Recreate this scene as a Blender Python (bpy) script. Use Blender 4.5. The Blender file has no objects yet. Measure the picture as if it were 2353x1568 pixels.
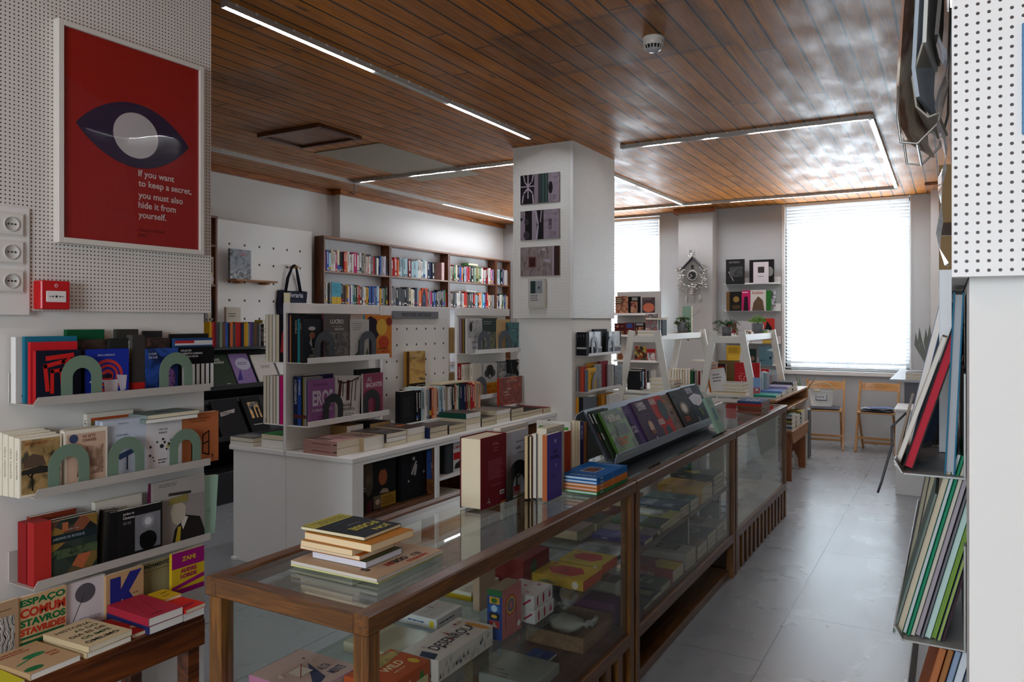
import bpy, math, random
from mathutils import Matrix, Vector
R = math.radians
random.seed(7)
SC = bpy.context.scene
COL = SC.collection

# ------------------------------------------------------------------ camera, world, light, exposure
F, UC, VH, EYE = 1750.0, 1176.5, 740.0, 1.45
cam_data = bpy.data.cameras.new('camera')
cam = bpy.data.objects.new('camera', cam_data); COL.objects.link(cam)
cam_data.sensor_width = 36.0
cam_data.lens = F/2353*36.0
cam.location = (0, 0, EYE)
cam.rotation_euler = (R(90), 0, R(30))
cam_data.shift_y = -(784-VH)/2353
cam_data.clip_start = .05
SC.camera = cam
SC.view_settings.view_transform = 'Standard'
SC.view_settings.look = 'None'
SC.view_settings.gamma = 1.0
SC.view_settings.use_curve_mapping = False
SC.view_settings.exposure = 1.05
SC.cycles.use_denoising = True
SC.cycles.max_bounces = 10
SC.cycles.diffuse_bounces = 6
SC.cycles.transparent_max_bounces = 24
SC.cycles.sample_clamp_indirect = 6.0
SC.cycles.caustics_reflective = False
SC.cycles.caustics_refractive = False

world = bpy.data.worlds.new('world'); SC.world = world
world.use_nodes = True
wn = world.node_tree.nodes; wl = world.node_tree.links
bg = wn['Background']
bg.inputs['Color'].default_value = (0.80, 0.90, 1.0, 1)
bg.inputs['Strength'].default_value = 9.0

def area(name, loc, rot, sx, sy, power, color=(1,1,1), portal=False):
    l = bpy.data.lights.new(name, 'AREA'); l.shape = 'RECTANGLE'; l.size = sx; l.size_y = sy
    l.energy = power; l.color = color
    if portal: l.cycles.is_portal = True
    o = bpy.data.objects.new(name, l); COL.objects.link(o); o.location = loc; o.rotation_euler = rot
    return o
# sky portals just outside the two street windows and the shop front behind the camera
area('window_portal', (-1.11, 10.32, 1.9), (R(90),0,R(180)), 1.5, 2.2, 1, portal=True)
area('window_portal', (-4.2, 10.32, 1.8), (R(90),0,R(180)), 1.7, 2.3, 1, portal=True)
area('window_portal', (-0.5, -2.52, 1.65), (R(90),0,0), 1.4, 1.2, 1, portal=True)

# ------------------------------------------------------------------ helpers
CA, SA = math.cos(R(30)), math.sin(R(30))
def at(u, v, X=None, Y=None, z=None):
    """the point of the room seen at a place of the photograph, on a known plane"""
    a = (u-UC)/F; b = (VH-v)/F
    d = (-SA+CA*a, CA+SA*a, b)
    t = X/d[0] if X is not None else Y/d[1] if Y is not None else (z-EYE)/d[2]
    return Vector((d[0]*t, d[1]*t, EYE+d[2]*t))

def lin(h):
    h = h.lstrip('#'); out = []
    for i in (0,2,4):
        c = int(h[i:i+2],16)/255
        out.append(c/12.92 if c <= .04045 else ((c+.055)/1.055)**2.4)
    return (*out, 1)

MATS = {}
def new_mat(name):
    m = bpy.data.materials.new(name); m.use_nodes = True
    nt = m.node_tree
    return m, nt.nodes, nt.links, nt.nodes['Principled BSDF']
def paint(c, rough=.5, metal=0.0, coat=0.0, spec=.5):
    k = (c, rough, metal, coat, spec)
    if k in MATS: return MATS[k]
    m, n, l, b = new_mat('paint_'+c.strip('#'))
    b.inputs['Base Color'].default_value = lin(c)
    b.inputs['Roughness'].default_value = rough
    b.inputs['Metallic'].default_value = metal
    b.inputs['Coat Weight'].default_value = coat
    b.inputs['Specular IOR Level'].default_value = spec
    MATS[k] = m; return m
def art(cols, scale=20.0, seed=0.0, kind='noise', stretch=(1,1,1), rough=.35):
    """printed picture: flat colours mixed by a noise pattern of the print itself"""
    k = ('art', tuple(cols), scale, seed, kind, stretch)
    if k in MATS: return MATS[k]
    m, n, l, b = new_mat('print')
    tc = n.new('ShaderNodeTexCoord'); mp = n.new('ShaderNodeMapping')
    mp.inputs['Scale'].default_value = stretch
    mp.inputs['Location'].default_value = (seed*1.7, seed*.9, seed*2.3)
    l.new(tc.outputs['Object'], mp.inputs['Vector'])
    if kind == 'vor':
        t = n.new('ShaderNodeTexVoronoi'); t.inputs['Scale'].default_value = scale
        sp = n.new('ShaderNodeSeparateColor'); l.new(t.outputs['Color'], sp.inputs[0]); fac = sp.outputs[0]
    elif kind == 'wave':
        t = n.new('ShaderNodeTexWave'); t.inputs['Scale'].default_value = scale; t.inputs['Distortion'].default_value = 12
        t.inputs['Detail Scale'].default_value = .8
        fac = t.outputs['Fac']
    else:
        t = n.new('ShaderNodeTexNoise'); t.inputs['Scale'].default_value = scale; t.inputs['Detail'].default_value = 4
        t.inputs['Distortion'].default_value = .6
        mr = n.new('ShaderNodeMapRange'); mr.inputs[1].default_value = .3; mr.inputs[2].default_value = .7
        l.new(t.outputs['Fac'], mr.inputs[0]); fac = mr.outputs[0]
    l.new(mp.outputs[0], t.inputs['Vector'])
    cr = n.new('ShaderNodeValToRGB'); l.new(fac, cr.inputs[0])
    cr.color_ramp.interpolation = 'EASE'
    e = cr.color_ramp.elements
    e[0].color = lin(cols[0]); e[1].color = lin(cols[-1])
    for i, c in enumerate(cols[1:-1], 1):
        x = e.new(i/(len(cols)-1)); x.color = lin(c)
    l.new(cr.outputs[0], b.inputs['Base Color'])
    b.inputs['Roughness'].default_value = rough
    MATS[k] = m; return m
def wood(c1, c2, axis='Y', scale=1.0, rough=.4, coat=.15):
    k = ('wood', c1, c2, axis, scale, rough)
    if k in MATS: return MATS[k]
    m, n, l, b = new_mat('wood')
    tc = n.new('ShaderNodeTexCoord'); mp = n.new('ShaderNodeMapping')
    s = {'X': (1.2,16,16), 'Y': (16,1.2,16), 'Z': (16,16,1.2)}[axis]
    mp.inputs['Scale'].default_value = tuple(q*scale for q in s)
    l.new(tc.outputs['Object'], mp.inputs['Vector'])
    t = n.new('ShaderNodeTexNoise'); t.inputs['Scale'].default_value = 2.4; t.inputs['Detail'].default_value = 7
    t.inputs['Distortion'].default_value = 1.4
    l.new(mp.outputs[0], t.inputs['Vector'])
    cr = n.new('ShaderNodeValToRGB'); l.new(t.outputs['Fac'], cr.inputs[0])
    e = cr.color_ramp.elements; e[0].position = .33; e[0].color = lin(c2); e[1].position = .66; e[1].color = lin(c1)
    l.new(cr.outputs[0], b.inputs['Base Color'])
    bp = n.new('ShaderNodeBump'); bp.inputs['Strength'].default_value = .08; bp.inputs['Distance'].default_value = .002
    l.new(t.outputs['Fac'], bp.inputs['Height']); l.new(bp.outputs[0], b.inputs['Normal'])
    b.inputs['Roughness'].default_value = rough; b.inputs['Coat Weight'].default_value = coat
    b.inputs['Coat Roughness'].default_value = .2
    MATS[k] = m; return m
def glass_mat(tint=(.95,.98,.97,1), rough=.01, ior=1.5):
    k = ('glass', tint, rough, ior)
    if k in MATS: return MATS[k]
    m = bpy.data.materials.new('glass'); m.use_nodes = True
    n = m.node_tree.nodes; l = m.node_tree.links; n.clear()
    out = n.new('ShaderNodeOutputMaterial'); mx = n.new('ShaderNodeMixShader')
    tr = n.new('ShaderNodeBsdfTransparent'); tr.inputs[0].default_value = tint
    gl = n.new('ShaderNodeBsdfGlossy'); gl.inputs['Roughness'].default_value = rough
    fr = n.new('ShaderNodeFresnel'); fr.inputs[0].default_value = 1.5
    ge = n.new('ShaderNodeNewGeometry'); io = n.new('ShaderNodeMapRange'); io.inputs[3].default_value = ior; io.inputs[4].default_value = 1/ior
    l.new(ge.outputs['Backfacing'], io.inputs[0]); l.new(io.outputs[0], fr.inputs[0])
    ad = n.new('ShaderNodeMath'); ad.operation = 'ADD'; ad.inputs[1].default_value = 0.0
    l.new(fr.outputs[0], ad.inputs[0])
    l.new(ad.outputs[0], mx.inputs[0]); l.new(tr.outputs[0], mx.inputs[1]); l.new(gl.outputs[0], mx.inputs[2])
    l.new(mx.outputs[0], out.inputs[0])
    MATS[k] = m; return m
def emit(c, s):
    k = ('emit', c, s)
    if k in MATS: return MATS[k]
    m, n, l, b = new_mat('light')
    b.inputs['Base Color'].default_value = lin(c)
    b.inputs['Emission Color'].default_value = lin(c); b.inputs['Emission Strength'].default_value = s
    MATS[k] = m; return m
def holes(c, pitch, rad, plane='YZ', hole='#2a2724', rough=.5, off=(0,0)):
    """perforated board: round holes on a square grid"""
    k = ('holes', c, pitch, rad, plane, off)
    if k in MATS: return MATS[k]
    m, n, l, b = new_mat('perforated_board')
    tc = n.new('ShaderNodeTexCoord'); sp = n.new('ShaderNodeSeparateXYZ'); l.new(tc.outputs['Object'], sp.inputs[0])
    sq = []
    for ax, o in zip(plane, off):
        a = n.new('ShaderNodeMath'); a.operation = 'ADD'; a.inputs[1].default_value = o
        l.new(sp.outputs[ax], a.inputs[0])
        d = n.new('ShaderNodeMath'); d.operation = 'DIVIDE'; d.inputs[1].default_value = pitch
        l.new(a.outputs[0], d.inputs[0])
        f = n.new('ShaderNodeMath'); f.operation = 'FRACT'; l.new(d.outputs[0], f.inputs[0])
        g = n.new('ShaderNodeMath'); g.operation = 'SUBTRACT'; g.inputs[1].default_value = .5; l.new(f.outputs[0], g.inputs[0])
        h = n.new('ShaderNodeMath'); h.operation = 'MULTIPLY'; l.new(g.outputs[0], h.inputs[0]); l.new(g.outputs[0], h.inputs[1])
        sq.append(h)
    s = n.new('ShaderNodeMath'); s.operation = 'ADD'; l.new(sq[0].outputs[0], s.inputs[0]); l.new(sq[1].outputs[0], s.inputs[1])
    c_ = n.new('ShaderNodeMath'); c_.operation = 'LESS_THAN'; c_.inputs[1].default_value = (rad/pitch)**2; l.new(s.outputs[0], c_.inputs[0])
    mx = n.new('ShaderNodeMix'); mx.data_type = 'RGBA'
    l.new(c_.outputs[0], mx.inputs[0]); mx.inputs[6].default_value = lin(c); mx.inputs[7].default_value = lin(hole)
    l.new(mx.outputs[2], b.inputs['Base Color'])
    b.inputs['Roughness'].default_value = rough
    MATS[k] = m; return m

TEXT = {}
def text_tris(s, bold):
    k = (s, bold)
    if k not in TEXT:
        cu = bpy.data.curves.new('t', 'FONT'); cu.body = s; cu.size = 1; cu.resolution_u = 3; cu.offset = .018*bold
        o = bpy.data.objects.new('t', cu); COL.objects.link(o)
        me = o.to_mesh()
        vs = [(v.co.x, v.co.y) for v in me.vertices]; fs = [tuple(p.vertices) for p in me.polygons]
        o.to_mesh_clear(); bpy.data.objects.remove(o); bpy.data.curves.remove(cu)
        x0 = min(v[0] for v in vs); x1 = max(v[0] for v in vs); y0 = min(v[1] for v in vs); y1 = max(v[1] for v in vs)
        TEXT[k] = ([((x-x0), (y-y0)) for x, y in vs], fs, x1-x0, y1-y0)
    return TEXT[k]

class MB:
    def __init__(s): s.v = []; s.f = []; s.m = []; s.mats = []; s.M = Matrix.Identity(4); s.sm = []
    def mi(s, m):
        if isinstance(m, str): m = paint(m)
        if m not in s.mats: s.mats.append(m)
        return s.mats.index(m)
    def add(s, vs, fs, m, smooth=False):
        i = s.mi(m); o = len(s.v)
        s.v += [tuple(s.M @ Vector(v)) for v in vs]
        for f in fs: s.f.append(tuple(q+o for q in f)); s.m.append(i); s.sm.append(smooth)
        return s
    def box(s, x0, x1, y0, y1, z0, z1, m):
        v = [(x0,y0,z0),(x1,y0,z0),(x1,y1,z0),(x0,y1,z0),(x0,y0,z1),(x1,y0,z1),(x1,y1,z1),(x0,y1,z1)]
        return s.add(v, [(0,3,2,1),(4,5,6,7),(0,1,5,4),(1,2,6,5),(2,3,7,6),(3,0,4,7)], m)
    def bbox(s, x0, x1, y0, y1, z0, z1, m, b=.003):
        """box with chamfered edges"""
        xs = (x0,x1); ys = (y0,y1); zs = (z0,z1); v = []; idx = {}
        for i in (0,1):
            for j in (0,1):
                for k in (0,1):
                    for ax in range(3):
                        p = [xs[i], ys[j], zs[k]]
                        for q in range(3):
                            if q != ax: p[q] += b if (i,j,k)[q] == 0 else -b
                        idx[(i,j,k,ax)] = len(v); v.append(tuple(p))
        f = []
        def q(*a): f.append(tuple(idx[t] for t in a))
        for i in (0,1): q((i,0,0,0),(i,1,0,0),(i,1,1,0),(i,0,1,0)); q((0,i,0,1),(1,i,0,1),(1,i,1,1),(0,i,1,1)); q((0,0,i,2),(1,0,i,2),(1,1,i,2),(0,1,i,2))
        for i in (0,1):
            for j in (0,1):
                q((i,j,0,0),(i,j,1,0),(i,j,1,1),(i,j,0,1)); q((i,0,j,0),(i,1,j,0),(i,1,j,2),(i,0,j,2)); q((0,i,j,1),(1,i,j,1),(1,i,j,2),(0,i,j,2))
                for k in (0,1): q((i,j,k,0),(i,j,k,1),(i,j,k,2))
        return s.add(v, f, m)
    def prism(s, pts, a, b, m, axis='Y', smooth=False):
        """polygon pts in the plane across AXIS, extruded from a to b"""
        n = len(pts)
        def P(p, q): return {'Y': (p[0], q, p[1]), 'X': (q, p[0], p[1]), 'Z': (p[0], p[1], q)}[axis]
        v = [P(p,a) for p in pts]+[P(p,b) for p in pts]
        s.add(v, [tuple(range(n)), tuple(range(2*n-1, n-1, -1))], m)
        return s.add(v, [(i, (i+1)%n, (i+1)%n+n, i+n) for i in range(n)], m, smooth)
    def lathe(s, prof, m, n=24, c=(0,0,0), smooth=True):
        v = []; f = []
        for r, z in prof:
            for i in range(n): t = 2*math.pi*i/n; v.append((c[0]+r*math.cos(t), c[1]+r*math.sin(t), c[2]+z))
        for k in range(len(prof)-1):
            for i in range(n): j = (i+1)%n; f.append((k*n+i, k*n+j, (k+1)*n+j, (k+1)*n+i))
        return s.add(v, f, m, smooth)
    def tube(s, pts, r, m, n=8, smooth=True):
        pts = [Vector(p) for p in pts]; v = []; f = []; rs = r if isinstance(r, (list,tuple)) else [r]*len(pts)
        up = Vector((0,0,1))
        for i, p in enumerate(pts):
            d = (pts[min(i+1,len(pts)-1)]-pts[max(i-1,0)]).normalized()
            a = d.cross(up)
            if a.length < .05: a = d.cross(Vector((1,0,0)))
            a.normalize(); b = d.cross(a)
            for k in range(n):
                t = 2*math.pi*k/n; v.append(tuple(p+(a*math.cos(t)+b*math.sin(t))*rs[i]))
        for i in range(len(pts)-1):
            for k in range(n): j = (k+1)%n; f.append((i*n+k, i*n+j, (i+1)*n+j, (i+1)*n+k))
        f.append(tuple(range(n))); f.append(tuple(range(len(v)-n, len(v))))
        return s.add(v, f, m, smooth)
    def bar(s, p, q, w, d, m):
        """square bar from p to q; w across, d in depth (roughly y)"""
        p = Vector(p); q = Vector(q); ax = (q-p).normalized()
        b = Vector((0,1,0)) if abs(ax.y) < .9 else Vector((1,0,0))
        a = ax.cross(b).normalized(); b = a.cross(ax).normalized()
        v = [tuple(e+a*i*w/2+b*j*d/2) for e in (p,q) for i, j in ((-1,-1),(1,-1),(1,1),(-1,1))]
        return s.add(v, [(0,1,2,3),(7,6,5,4),(0,1,5,4),(1,2,6,5),(2,3,7,6),(3,0,4,7)], m)
    def build(s, name, parent=None, loc=None, M=None, **props):
        me = bpy.data.meshes.new(name); me.from_pydata(s.v, [], s.f)
        for m in s.mats: me.materials.append(m)
        me.polygons.foreach_set('material_index', s.m); me.polygons.foreach_set('use_smooth', s.sm)
        me.update()
        o = bpy.data.objects.new(name, me); COL.objects.link(o)
        if parent: o.parent = parent
        if loc is not None: o.location = loc
        if M is not None: o.matrix_local = M
        for k, v in props.items(): o[k] = v
        return o

def tag(o, label, cat, group=None):
    o['label'] = label; o['category'] = cat
    if group: o['group'] = group
    return o
def thing(name, label, cat, loc=(0,0,0), rz=0, group=None, M=None):
    o = bpy.data.objects.new(name, None); COL.objects.link(o)
    o.empty_display_size = .05
    if M is not None: o.matrix_local = M
    else: o.location = loc; o.rotation_euler = (0,0,rz)
    return tag(o, label, cat, group)
def struct(mb, name, **k):
    o = mb.build(name, **k); o['kind'] = 'structure'; return o
def boxpart(name, parent, x0, x1, y0, y1, z0, z1, m, b=.003):
    return MB().bbox(x0,x1,y0,y1,z0,z1,m,b).build(name, parent)
# ------------------------------------------------------------------ the room
H = 2.93
WALL = paint('#dcd9d4', .75)
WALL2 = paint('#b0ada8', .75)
WHITE = paint('#e2dfda', .5)
WOODT = wood('#a8611f', '#6b3410', 'Y', 1, .35, .3)

def ceiling_mat():
    m, n, l, b = new_mat('varnished_boards')
    tc = n.new('ShaderNodeTexCoord'); sp = n.new('ShaderNodeSeparateXYZ'); l.new(tc.outputs['Object'], sp.inputs[0])
    def M(op, a, bb=None, c=None):
        x = n.new('ShaderNodeMath'); x.operation = op
        for i, q in enumerate((a, bb, c)):
            if q is None: continue
            if isinstance(q, (int, float)): x.inputs[i].default_value = q
            else: l.new(q, x.inputs[i])
        return x.outputs[0]
    W = .118
    px = M('DIVIDE', sp.outputs[0], W); pid = M('FLOOR', px); fx = M('SUBTRACT', px, pid)
    edge = M('ABSOLUTE', M('SUBTRACT', fx, .5))            # .5 at the joints
    groove = M('GREATER_THAN', edge, .450)
    wn_ = n.new('ShaderNodeTexWhiteNoise'); wn_.noise_dimensions = '1D'; l.new(pid, wn_.inputs['W'])
    off = M('MULTIPLY', wn_.outputs['Value'], 3.9)
    py = M('DIVIDE', M('ADD', sp.outputs[1], off), 3.9); pj = M('FLOOR', py); fy = M('SUBTRACT', py, pj)
    butt = M('GREATER_THAN', M('ABSOLUTE', M('SUBTRACT', fy, .5)), .4988)
    line = M('MAXIMUM', groove, butt)
    cb = n.new('ShaderNodeCombineXYZ'); l.new(pid, cb.inputs[0]); l.new(pj, cb.inputs[1])
    w2 = n.new('ShaderNodeTexWhiteNoise'); w2.noise_dimensions = '2D'; l.new(cb.outputs[0], w2.inputs['Vector'])
    # grain, shifted on each board
    mp = n.new('ShaderNodeMapping'); mp.inputs['Scale'].default_value = (14, .8, 1)
    c3 = n.new('ShaderNodeCombineXYZ'); l.new(sp.outputs[0], c3.inputs[0]); l.new(sp.outputs[1], c3.inputs[1]); l.new(M('MULTIPLY', w2.outputs['Value'], 40), c3.inputs[2])
    l.new(c3.outputs[0], mp.inputs['Vector'])
    g = n.new('ShaderNodeTexNoise'); g.inputs['Scale'].default_value = 2.2; g.inputs['Detail'].default_value = 8; g.inputs['Distortion'].default_value = 1.8
    l.new(mp.outputs[0], g.inputs['Vector'])
    cr = n.new('ShaderNodeValToRGB'); l.new(g.outputs['Fac'], cr.inputs[0]); e = cr.color_ramp.elements
    e[0].position = .25; e[0].color = lin('#8a4e18'); e[1].position = .75; e[1].color = lin('#cc8236')
    # board to board tone
    hs = n.new('ShaderNodeHueSaturation'); l.new(cr.outputs[0], hs.inputs['Color'])
    l.new(M('MULTIPLY_ADD', w2.outputs['Value'], .34, .8), hs.inputs['Value'])
    # boards get less saturated towards the bookcase side of the room
    mr = n.new('ShaderNodeMapRange'); mr.inputs[1].default_value = -4.6; mr.inputs[2].default_value = -2.6; l.new(sp.outputs[0], mr.inputs[0])
    l.new(M('MULTIPLY_ADD', mr.outputs[0], .17, .93), hs.inputs['Saturation'])
    # knots
    vo = n.new('ShaderNodeTexVoronoi'); vo.inputs['Scale'].default_value = 1.0; mk = n.new('ShaderNodeMapping'); mk.inputs['Scale'].default_value = (6.5, 2.4, 0.01)
    l.new(tc.outputs['Object'], mk.inputs['Vector']); l.new(mk.outputs[0], vo.inputs['Vector'])
    nz = n.new('ShaderNodeTexNoise'); nz.inputs['Scale'].default_value = 30; l.new(tc.outputs['Object'], nz.inputs['Vector'])
    kd = M('ADD', vo.outputs['Distance'], M('MULTIPLY', M('SUBTRACT', nz.outputs['Fac'], .5), .12))
    knot = n.new('ShaderNodeMapRange'); knot.inputs[1].default_value = .05; knot.inputs[2].default_value = .13; knot.inputs[3].default_value = .75; knot.inputs[4].default_value = 0
    l.new(kd, knot.inputs[0])
    mx = n.new('ShaderNodeMix'); mx.data_type = 'RGBA'; l.new(knot.outputs[0], mx.inputs[0]); l.new(hs.outputs[0], mx.inputs[6]); mx.inputs[7].default_value = lin('#3a1f10')
    # water stains
    st = n.new('ShaderNodeTexNoise'); st.inputs['Scale'].default_value = .9; st.inputs['Detail'].default_value = 5; l.new(tc.outputs['Object'], st.inputs['Vector'])
    sr = n.new('ShaderNodeMapRange'); sr.inputs[1].default_value = .60; sr.inputs[2].default_value = .72; sr.inputs[3].default_value = 0; sr.inputs[4].default_value = .45; l.new(st.outputs['Fac'], sr.inputs[0])
    m2 = n.new('ShaderNodeMix'); m2.data_type = 'RGBA'; l.new(sr.outputs[0], m2.inputs[0]); l.new(mx.outputs[2], m2.inputs[6]); m2.inputs[7].default_value = lin('#4a3a30')
    # the old square stain round the smoke detector
    dx = M('ABSOLUTE', M('ADD', sp.outputs[0], 1.55)); dy = M('ABSOLUTE', M('SUBTRACT', sp.outputs[1], 3.75))
    wob = M('MULTIPLY', M('SUBTRACT', nz.outputs['Fac'], .5), .1)
    dd = M('ADD', M('MAXIMUM', M('DIVIDE', dx, .55), M('DIVIDE', dy, .36)), wob)
    ring = M('SUBTRACT', 1.0, M('MULTIPLY', M('ABSOLUTE', M('SUBTRACT', dd, .92)), 7)); ring = M('MULTIPLY', M('MAXIMUM', ring, 0), .6)
    ins = M('MULTIPLY', M('LESS_THAN', dd, .95), .28)
    m4 = n.new('ShaderNodeMix'); m4.data_type = 'RGBA'; l.new(M('MAXIMUM', ring, ins), m4.inputs[0]); l.new(m2.outputs[2], m4.inputs[6]); m4.inputs[7].default_value = lin('#2c211a')
    m3 = n.new('ShaderNodeMix'); m3.data_type = 'RGBA'; l.new(line, m3.inputs[0]); l.new(m4.outputs[2], m3.inputs[6]); m3.inputs[7].default_value = lin('#170c05')
    l.new(m3.outputs[2], b.inputs['Base Color'])
    # varnish: glossy, blotchy
    rn = n.new('ShaderNodeTexNoise'); rn.inputs['Scale'].default_value = 3.0; rn.inputs['Detail'].default_value = 6; mq = n.new('ShaderNodeMapping'); mq.inputs['Scale'].default_value = (2.2, .9, 1)
    l.new(tc.outputs['Object'], mq.inputs['Vector']); l.new(mq.outputs[0], rn.inputs['Vector'])
    rr = n.new('ShaderNodeMapRange'); rr.inputs[1].default_value = .3; rr.inputs[2].default_value = .7; rr.inputs[3].default_value = .38; rr.inputs[4].default_value = .68; l.new(rn.outputs['Fac'], rr.inputs[0])
    l.new(rr.outputs[0], b.inputs['Roughness'])
    b.inputs['Specular IOR Level'].default_value = .4
    b.inputs['Coat Weight'].default_value = .07; b.inputs['Coat Roughness'].default_value = .3
    # cupped boards and grooves
    cup = M('MULTIPLY', M('MULTIPLY', edge, edge), -.8)
    hgt = M('ADD', M('ADD', M('MULTIPLY', line, -1.2), cup), M('ADD', M('MULTIPLY', g.outputs['Fac'], .16), M('MULTIPLY', rn.outputs['Fac'], .35)))
    bp = n.new('ShaderNodeBump'); bp.inputs['Strength'].default_value = .55; bp.inputs['Distance'].default_value = .006
    l.new(hgt, bp.inputs['Height']); l.new(bp.outputs[0], b.inputs['Normal']); l.new(bp.outputs[0], b.inputs['Coat Normal'])
    return m

def floor_mat():
    m, n, l, b = new_mat('grey_floor_tiles')
    tc = n.new('ShaderNodeTexCoord')
    mp = n.new('ShaderNodeMapping'); l.new(tc.outputs['Object'], mp.inputs['Vector']); mp.inputs['Rotation'].default_value = (0,0,R(90)); mp.inputs['Location'].default_value = (.35,.1,0)
    br = n.new('ShaderNodeTexBrick'); l.new(mp.outputs[0], br.inputs['Vector'])
    br.inputs['Scale'].default_value = 1; br.inputs['Brick Width'].default_value = 1.2; br.inputs['Row Height'].default_value = .6
    br.inputs['Mortar Size'].default_value = .0025; br.inputs['Mortar Smooth'].default_value = .2
    br.inputs['Color1'].default_value = lin('#9b9d9e'); br.inputs['Color2'].default_value = lin('#979a9b'); br.inputs['Mortar'].default_value = lin('#4c4d4d')
    no = n.new('ShaderNodeTexNoise'); no.inputs['Scale'].default_value = 2.3; no.inputs['Detail'].default_value = 8; l.new(tc.outputs['Object'], no.inputs['Vector'])
    mx = n.new('ShaderNodeMix'); mx.data_type = 'RGBA'; mx.blend_type = 'MULTIPLY'; mx.inputs[0].default_value = .5
    cr = n.new('ShaderNodeValToRGB'); l.new(no.outputs['Fac'], cr.inputs[0]); cr.color_ramp.elements[0].position = .3; cr.color_ramp.elements[0].color = (.90,.90,.90,1); cr.color_ramp.elements[1].position = .7; cr.color_ramp.elements[1].color = (1,1,1,1)
    l.new(br.outputs['Color'], mx.inputs[6]); l.new(cr.outputs[0], mx.inputs[7]); l.new(mx.outputs[2], b.inputs['Base Color'])
    rr = n.new('ShaderNodeMapRange'); rr.inputs[1].default_value = .35; rr.inputs[2].default_value = .7; rr.inputs[3].default_value = .26; rr.inputs[4].default_value = .31
    l.new(no.outputs['Fac'], rr.inputs[0]); l.new(rr.outputs[0], b.inputs['Roughness'])
    b.inputs['Specular IOR Level'].default_value = .85
    # scuffs and worn chips along the joints
    n2 = n.new('ShaderNodeTexNoise'); n2.inputs['Scale'].default_value = 26; n2.inputs['Detail'].default_value = 6; l.new(tc.outputs['Object'], n2.inputs['Vector'])
    n3 = n.new('ShaderNodeTexNoise'); n3.inputs['Scale'].default_value = 5; n3.inputs['Detail'].default_value = 9; n3.inputs['Roughness'].default_value = .75; l.new(tc.outputs['Object'], n3.inputs['Vector'])
    chip = n.new('ShaderNodeMapRange'); chip.inputs[1].default_value = .64; chip.inputs[2].default_value = .68; chip.inputs[3].default_value = 0; chip.inputs[4].default_value = 1; l.new(n3.outputs['Fac'], chip.inputs[0])
    s1 = n.new('ShaderNodeMath'); s1.operation = 'MULTIPLY_ADD'; l.new(n2.outputs['Fac'], s1.inputs[0]); s1.inputs[1].default_value = .25; 
    s2 = n.new('ShaderNodeMath'); s2.operation = 'MULTIPLY_ADD'; l.new(br.outputs['Fac'], s2.inputs[0]); s2.inputs[1].default_value = -1.0
    s3 = n.new('ShaderNodeMath'); s3.operation = 'MULTIPLY'; l.new(chip.outputs[0], s3.inputs[0]); s3.inputs[1].default_value = -.03
    l.new(s3.outputs[0], s2.inputs[2]); l.new(s2.outputs[0], s1.inputs[2])
    bp = n.new('ShaderNodeBump'); bp.inputs['Strength'].default_value = .35; bp.inputs['Distance'].default_value = .003
    l.new(s1.outputs[0], bp.inputs['Height']); l.new(bp.outputs[0], b.inputs['Normal'])
    return m

struct(MB().box(-6.3, 1.6, -3.2, 10.6, -.1, 0, floor_mat()), 'floor')
struct(MB().box(-6.3, 1.6, -3.2, 10.45, H, H+.1, ceiling_mat()), 'ceiling')

# far wall with its two window openings
WX = [(-5.15,-3.45,.74,2.90), (-1.81,-.42,.85,2.925)]
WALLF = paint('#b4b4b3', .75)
mb = MB()
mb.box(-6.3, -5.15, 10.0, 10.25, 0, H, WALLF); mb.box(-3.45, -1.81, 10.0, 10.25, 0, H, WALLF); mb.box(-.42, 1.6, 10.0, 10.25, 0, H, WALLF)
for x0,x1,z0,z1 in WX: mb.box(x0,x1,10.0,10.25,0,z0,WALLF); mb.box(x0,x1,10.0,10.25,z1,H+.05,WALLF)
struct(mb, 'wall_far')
mb = MB().box(-6.3, -6.05, -3.2, 6.42, 0, H, WALL); mb.box(-6.3, -5.93, 6.42, 10.0, 0, H, WALL)
struct(mb, 'wall_left')
# pier by the camera: carries the poster, sockets and ledges
mb = MB().box(-2.85, -2.415, -3.2, 1.885, 0, H, WALL)
struct(mb, 'wall_near_left')
struct(MB().box(.02, 1.6, 1.16, 2.45, 0, H, WALL), 'wall_right')
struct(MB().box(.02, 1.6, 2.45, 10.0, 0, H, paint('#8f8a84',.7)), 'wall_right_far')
mb = MB().box(1.5, 1.6, -3.2, 1.16, 0, H, WALL); mb.box(-6.3,-2.85,-3.2,-3.1,0,H,WALL)
mb.box(-2.415,-1.5,-2.5,-2.4,0,H,WALL); mb.box(.9,1.6,-2.5,-2.4,0,H,WALL); mb.box(-1.5,-1.2,-2.5,-2.4,0,H,WALL); mb.box(.2,.9,-2.5,-2.4,0,H,WALL); mb.box(-1.2,.2,-2.5,-2.4,0,1.05,WALL); mb.box(-1.2,.2,-2.5,-2.4,2.25,H,WALL)
struct(mb, 'wall_behind')
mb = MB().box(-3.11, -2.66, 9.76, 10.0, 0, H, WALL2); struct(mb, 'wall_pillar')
mb = MB().bbox(-3.16,-2.62,9.70,9.76,2.86,2.93,WOODT,.004); mb.box(-3.16,-3.11,9.76,10,2.86,2.93,WOODT)
struct(mb, 'trim_2')
mb = MB().box(-.2, .02, 9.55, 10.0, 0, H, WHITE); struct(mb, 'wall_far_corner')
# cornices along the bookcase wall
mb = MB().bbox(-6.05,-6.0,1.0,6.40,2.87,2.93,WOODT,.004); mb.bbox(-6.05,-5.93,6.38,6.42,2.87,2.93,WOODT,.004); mb.bbox(-5.93,-5.885,6.38,10.0,2.87,2.93,WOODT,.004)
struct(mb, 'trim_1')
struct(MB().bbox(-.25,.02,9.2,9.55,2.9,2.93,WOODT,.003), 'trim_3')
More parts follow.
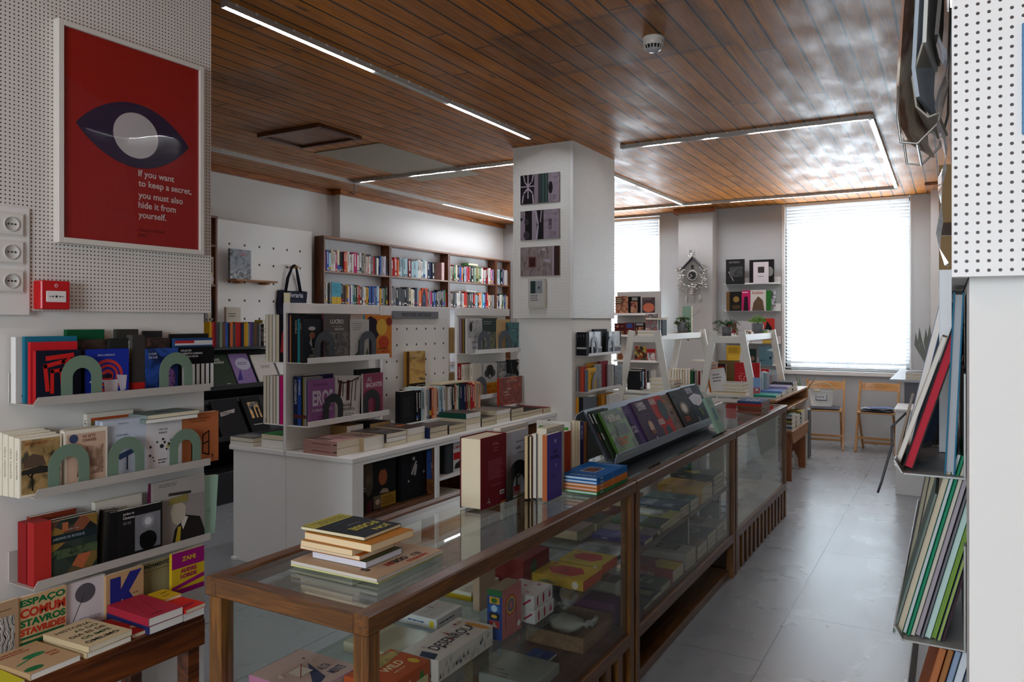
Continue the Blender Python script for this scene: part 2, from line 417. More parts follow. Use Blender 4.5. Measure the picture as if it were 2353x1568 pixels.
# skirting
struct(MB().box(-6.0,.02,9.985,10.0,0,.08,paint('#b9b7b3',.5)), 'baseboard_far')

# column with the perforated cladding
struct(MB().box(-3.215,-2.70,5.66,6.50,0,H,paint('#e8e3da',.8)), 'wall_column')
PEG = '#ebe6dd'
mb = MB().box(-3.235,-2.69,5.625,5.65,1.48,H,holes(PEG,.0122,.0028,'XZ'))
mb.box(-2.69,-2.675,5.625,6.51,1.48,H,holes(PEG,.0122,.0028,'YZ'))
mb.bbox(-2.69,-2.668,5.617,5.627,1.48,H,WHITE,.002)
struct(mb, 'trim_4')
# perforated board on the near pier and on the right-hand pier
struct(MB().box(-2.415,-2.4,1.0,1.905,1.483,H,holes('#ddd6ce',.0122,.0023,'YZ')), 'trim_5')
struct(MB().box(0.0,1.5,1.115,1.14,1.507,H,holes('#e4e2df',.0119,.0021,'XZ',hole='#3b2d28',off=(.0015,.003))).box(.0,.018,1.14,3.2,1.507,H,holes('#c9c6c2',.0119,.0021,'YZ')), 'trim_6')
struct(MB().box(-2.42,-2.405,.6,1.26,1.78,2.93,paint('#cfccc8',.6)), 'trim_7')

# windows: frame, muntins, pane, outside bars
def window(n, x0, x1, z0, z1, vm, hm, bars):
    y = 10.14; fr = paint('#c9cdd0', .4)
    mb = MB(); w = .05
    mb.bbox(x0,x0+w,y-.03,y+.03,z0,z1,fr); mb.bbox(x1-w,x1,y-.03,y+.03,z0,z1,fr); mb.bbox(x0,x1,y-.03,y+.03,z0,z0+w,fr); mb.bbox(x0,x1,y-.03,y+.03,z1-w,z1,fr)
    for v in vm: mb.bbox(v-.012,v+.012,y-.025,y+.025,z0,bars[0] if bars else z1,fr)
    for h in hm: mb.bbox(x0,x1,y-.02,y+.02,h-.010,h+.010,fr)
    o = struct(mb, 'window_%d' % n)
    g = MB().box(x0+w,x1-w,y-.004,y+.004,z0+w,z1-w,glass_mat((.97,.98,.98,1))).build('pane', o)
    if bars:
        mb = MB(); k = x0+.1
        while k < x1: mb.bbox(k-.006,k+.006,y+.09,y+.102,bars[0],bars[1],paint('#8b98a3',.5),.002); k += bars[2]
        mb.bbox(x0,x1,y+.085,y+.11,bars[0],bars[0]+.02,paint('#8b98a3',.5)); mb.bbox(x0,x1,y+.085,y+.11,bars[1]-.02,bars[1],paint('#8b98a3',.5))
        mb.build('window_bars', o)
    # stool board and side jambs
    mb = MB().bbox(x0-.02,x1+.02,9.96,10.12,z0-.05,z0,WHITE,.004); mb.build('window_sill', o)
    mb = MB().box(x0-.035,x0,9.975,10.12,z0,z1,WHITE); mb.box(x1,x1+.012,9.99,10.12,z0,z1,WHITE); mb.build('window_jamb', o)
window(1, *WX[0], [-4.3], [1.5,1.85], (1.85,2.86,.15))
window(2, *WX[1], [-1.1], [1.75,1.27], (2.3,2.88,.15))

def slat_mat():
    m = bpy.data.materials.new('slat'); m.use_nodes = True
    n = m.node_tree.nodes; l = m.node_tree.links; b_ = n['Principled BSDF']
    b_.inputs['Base Color'].default_value = lin('#e9ebec'); b_.inputs['Roughness'].default_value = .45
    tr = n.new('ShaderNodeBsdfTranslucent'); tr.inputs[0].default_value = lin('#e4e6e6'); mx = n.new('ShaderNodeMixShader'); mx.inputs[0].default_value = .05
    l.new(b_.outputs[0], mx.inputs[1]); l.new(tr.outputs[0], mx.inputs[2]); l.new(mx.outputs[0], n['Material Output'].inputs[0])
    return m
def blind(label, x0, x1, z0, z1, y, pitch=.042, tilt=41):
    t = thing('venetian_blind', label, 'blind', ((x0+x1)/2, y, z0), 0, 'white slatted window blinds')
    w = (x1-x0)/2; hh = z1-z0; sl = slat_mat()
    MB().bbox(-w,w,-.018,.018,hh-.04,hh,sl,.003).build('headrail', t)
    MB().bbox(-w,w,-.013,.013,0,.022,paint('#c4c7ca',.4),.003).build('bottom_rail', t)
    mb = MB(); k = hh-.06; ca, sa = math.cos(R(tilt)), math.sin(R(tilt)); s = .0235
    while k > .035:
        cc, ss = (ca, sa) if k < hh-.27 else (.5, .866)
        pts = [(-s*cc, k+s*ss), (0, k+.0022), (s*cc, k-s*ss)]
        v = [(q, p[0], p[1]) for q in (-w, w) for p in pts]
        mb.add(v, [(0,1,4,3),(1,2,5,4)], sl, True); k -= pitch if k < hh-.26 else pitch*.95
    mb.build('slats', t)
    mb = MB()
    for x in (-w*.72, 0, w*.72):
        for yy in (-.023, .023): mb.tube([(x,yy,.01),(x,yy,hh-.03)], .0007, sl, 4)
    mb.tube([(w*.85,-.03,hh-.03),(w*.85,-.032,hh*.35)], .0009, sl, 5)
    mb.build('cords', t)
blind('wide venetian blind drawn down over the large window above the folding chairs', -1.80,-.43,.87,2.925, 9.995)
blind('venetian blind on the window behind the column and comic shelves', -5.13,-3.46,.76,2.89, 9.995)

# ------------------------------------------------------------------ ceiling fittings
def strip(label, p, q, lit, g='ceiling strip lights', H=H):
    """aluminium channel with an LED strip that shows in the stretches LIT (fractions)"""
    p = Vector((*p, H)); q = Vector((*q, H)); d = q-p; L = d.length; a = math.atan2(d.y, d.x)
    t = thing('strip_light', label, 'strip light', p, a, g)
    al = paint('#b9b6b0', .4, .3)
    mb = MB().box(0,L,-.018,-.014,-.032,0,al).box(0,L,.014,.018,-.032,0,al).box(0,L,-.014,.014,-.008,0,al).box(-.003,0,-.018,.018,-.032,0,al).box(L,L+.003,-.018,.018,-.032,0,al)
    hs = mb.build('housing', t)
    k = .06; c0 = MB().bbox(-.008,.008,-.022,.022,-.012,.0,paint('#d5d1c8',.5),.001).build('clip', t, (k,0,0))
    while k+.118 < L:
        k += .118; c1 = c0.copy(); COL.objects.link(c1); c1.parent = t; c1.location = (k,0,0)
    MB().box(.003,L-.003,-.013,.013,-.026,-.0245,paint('#e9e6df',.5)).build('diffuser', t)
    for a0, a1 in lit:
        mb = MB(); n = max(2,int((a1-a0)*L/.26)); l_ = (a1-a0)*L/n; em = emit('#eef4ff', 70.0)
        for i in range(n):
            x0 = L*a0+i*l_; P_ = []
            for q in range(9):
                s_ = q/8; P_.append((x0+l_*s_, .0022+.0062*math.sin(math.pi*s_)))
            v = [(x,-w_,-.0275) for x,w_ in P_]+[(x,w_,-.0275) for x,w_ in P_]+[(x,-w_,-.0262) for x,w_ in P_]+[(x,w_,-.0262) for x,w_ in P_]
            mb.add(v, [(q,q+1,10+q,9+q) for q in range(8)]+[(q,18+q,19+q,q+1) for q in range(8)]+[(9+q,10+q,28+q,27+q) for q in range(8)], em)
        mb.build('led_strip', hs)
strip('long strip light running over the glass counters towards the white column', (-2.90,2.37), (-2.90,5.30), [(0,.36),(.62,.995)])
strip('long strip light along the ceiling by the wooden bookcases', (-5.42,3.4), (-5.42,9.95), [(.66,.97)])
strip('strip light crossing the ceiling from the bookcase side to the column', (-5.40,6.06), (-3.0,6.06), [(.03,.1),(.3,.52),(.56,.98)])
strip('crosswise strip light above the middle glass counter, nearest of the square of lights', (-2.40,5.99), (-.50,5.99), [(.1,.26),(.36,.42),(.55,.98)])
strip('short strip light closing the square of lights on the aisle side', (-.50,5.99), (-.52,9.26), [(.02,.97)])
strip('strip light along the far windows, farthest on the ceiling', (-4.6,9.30), (-.52,9.30), [(.1,.5),(.56,.98)])
strip('strip light between the column and the cuckoo clock pillar', (-2.93,6.6), (-2.89,9.28), [(.1,.4),(.45,.97)])

strip('added fill strip light over the passage behind the poster wall, unseen', (-4.3,-1.5), (-4.3,2.6), [(.02,.98)])  # unseen strip, added as fill light for the white unit and column
strip('added fill strip light over the entrance, unseen', (-1.6,-2.0), (-1.6,.4), [(.02,.98)])  # second unseen strip, likewise added to brighten the room
strip('strip light along the top of the aisle wall beside the camera', (.001,2.75), (.001,3.5), [(.02,.98)], H=2.72)
# wires at the joint by the bookcase wall
mb = MB(); j = Vector((-5.42,6.08,H))
mb.tube([j+Vector((0,0,-.02)), j+Vector((.03,-.03,-.09)), j+Vector((.02,-.02,-.15)), j+Vector((-.03,.0,-.13)), j+Vector((-.09,.02,-.11))], .004, '#2b2622', 6)
mb.tube([j+Vector((0,0,.0)), j+Vector((.0,.0,-.12))], .003, '#8a857d', 6)
mb.tube([j+Vector((.05,0,-.03)), j+Vector((.02,0,-.1)), j+Vector((-.05,0,-.16))], .003, '#8a857d', 6)
tag(mb.build('cable'), 'loose dark cable hanging where two strip lights meet', 'cable')

# access hatch and beige patch on the boards
t = thing('ceiling_hatch', 'square wooden access hatch with a raised frame in the boarded ceiling', 'hatch', (-4.40,4.42,H))
fw = wood('#6b3b1d', '#3f1f0d', 'X', 1, .4, .2)
MB().bbox(-.33,.33,-.24,-.20,-.03,0,fw,.004).bbox(-.33,.33,.20,.24,-.03,0,fw,.004).bbox(-.33,-.29,-.2,.2,-.03,0,fw,.004).bbox(.29,.33,-.2,.2,-.03,0,fw,.004).build('frame', t)
MB().box(-.29,.29,-.2,.2,-.012,-.001,wood('#8d5a38','#5a3018','Y')).build('panel', t)
tag(MB().bbox(-.37,.37,-.77,.77,-.008,0,paint('#a09583',.7),.002).build('ceiling_board', loc=(-4.45,5.66,H)), 'plain beige board patching the timber ceiling beside the hatch', 'board')

# smoke detector
t = thing('smoke_detector', 'round white smoke detector on the stained ceiling boards', 'smoke detector', (-1.345,3.80,H))
pl = paint('#dcd7cd', .35)
MB().lathe([(0,0),(.056,0),(.057,-.012),(.053,-.015)], pl, 40).build('base', t)
MB().lathe([(.053,-.014),(.055,-.028),(.05,-.04),(.0475,-.044)], pl, 40).lathe([(.042,-.062),(.036,-.07),(.02,-.076),(0,-.078)], paint('#b9b9bb',.15), 40).build('cap', t)
mb = MB()
for i in range(16):
    a = 2*math.pi*i/16; c, s = math.cos(a), math.sin(a)
    mb.bar((.048*c,.048*s,-.043),(.041*c,.041*s,-.064),.0035,.0035,pl)
mb.lathe([(.036,-.04),(.034,-.068)], paint('#2b2523',.6), 24).build('vent', t)
# ------------------------------------------------------------------ glass display counters
CW = wood('#734512', '#402404', 'Y', 1.3, .42, .2)
CX = wood('#734512', '#402404', 'X', 1.3, .42, .2)
CZ = wood('#805014', '#472805', 'Z', 1.3, .42, .2)
CD = wood('#5c3216', '#38190a', 'Y', 1, .5, .1)
GL = glass_mat(ior=1.24); GT = glass_mat(); GS = glass_mat((.86,.93,.91,1))
def counter(label, y0, L, base, shelf, glass_shelf, back):
    W = .515; t = thing('display_counter', label, 'display counter', (-1.577, y0, 0), 0, 'wooden glass-topped display counters')
    p = .042; top = .83; rb = .785
    mb = MB()
    mb.bbox(0,p,0,L,rb,top,CW,.004); mb.bbox(W-p,W,0,L,rb,top,CW,.004)
    mb.bbox(p-.004,W-p+.004,.001,p,rb,top-.0005,CX,.004); mb.bbox(p-.004,W-p+.004,L-p,L-.001,rb,top-.0005,CX,.004)
    mb.build('top_frame', t)
    MB().box(p-.006,W-p+.006,p-.006,L-p+.006,.819,.826,GT).build('glass_top', t)
    for x in (.006, W-p-.006):
        for y in (.008, L-p-.008):
            MB().bbox(x,x+p,y,y+p,0,rb,CZ,.003).build('leg', t)
    mb = MB()
    for x in (.006, W-.036): mb.bbox(x,x+.03,p,L-p,.20,.25,CW,.003)
    for y in (.008, L-.038): mb.bbox(p,W-p,y,y+.03,.20,.25,CX,.003)
    mb.build('lower_rail', t)
    boxpart('bottom_board', t, .02, W-.02, .02, L-.02, .235, .252, CD if shelf != 'lit' else wood('#9a8f84','#857a70','Y',1,.35), .001)  # 'lit' paints the light falling on the board as paler wood
    g = MB().box(W-.022,W-.017,p,L-p,.25,rb,GL); g.build('glass_side', t)
    MB().box(.017,.022,p,L-p,.25,rb,GL).build('glass_side', t)
    if y0 < 2: MB().box(p,W-p,.022,.027,.25,rb,GL).build('glass_end', t)
    if y0 > 4: MB().box(p,W-p,L-.027,L-.022,.25,rb,GL).build('glass_end', t)
    if glass_shelf:
        MB().box(.026,W-.026,.03,L-.03,.511,.519,GS if glass_shelf == 1 else CD).build('glass_shelf' if glass_shelf == 1 else 'shelf', t)
    if base == 'slats':
        k = .07
        while k < L-.09:
            MB().bbox(W-.034,W-.012,k,k+.052,0,.2,CZ,.002).build('slat', t); k += .112
        boxpart('plinth', t, .02, W-.06, .03, L-.03, 0, .03, CD, .001)
    else:
        boxpart('plinth', t, .02, W-.03, .03, L-.03, 0, .04, CW, .002)
        MB().box(.02,.03,.03,L-.03,.04,.2,CD).build('back_panel', t)
    return t
counter('nearest wooden display counter with glass top and toys on its glass shelf', 1.232, 1.578, 'slats', '', 1, False)
counter('middle wooden display counter with two shelves of colourful books behind glass', 2.815, 1.585, 'open', '', 2, False)
counter('farthest wooden display counter, nearly empty behind its glass', 4.405, 1.548, 'slats', 'lit', 0, False)

# ------------------------------------------------------------------ white double-sided display unit
WP = paint('#efece6', .45)
IN = wood('#7a4a22', '#4a2810', 'Y', 1, .5, .1)
t = thing('display_unit', 'white double-sided display unit with book ledges above a broad white shelf', 'display unit', (-3.35, 3.165, 0))
L = 2.52
mb = MB()
mb.bbox(-.475,-.003,0,L,.672,.70,WP,.003); mb.bbox(.003,.515,0,L,.672,.70,WP,.003)
mb.build('tabletop', t)
mb = MB()
mb.bbox(.0,.505,.012,.03,0,.672,WP,.002); mb.bbox(-.45,-.002,.012,.03,0,.672,WP,.002)
mb.build('end_panel', t)
mb = MB().bbox(.0,.505,L-.03,L-.012,0,.672,WP,.002).bbox(-.45,-.002,L-.03,L-.012,0,.672,WP,.002).build('end_panel', t)
mb = MB().bbox(-.43,.49,.03,L-.03,.0,.06,WP,.002).box(-.004,.004,.03,L-.03,.06,.672,IN)
mb.bbox(-.455,-.44,.03,L-.03,.06,.672,WP,.002); mb.build('base', t)
mb = MB(); y0 = .03
for a, b in ((.03,.105),(.80,.835),(1.62,1.655),(2.42,2.49)): mb.bbox(.487,.505,a,b,0,.672,WP,.002)
mb.bbox(.485,.5062,.031,2.489,.652,.6715,WP,.001)
mb.build('stiles', t)
for a, b in ((.092,.105),(.80,.813),(.822,.835),(1.62,1.633),(1.642,1.655),(2.42,2.433)): MB().box(.02,.487,a,b,.06,.672,IN).build('divider', t)
boxpart('lower_shelf', t, .02,.49,.105,.80,.325,.35,IN,.002)
boxpart('lower_shelf', t, .02,.50,.835,1.62,.425,.445,WP,.002)
boxpart('lower_shelf', t, .02,.50,1.655,2.42,.425,.445,WP,.002)
boxpart('foot', t, -.46,-.41,.0,.04,0,.02,WP,.003)
def ledges(name, ya, yb, zs, header=True, board=WP):
    mb = MB().bbox(-.012,.010,ya,yb,.70,1.56,board,.002)
    if header: mb.bbox(.010,.05,ya,yb-.0,1.50,1.56,WP,.002)
    mb.build('back_panel', t)
    for z in zs:
        m2 = MB().bbox(.010,.18,ya+.005,yb-.06,z,z+.004,WP,.001); m2.bbox(.176,.181,ya+.005,yb-.06,z,z+.034,WP,.001); m2.build('ledge', t)
        m2 = MB().bbox(-.18,-.012,ya+.005,yb-.06,z,z+.004,WP,.001); m2.bbox(-.181,-.176,ya+.005,yb-.06,z,z+.034,WP,.001); m2.build('ledge', t)
ledges('a', 0, .79, (1.21,.845))
ledges('c', 1.76, 2.51, (1.20,.845))
BH = holes('#ebe7df', .112, .0085, 'YZ', '#4a4641', .5, (.045,.0))
mb = MB().bbox(-.012,.010,.865,1.65,.70,1.56,WP,.002); mb.add([(.0105,.88,.90),(.0105,1.635,.90),(.0105,1.635,1.475),(.0105,.88,1.475)],[(0,1,2,3)],BH)
mb.build('perforated_panel', t)
def sign(name, label, loc, rz, w, h, txt, base, col, hgt, cat='sign', d=.012):
    s = thing(name, label, cat, loc, rz)
    pl_ = MB().bbox(0,w,-d,0,0,h,base,.001).build('plate', s)
    mb = MB(); vs, fs, tw, th = text_tris(txt, True); k = hgt/th; kx = min(k, w*.9/tw)
    mb.add([((w-tw*kx)/2+x*kx, -d-.0006, (h-hgt)/2+y*k) for x, y in vs], fs, col); mb.build('lettering', pl_)
    return s
# local -y faces the customer: rotate by 90 degrees to face +X
sign('shop_sign', 'grey shelf sign reading NOVIDADES DESTAQUES on the perforated panel', (-3.338,4.13,1.474), R(90), .53, .052, 'NOVIDADES  DESTAQUES', paint('#77777a',.45), paint('#2d2f35',.5), .026)

# ------------------------------------------------------------------ ledge shelves and bookends
def ledge(label, loc, rz, w, d=.12, lip=.02, m=None, group=None):
    """metal ledge: runs along local x, front faces local -y, back fixed at y = 0"""
    m = m or paint('#b9b3ab', .4, .1); t = thing('wall_ledge', label, 'wall shelf', loc, rz, group)
    mb = MB().bbox(0,w,-d,0,-.003,0,m,.0008).bbox(0,w,-.003,0,-.003,.09,m,.0008); mb.build('plate', t)
    c = .012
    mb = MB().prism([(0,-.003),(w,-.003),(w,lip),(c,lip),(0,lip*.2)], -d-.003, -d, m, 'Y'); mb.build('lip', t)
    return t
for z, lb in ((1.21,'upper metal book ledge on the pier wall, under the red poster'),(.945,'middle metal book ledge on the pier wall, under the red poster'),(.68,'lowest metal book ledge on the pier wall, above the bench')):
    ledge(lb, (-2.415,1.205,z), R(90), .60, .135, .022, group='metal ledges on the pier wall')
LW = paint('#cbc8c4', .4)
for z, lb in ((1.17,'upper white ledge on the aisle side of the column'),(.87,'middle white ledge on the aisle side of the column'),(.60,'lowest white ledge on the aisle side of the column')):
    ledge(lb, (-2.70,5.72,z), R(90), .70, .12, .02, LW, 'ledges on the column')

def bookend(label, loc, rz, w=.095, h=.105, col='#6f8672', band=.024, group='arched metal bookends'):
    """sheet-metal arch standing on a foot; arch faces local -y, foot runs backwards"""
    t = thing('bookend', label, 'bookend', loc, rz, group); m = paint(col, .45); r = w/2; n = 20; ri = r-band; zc = h-r; zi = zc-.004
    out = [(-r,0)]+[(-r*math.cos(math.pi*i/n), zc+r*math.sin(math.pi*i/n)) for i in range(n+1)]+[(r,0)]
    inn = [(-ri,0)]+[(-ri*math.cos(math.pi*i/n), zi+ri*math.sin(math.pi*i/n)) for i in range(n+1)]+[(ri,0)]
    mb = MB(); N = len(out); th = .0018
    v = [(x,-th,z) for x,z in out]+[(x,-th,z) for x,z in inn]+[(x,0,z) for x,z in out]+[(x,0,z) for x,z in inn]
    f = []
    for i in range(N-1):
        f += [(i,i+1,N+i+1,N+i),(2*N+i,3*N+i,3*N+i+1,2*N+i+1),(i,2*N+i,2*N+i+1,i+1),(N+i,N+i+1,3*N+i+1,3*N+i)]
    mb.add(v,f,m); mb.build('arch', t)
    MB().box(-r*.98,r*.98,0,.006,0,.0012,m).build('foot', t)
    return t

# ------------------------------------------------------------------ bench under the pier ledges
t = thing('bench', 'dark wooden bench against the pier wall carrying stacked books', 'bench', (-2.415, .95, 0))
BW = wood('#7c3f16', '#3d1a08', 'Y', .55, .4, .25)
boxpart('seat', t, 0, .355, 0, .66, .505, .522, BW, .003)
boxpart('apron', t, .335, .36, 0, .66, .425, .508, BW, .003)
boxpart('apron', t, .02, .335, .63, .655, .435, .505, BW, .003)
boxpart('leg', t, .30, .352, .60, .645, 0, .425, BW, .003)
boxpart('leg', t, .01, .06, .60, .645, 0, .505, BW, .003)
boxpart('leg', t, .30, .352, .02, .07, 0, .425, BW, .003)

# ------------------------------------------------------------------ poster, sockets, call point on the pier
t = thing('framed_poster', 'framed red poster with a large dark eye on perforated board', 'poster', (-2.40, 1.328, 1.695), R(90))
w, h = .525, .69; fr = paint('#d8d2c8', .35); b = .017
MB().bbox(0,b,-.028,0,0,h,fr,.001).bbox(w-b,w,-.028,0,0,h,fr,.001).bbox(b,w-b,-.028,0,0,b,fr,.001).bbox(b,w-b,-.028,0,h-b,h,fr,.001).build('frame', t)
mb = MB().box(b,w-b,-.018,-.002,b,h-b,paint('#9c110c',.5))
cx, cz = w*.50, h*.555
eye = []
ew, eh = .205, .108
for s in (1,-1):
    for i in range(24):
        x = (-1+2*i/24)*s
        eye.append((cx+x*ew, cz+s*eh*(1-x*x)**.92))
mb.add([(x,-.0186,z) for x,z in eye], [tuple(range(len(eye)))], '#2a1c3c')
mb.add([(cx+.082*math.cos(2*math.pi*i/40),-.0190,cz+.076*math.sin(2*math.pi*i/40)) for i in range(40)], [tuple(range(40))], '#c4c0c0')
for i, s in enumerate(['If you want','to keep a secret,','you must also','hide it from','yourself.']):
    vs, fs, tw, th = text_tris(s, True); k = .0145/.75
    k = .030/ (1.0); 
    mb.add([(w*.515+x*.0305,-.0188,h*.350-i*.0335+y*.0305-(.0065 if s[0] in 'y' else 0)) for x,y in vs], fs, '#d6c6c2')
for i, s in enumerate(['George Orwell','1984']):
    vs, fs, tw, th = text_tris(s, False)
    mb.add([(w*.515+x*.016,-.0188,h*.325-.165-i*.016+y*.016) for x,y in vs], fs, '#5c1016')
mb.build('print', t)
# very slightly wavy acrylic glazing
mb = MB(); n = 26; v = []; f = []
for i in range(n+1):
    for j in range(n+1):
        x = b+(w-2*b)*i/n; z = b+(h-2*b)*j/n
        v.append((x, -.0225+.0006*math.sin(x*19+z*6)+.0005*math.sin(z*15-x*9+1), z))
for i in range(n):
    for j in range(n): q = i*(n+1)+j; f.append((q,q+n+1,q+n+2,q+1))
mb.add(v,f,glass_mat((.97,.96,.96,1),.012),True); mb.build('glazing', t)

for i, z in enumerate((1.737,1.655,1.570)):
    k = ('topmost','middle','lowest')[i]
    t = thing('power_socket', f'white double-pin wall socket, {k} of the three above each other', 'socket', (-2.402,1.195,z), R(90), 'white wall sockets')
    ws = paint('#ddd9d2', .3)
    MB().bbox(-.045,.045,-.012,0,-.036,.036,ws,.002).bbox(-.038,.038,-.017,-.012,-.031,.031,ws,.002).build('plate', t)
    mb = MB(); mb.M = Matrix.Translation((.004,-.017,0)) @ Matrix.Rotation(R(90),4,'X')
    mb.lathe([(.0215,.0),(.0215,.003),(.0195,.003),(.0185,.0006),(0,.0006)], paint('#c6c2bb',.35), 32); sw_ = mb.build('socket_well', t)
    mb = MB()
    for x in (-.0095,.0,.0095): mb.M = Matrix.Translation((.004+x,-.0176,0)) @ Matrix.Rotation(R(90),4,'X'); mb.lathe([(.0026,0),(.0026,.0015),(0,.0015)], paint('#2e2a28',.5), 12)
    mb.build('pin_holes', sw_)
t = thing('fire_call_point', 'small red fire alarm call point with a white window on the wall', 'fire alarm', (-2.402,1.268,1.488), R(90))
rd = paint('#c0161c', .35)
MB().bbox(0,.087,-.045,0,0,.087,rd,.003).build('housing', t)
wd_ = MB().bbox(.014,.073,-.047,-.045,.022,.056,paint('#e4ddd8',.4),.0015).build('window', t)
mb = MB(); bk = paint('#141414',.4)
for s in (-1,1):
    mb.add([(.0435+s*.0135,-.0475,.039),(.0435+s*.0085,-.0475,.0425),(.0435+s*.0085,-.0475,.0355)][::s],[(0,1,2)],bk)
    mb.add([(.0435+s*.0135,-.0475,.0382),(.0435+s*.022,-.0475,.0382),(.0435+s*.022,-.0475,.0398),(.0435+s*.0135,-.0475,.0398)],[(0,1,2,3)],bk)
mb.add([(.0435+.0035*math.cos(2*math.pi*i/16),-.0475,.039+.0035*math.sin(2*math.pi*i/16)) for i in range(16)],[tuple(range(16))],bk)
mb.add([(.0435+.0055*math.cos(2*math.pi*i/16),-.0455,.072+.0055*math.sin(2*math.pi*i/16)) for i in range(16)],[tuple(range(16))],paint('#e4c8c8',.4))
mb.add([(.0435+.003*math.cos(2*math.pi*i/16),-.0458,.0715+.003*math.sin(2*math.pi*i/16)) for i in range(16)],[tuple(range(16))],rd)
mb.build('marking', wd_)
t = thing('junction_box', 'white cable duct box behind the wall sockets', 'cable duct', (-2.405,1.0,1.47), R(90))
MB().bbox(0,.255,-.012,0,0,.32,WHITE,.002).build('body', t)

# ------------------------------------------------------------------ wooden bookcases along the wall
BC = wood('#7a4420', '#4a230c', 'Z', 1, .4, .2); BCY = wood('#8a5530', '#5c3218', 'Y', 1, .4, .2)
def bookcase(label, x0, x1, ya, yb, z0, z1, shelves):
    t = thing('bookcase', label, 'bookcase', (x0, ya, 0), 0, 'wooden bookcases'); d = x1-x0; w = yb-ya
    for y in (0, w-.022): boxpart('side_panel', t, 0,d,y,y+.022,z0,z1,BC,.002)
    boxpart('top_panel', t, 0,d,.022,w-.022,z1-.02,z1,BCY,.002)
    MB().box(.0,.006,.022,w-.022,z0,z1-.02,paint('#c3c3c4',.6)).build('back_panel', t)
    for z in shelves: boxpart('shelf', t, .006,d-.002,.022,w-.022,z-.02,z,BCY,.002)
    return t
CASES = [(6.02,7.135),(7.14,8.355),(8.36,9.565),(9.57,9.98)]
SH = [2.0,1.645,1.27,.90,.50,.08]
for i, (a, b) in enumerate(CASES):
    k = ('nearest wooden bookcase on the long wall, its side panel showing','second wooden bookcase on the long wall','third wooden bookcase on the long wall','last wooden bookcase, partly behind the column')[i]
    bookcase(k, -5.927 if i else -5.927, -5.79, a, b, 0, 2.372, SH)
bookcase('wooden bookcase cut off by the pier wall, before the peg panel', -5.93, -5.62, 3.6, 4.53, .0, 2.385, [2.13,1.78,1.45,1.1,.7,.1])

# big perforated panel on the bookcase wall
t = thing('pegboard', 'tall white panel with widely spaced peg holes on the bookcase wall', 'peg board', (-6.045,4.60,0))
MB().bbox(0,.145,0,1.36,.7,2.41,WP,.003).build('panel', t)
mb = MB(); hd = paint('#3f3b38',.6)
for r, z in enumerate((2.187,2.01,1.83,1.655,1.48,1.3)):
    for c_ in range(7):
        y = .287-.18+.18*c_
        if (r, c_) in ((1,2),(1,1)): continue
        pts = [(.1455, y+.012*math.cos(q*math.pi/8), z+.012*math.sin(q*math.pi/8)) for q in range(16)]
        mb.add(pts, [tuple(range(16))], hd)
mb.build('peg_holes', t)
t = thing('peg_shelf', 'small pale wooden shelf on pegs holding one upright book', 'shelf', (-5.90,4.865,1.835))
PW = wood('#b98552','#94612f','Y',1,.5,0)
boxpart('board', t, 0,.13,0,.50,.0,.016,PW,.002)
for y in (.06,.38): boxpart('peg', t, 0,.10,y,y+.05,-.022,0,PW,.004)

# ------------------------------------------------------------------ tote bag on a peg
t = thing('tote_bag', 'dark navy canvas tote bag hanging from a wooden peg', 'tote bag', (-5.895,5.46,1.40))
nv = paint('#161b2e', .85); v = []; f = []; n = 8
for s in (0,1):
    for i in range(n+1):
        for j in range(n+1):
            y = .40*i/n; z = .37*j/n; bul = math.sin(math.pi*i/n)*(1-.6*j/n)
            v.append((.006+(.028*bul+.012 if s else 0), y+(.008*math.sin(j) if i in (0,n) else 0), z+.004*math.sin(i*1.3)))
N = (n+1)**2
for i in range(n):
    for j in range(n):
        q = i*(n+1)+j; f += [(q,q+1,q+n+2,q+n+1),(N+q,N+q+n+1,N+q+n+2,N+q+1)]
for j in range(n): f += [(j,N+j,N+j+1,j+1),(n*(n+1)+j,n*(n+1)+j+1,N+n*(n+1)+j+1,N+n*(n+1)+j)]
for i in range(n): f += [(i*(n+1),(i+1)*(n+1),N+(i+1)*(n+1),N+i*(n+1))]
MB().add(v,f,nv,True).build('body', t)
for s in (.012,.03):
    mb = MB(); A = [Vector((s,.10,.35)),Vector((s+.004,.13,.50)),Vector((.045,.175,.62)),Vector((.05,.20,.628)),Vector((.045,.222,.62)),Vector((s+.004,.27,.50)),Vector((s,.31,.35))]
    for i in range(len(A)-1): mb.bar(A[i]-(A[i+1]-A[i]).normalized()*.004,A[i+1]+(A[i+1]-A[i]).normalized()*.004,.026,.003,nv)
    mb.build('handle', t)
mb = MB(); vs, fs, tw, th = text_tris('livraria', True); mb.add([(.0475,.13+x*.07,.30+y*.07) for x,y in vs],fs,'#b9bccb'); mb.build('printed_word', t)
boxpart('price_card', t, .05,.052,.05,.135,.20,.345,paint('#cfc49a',.6),.0005)
tag(MB().tube([(0,0,0),(.10,0,.0)],.012,PW,12).build('wooden_peg', loc=(-5.90,5.66,2.012)), 'round wooden peg that carries the navy tote bag', 'peg')

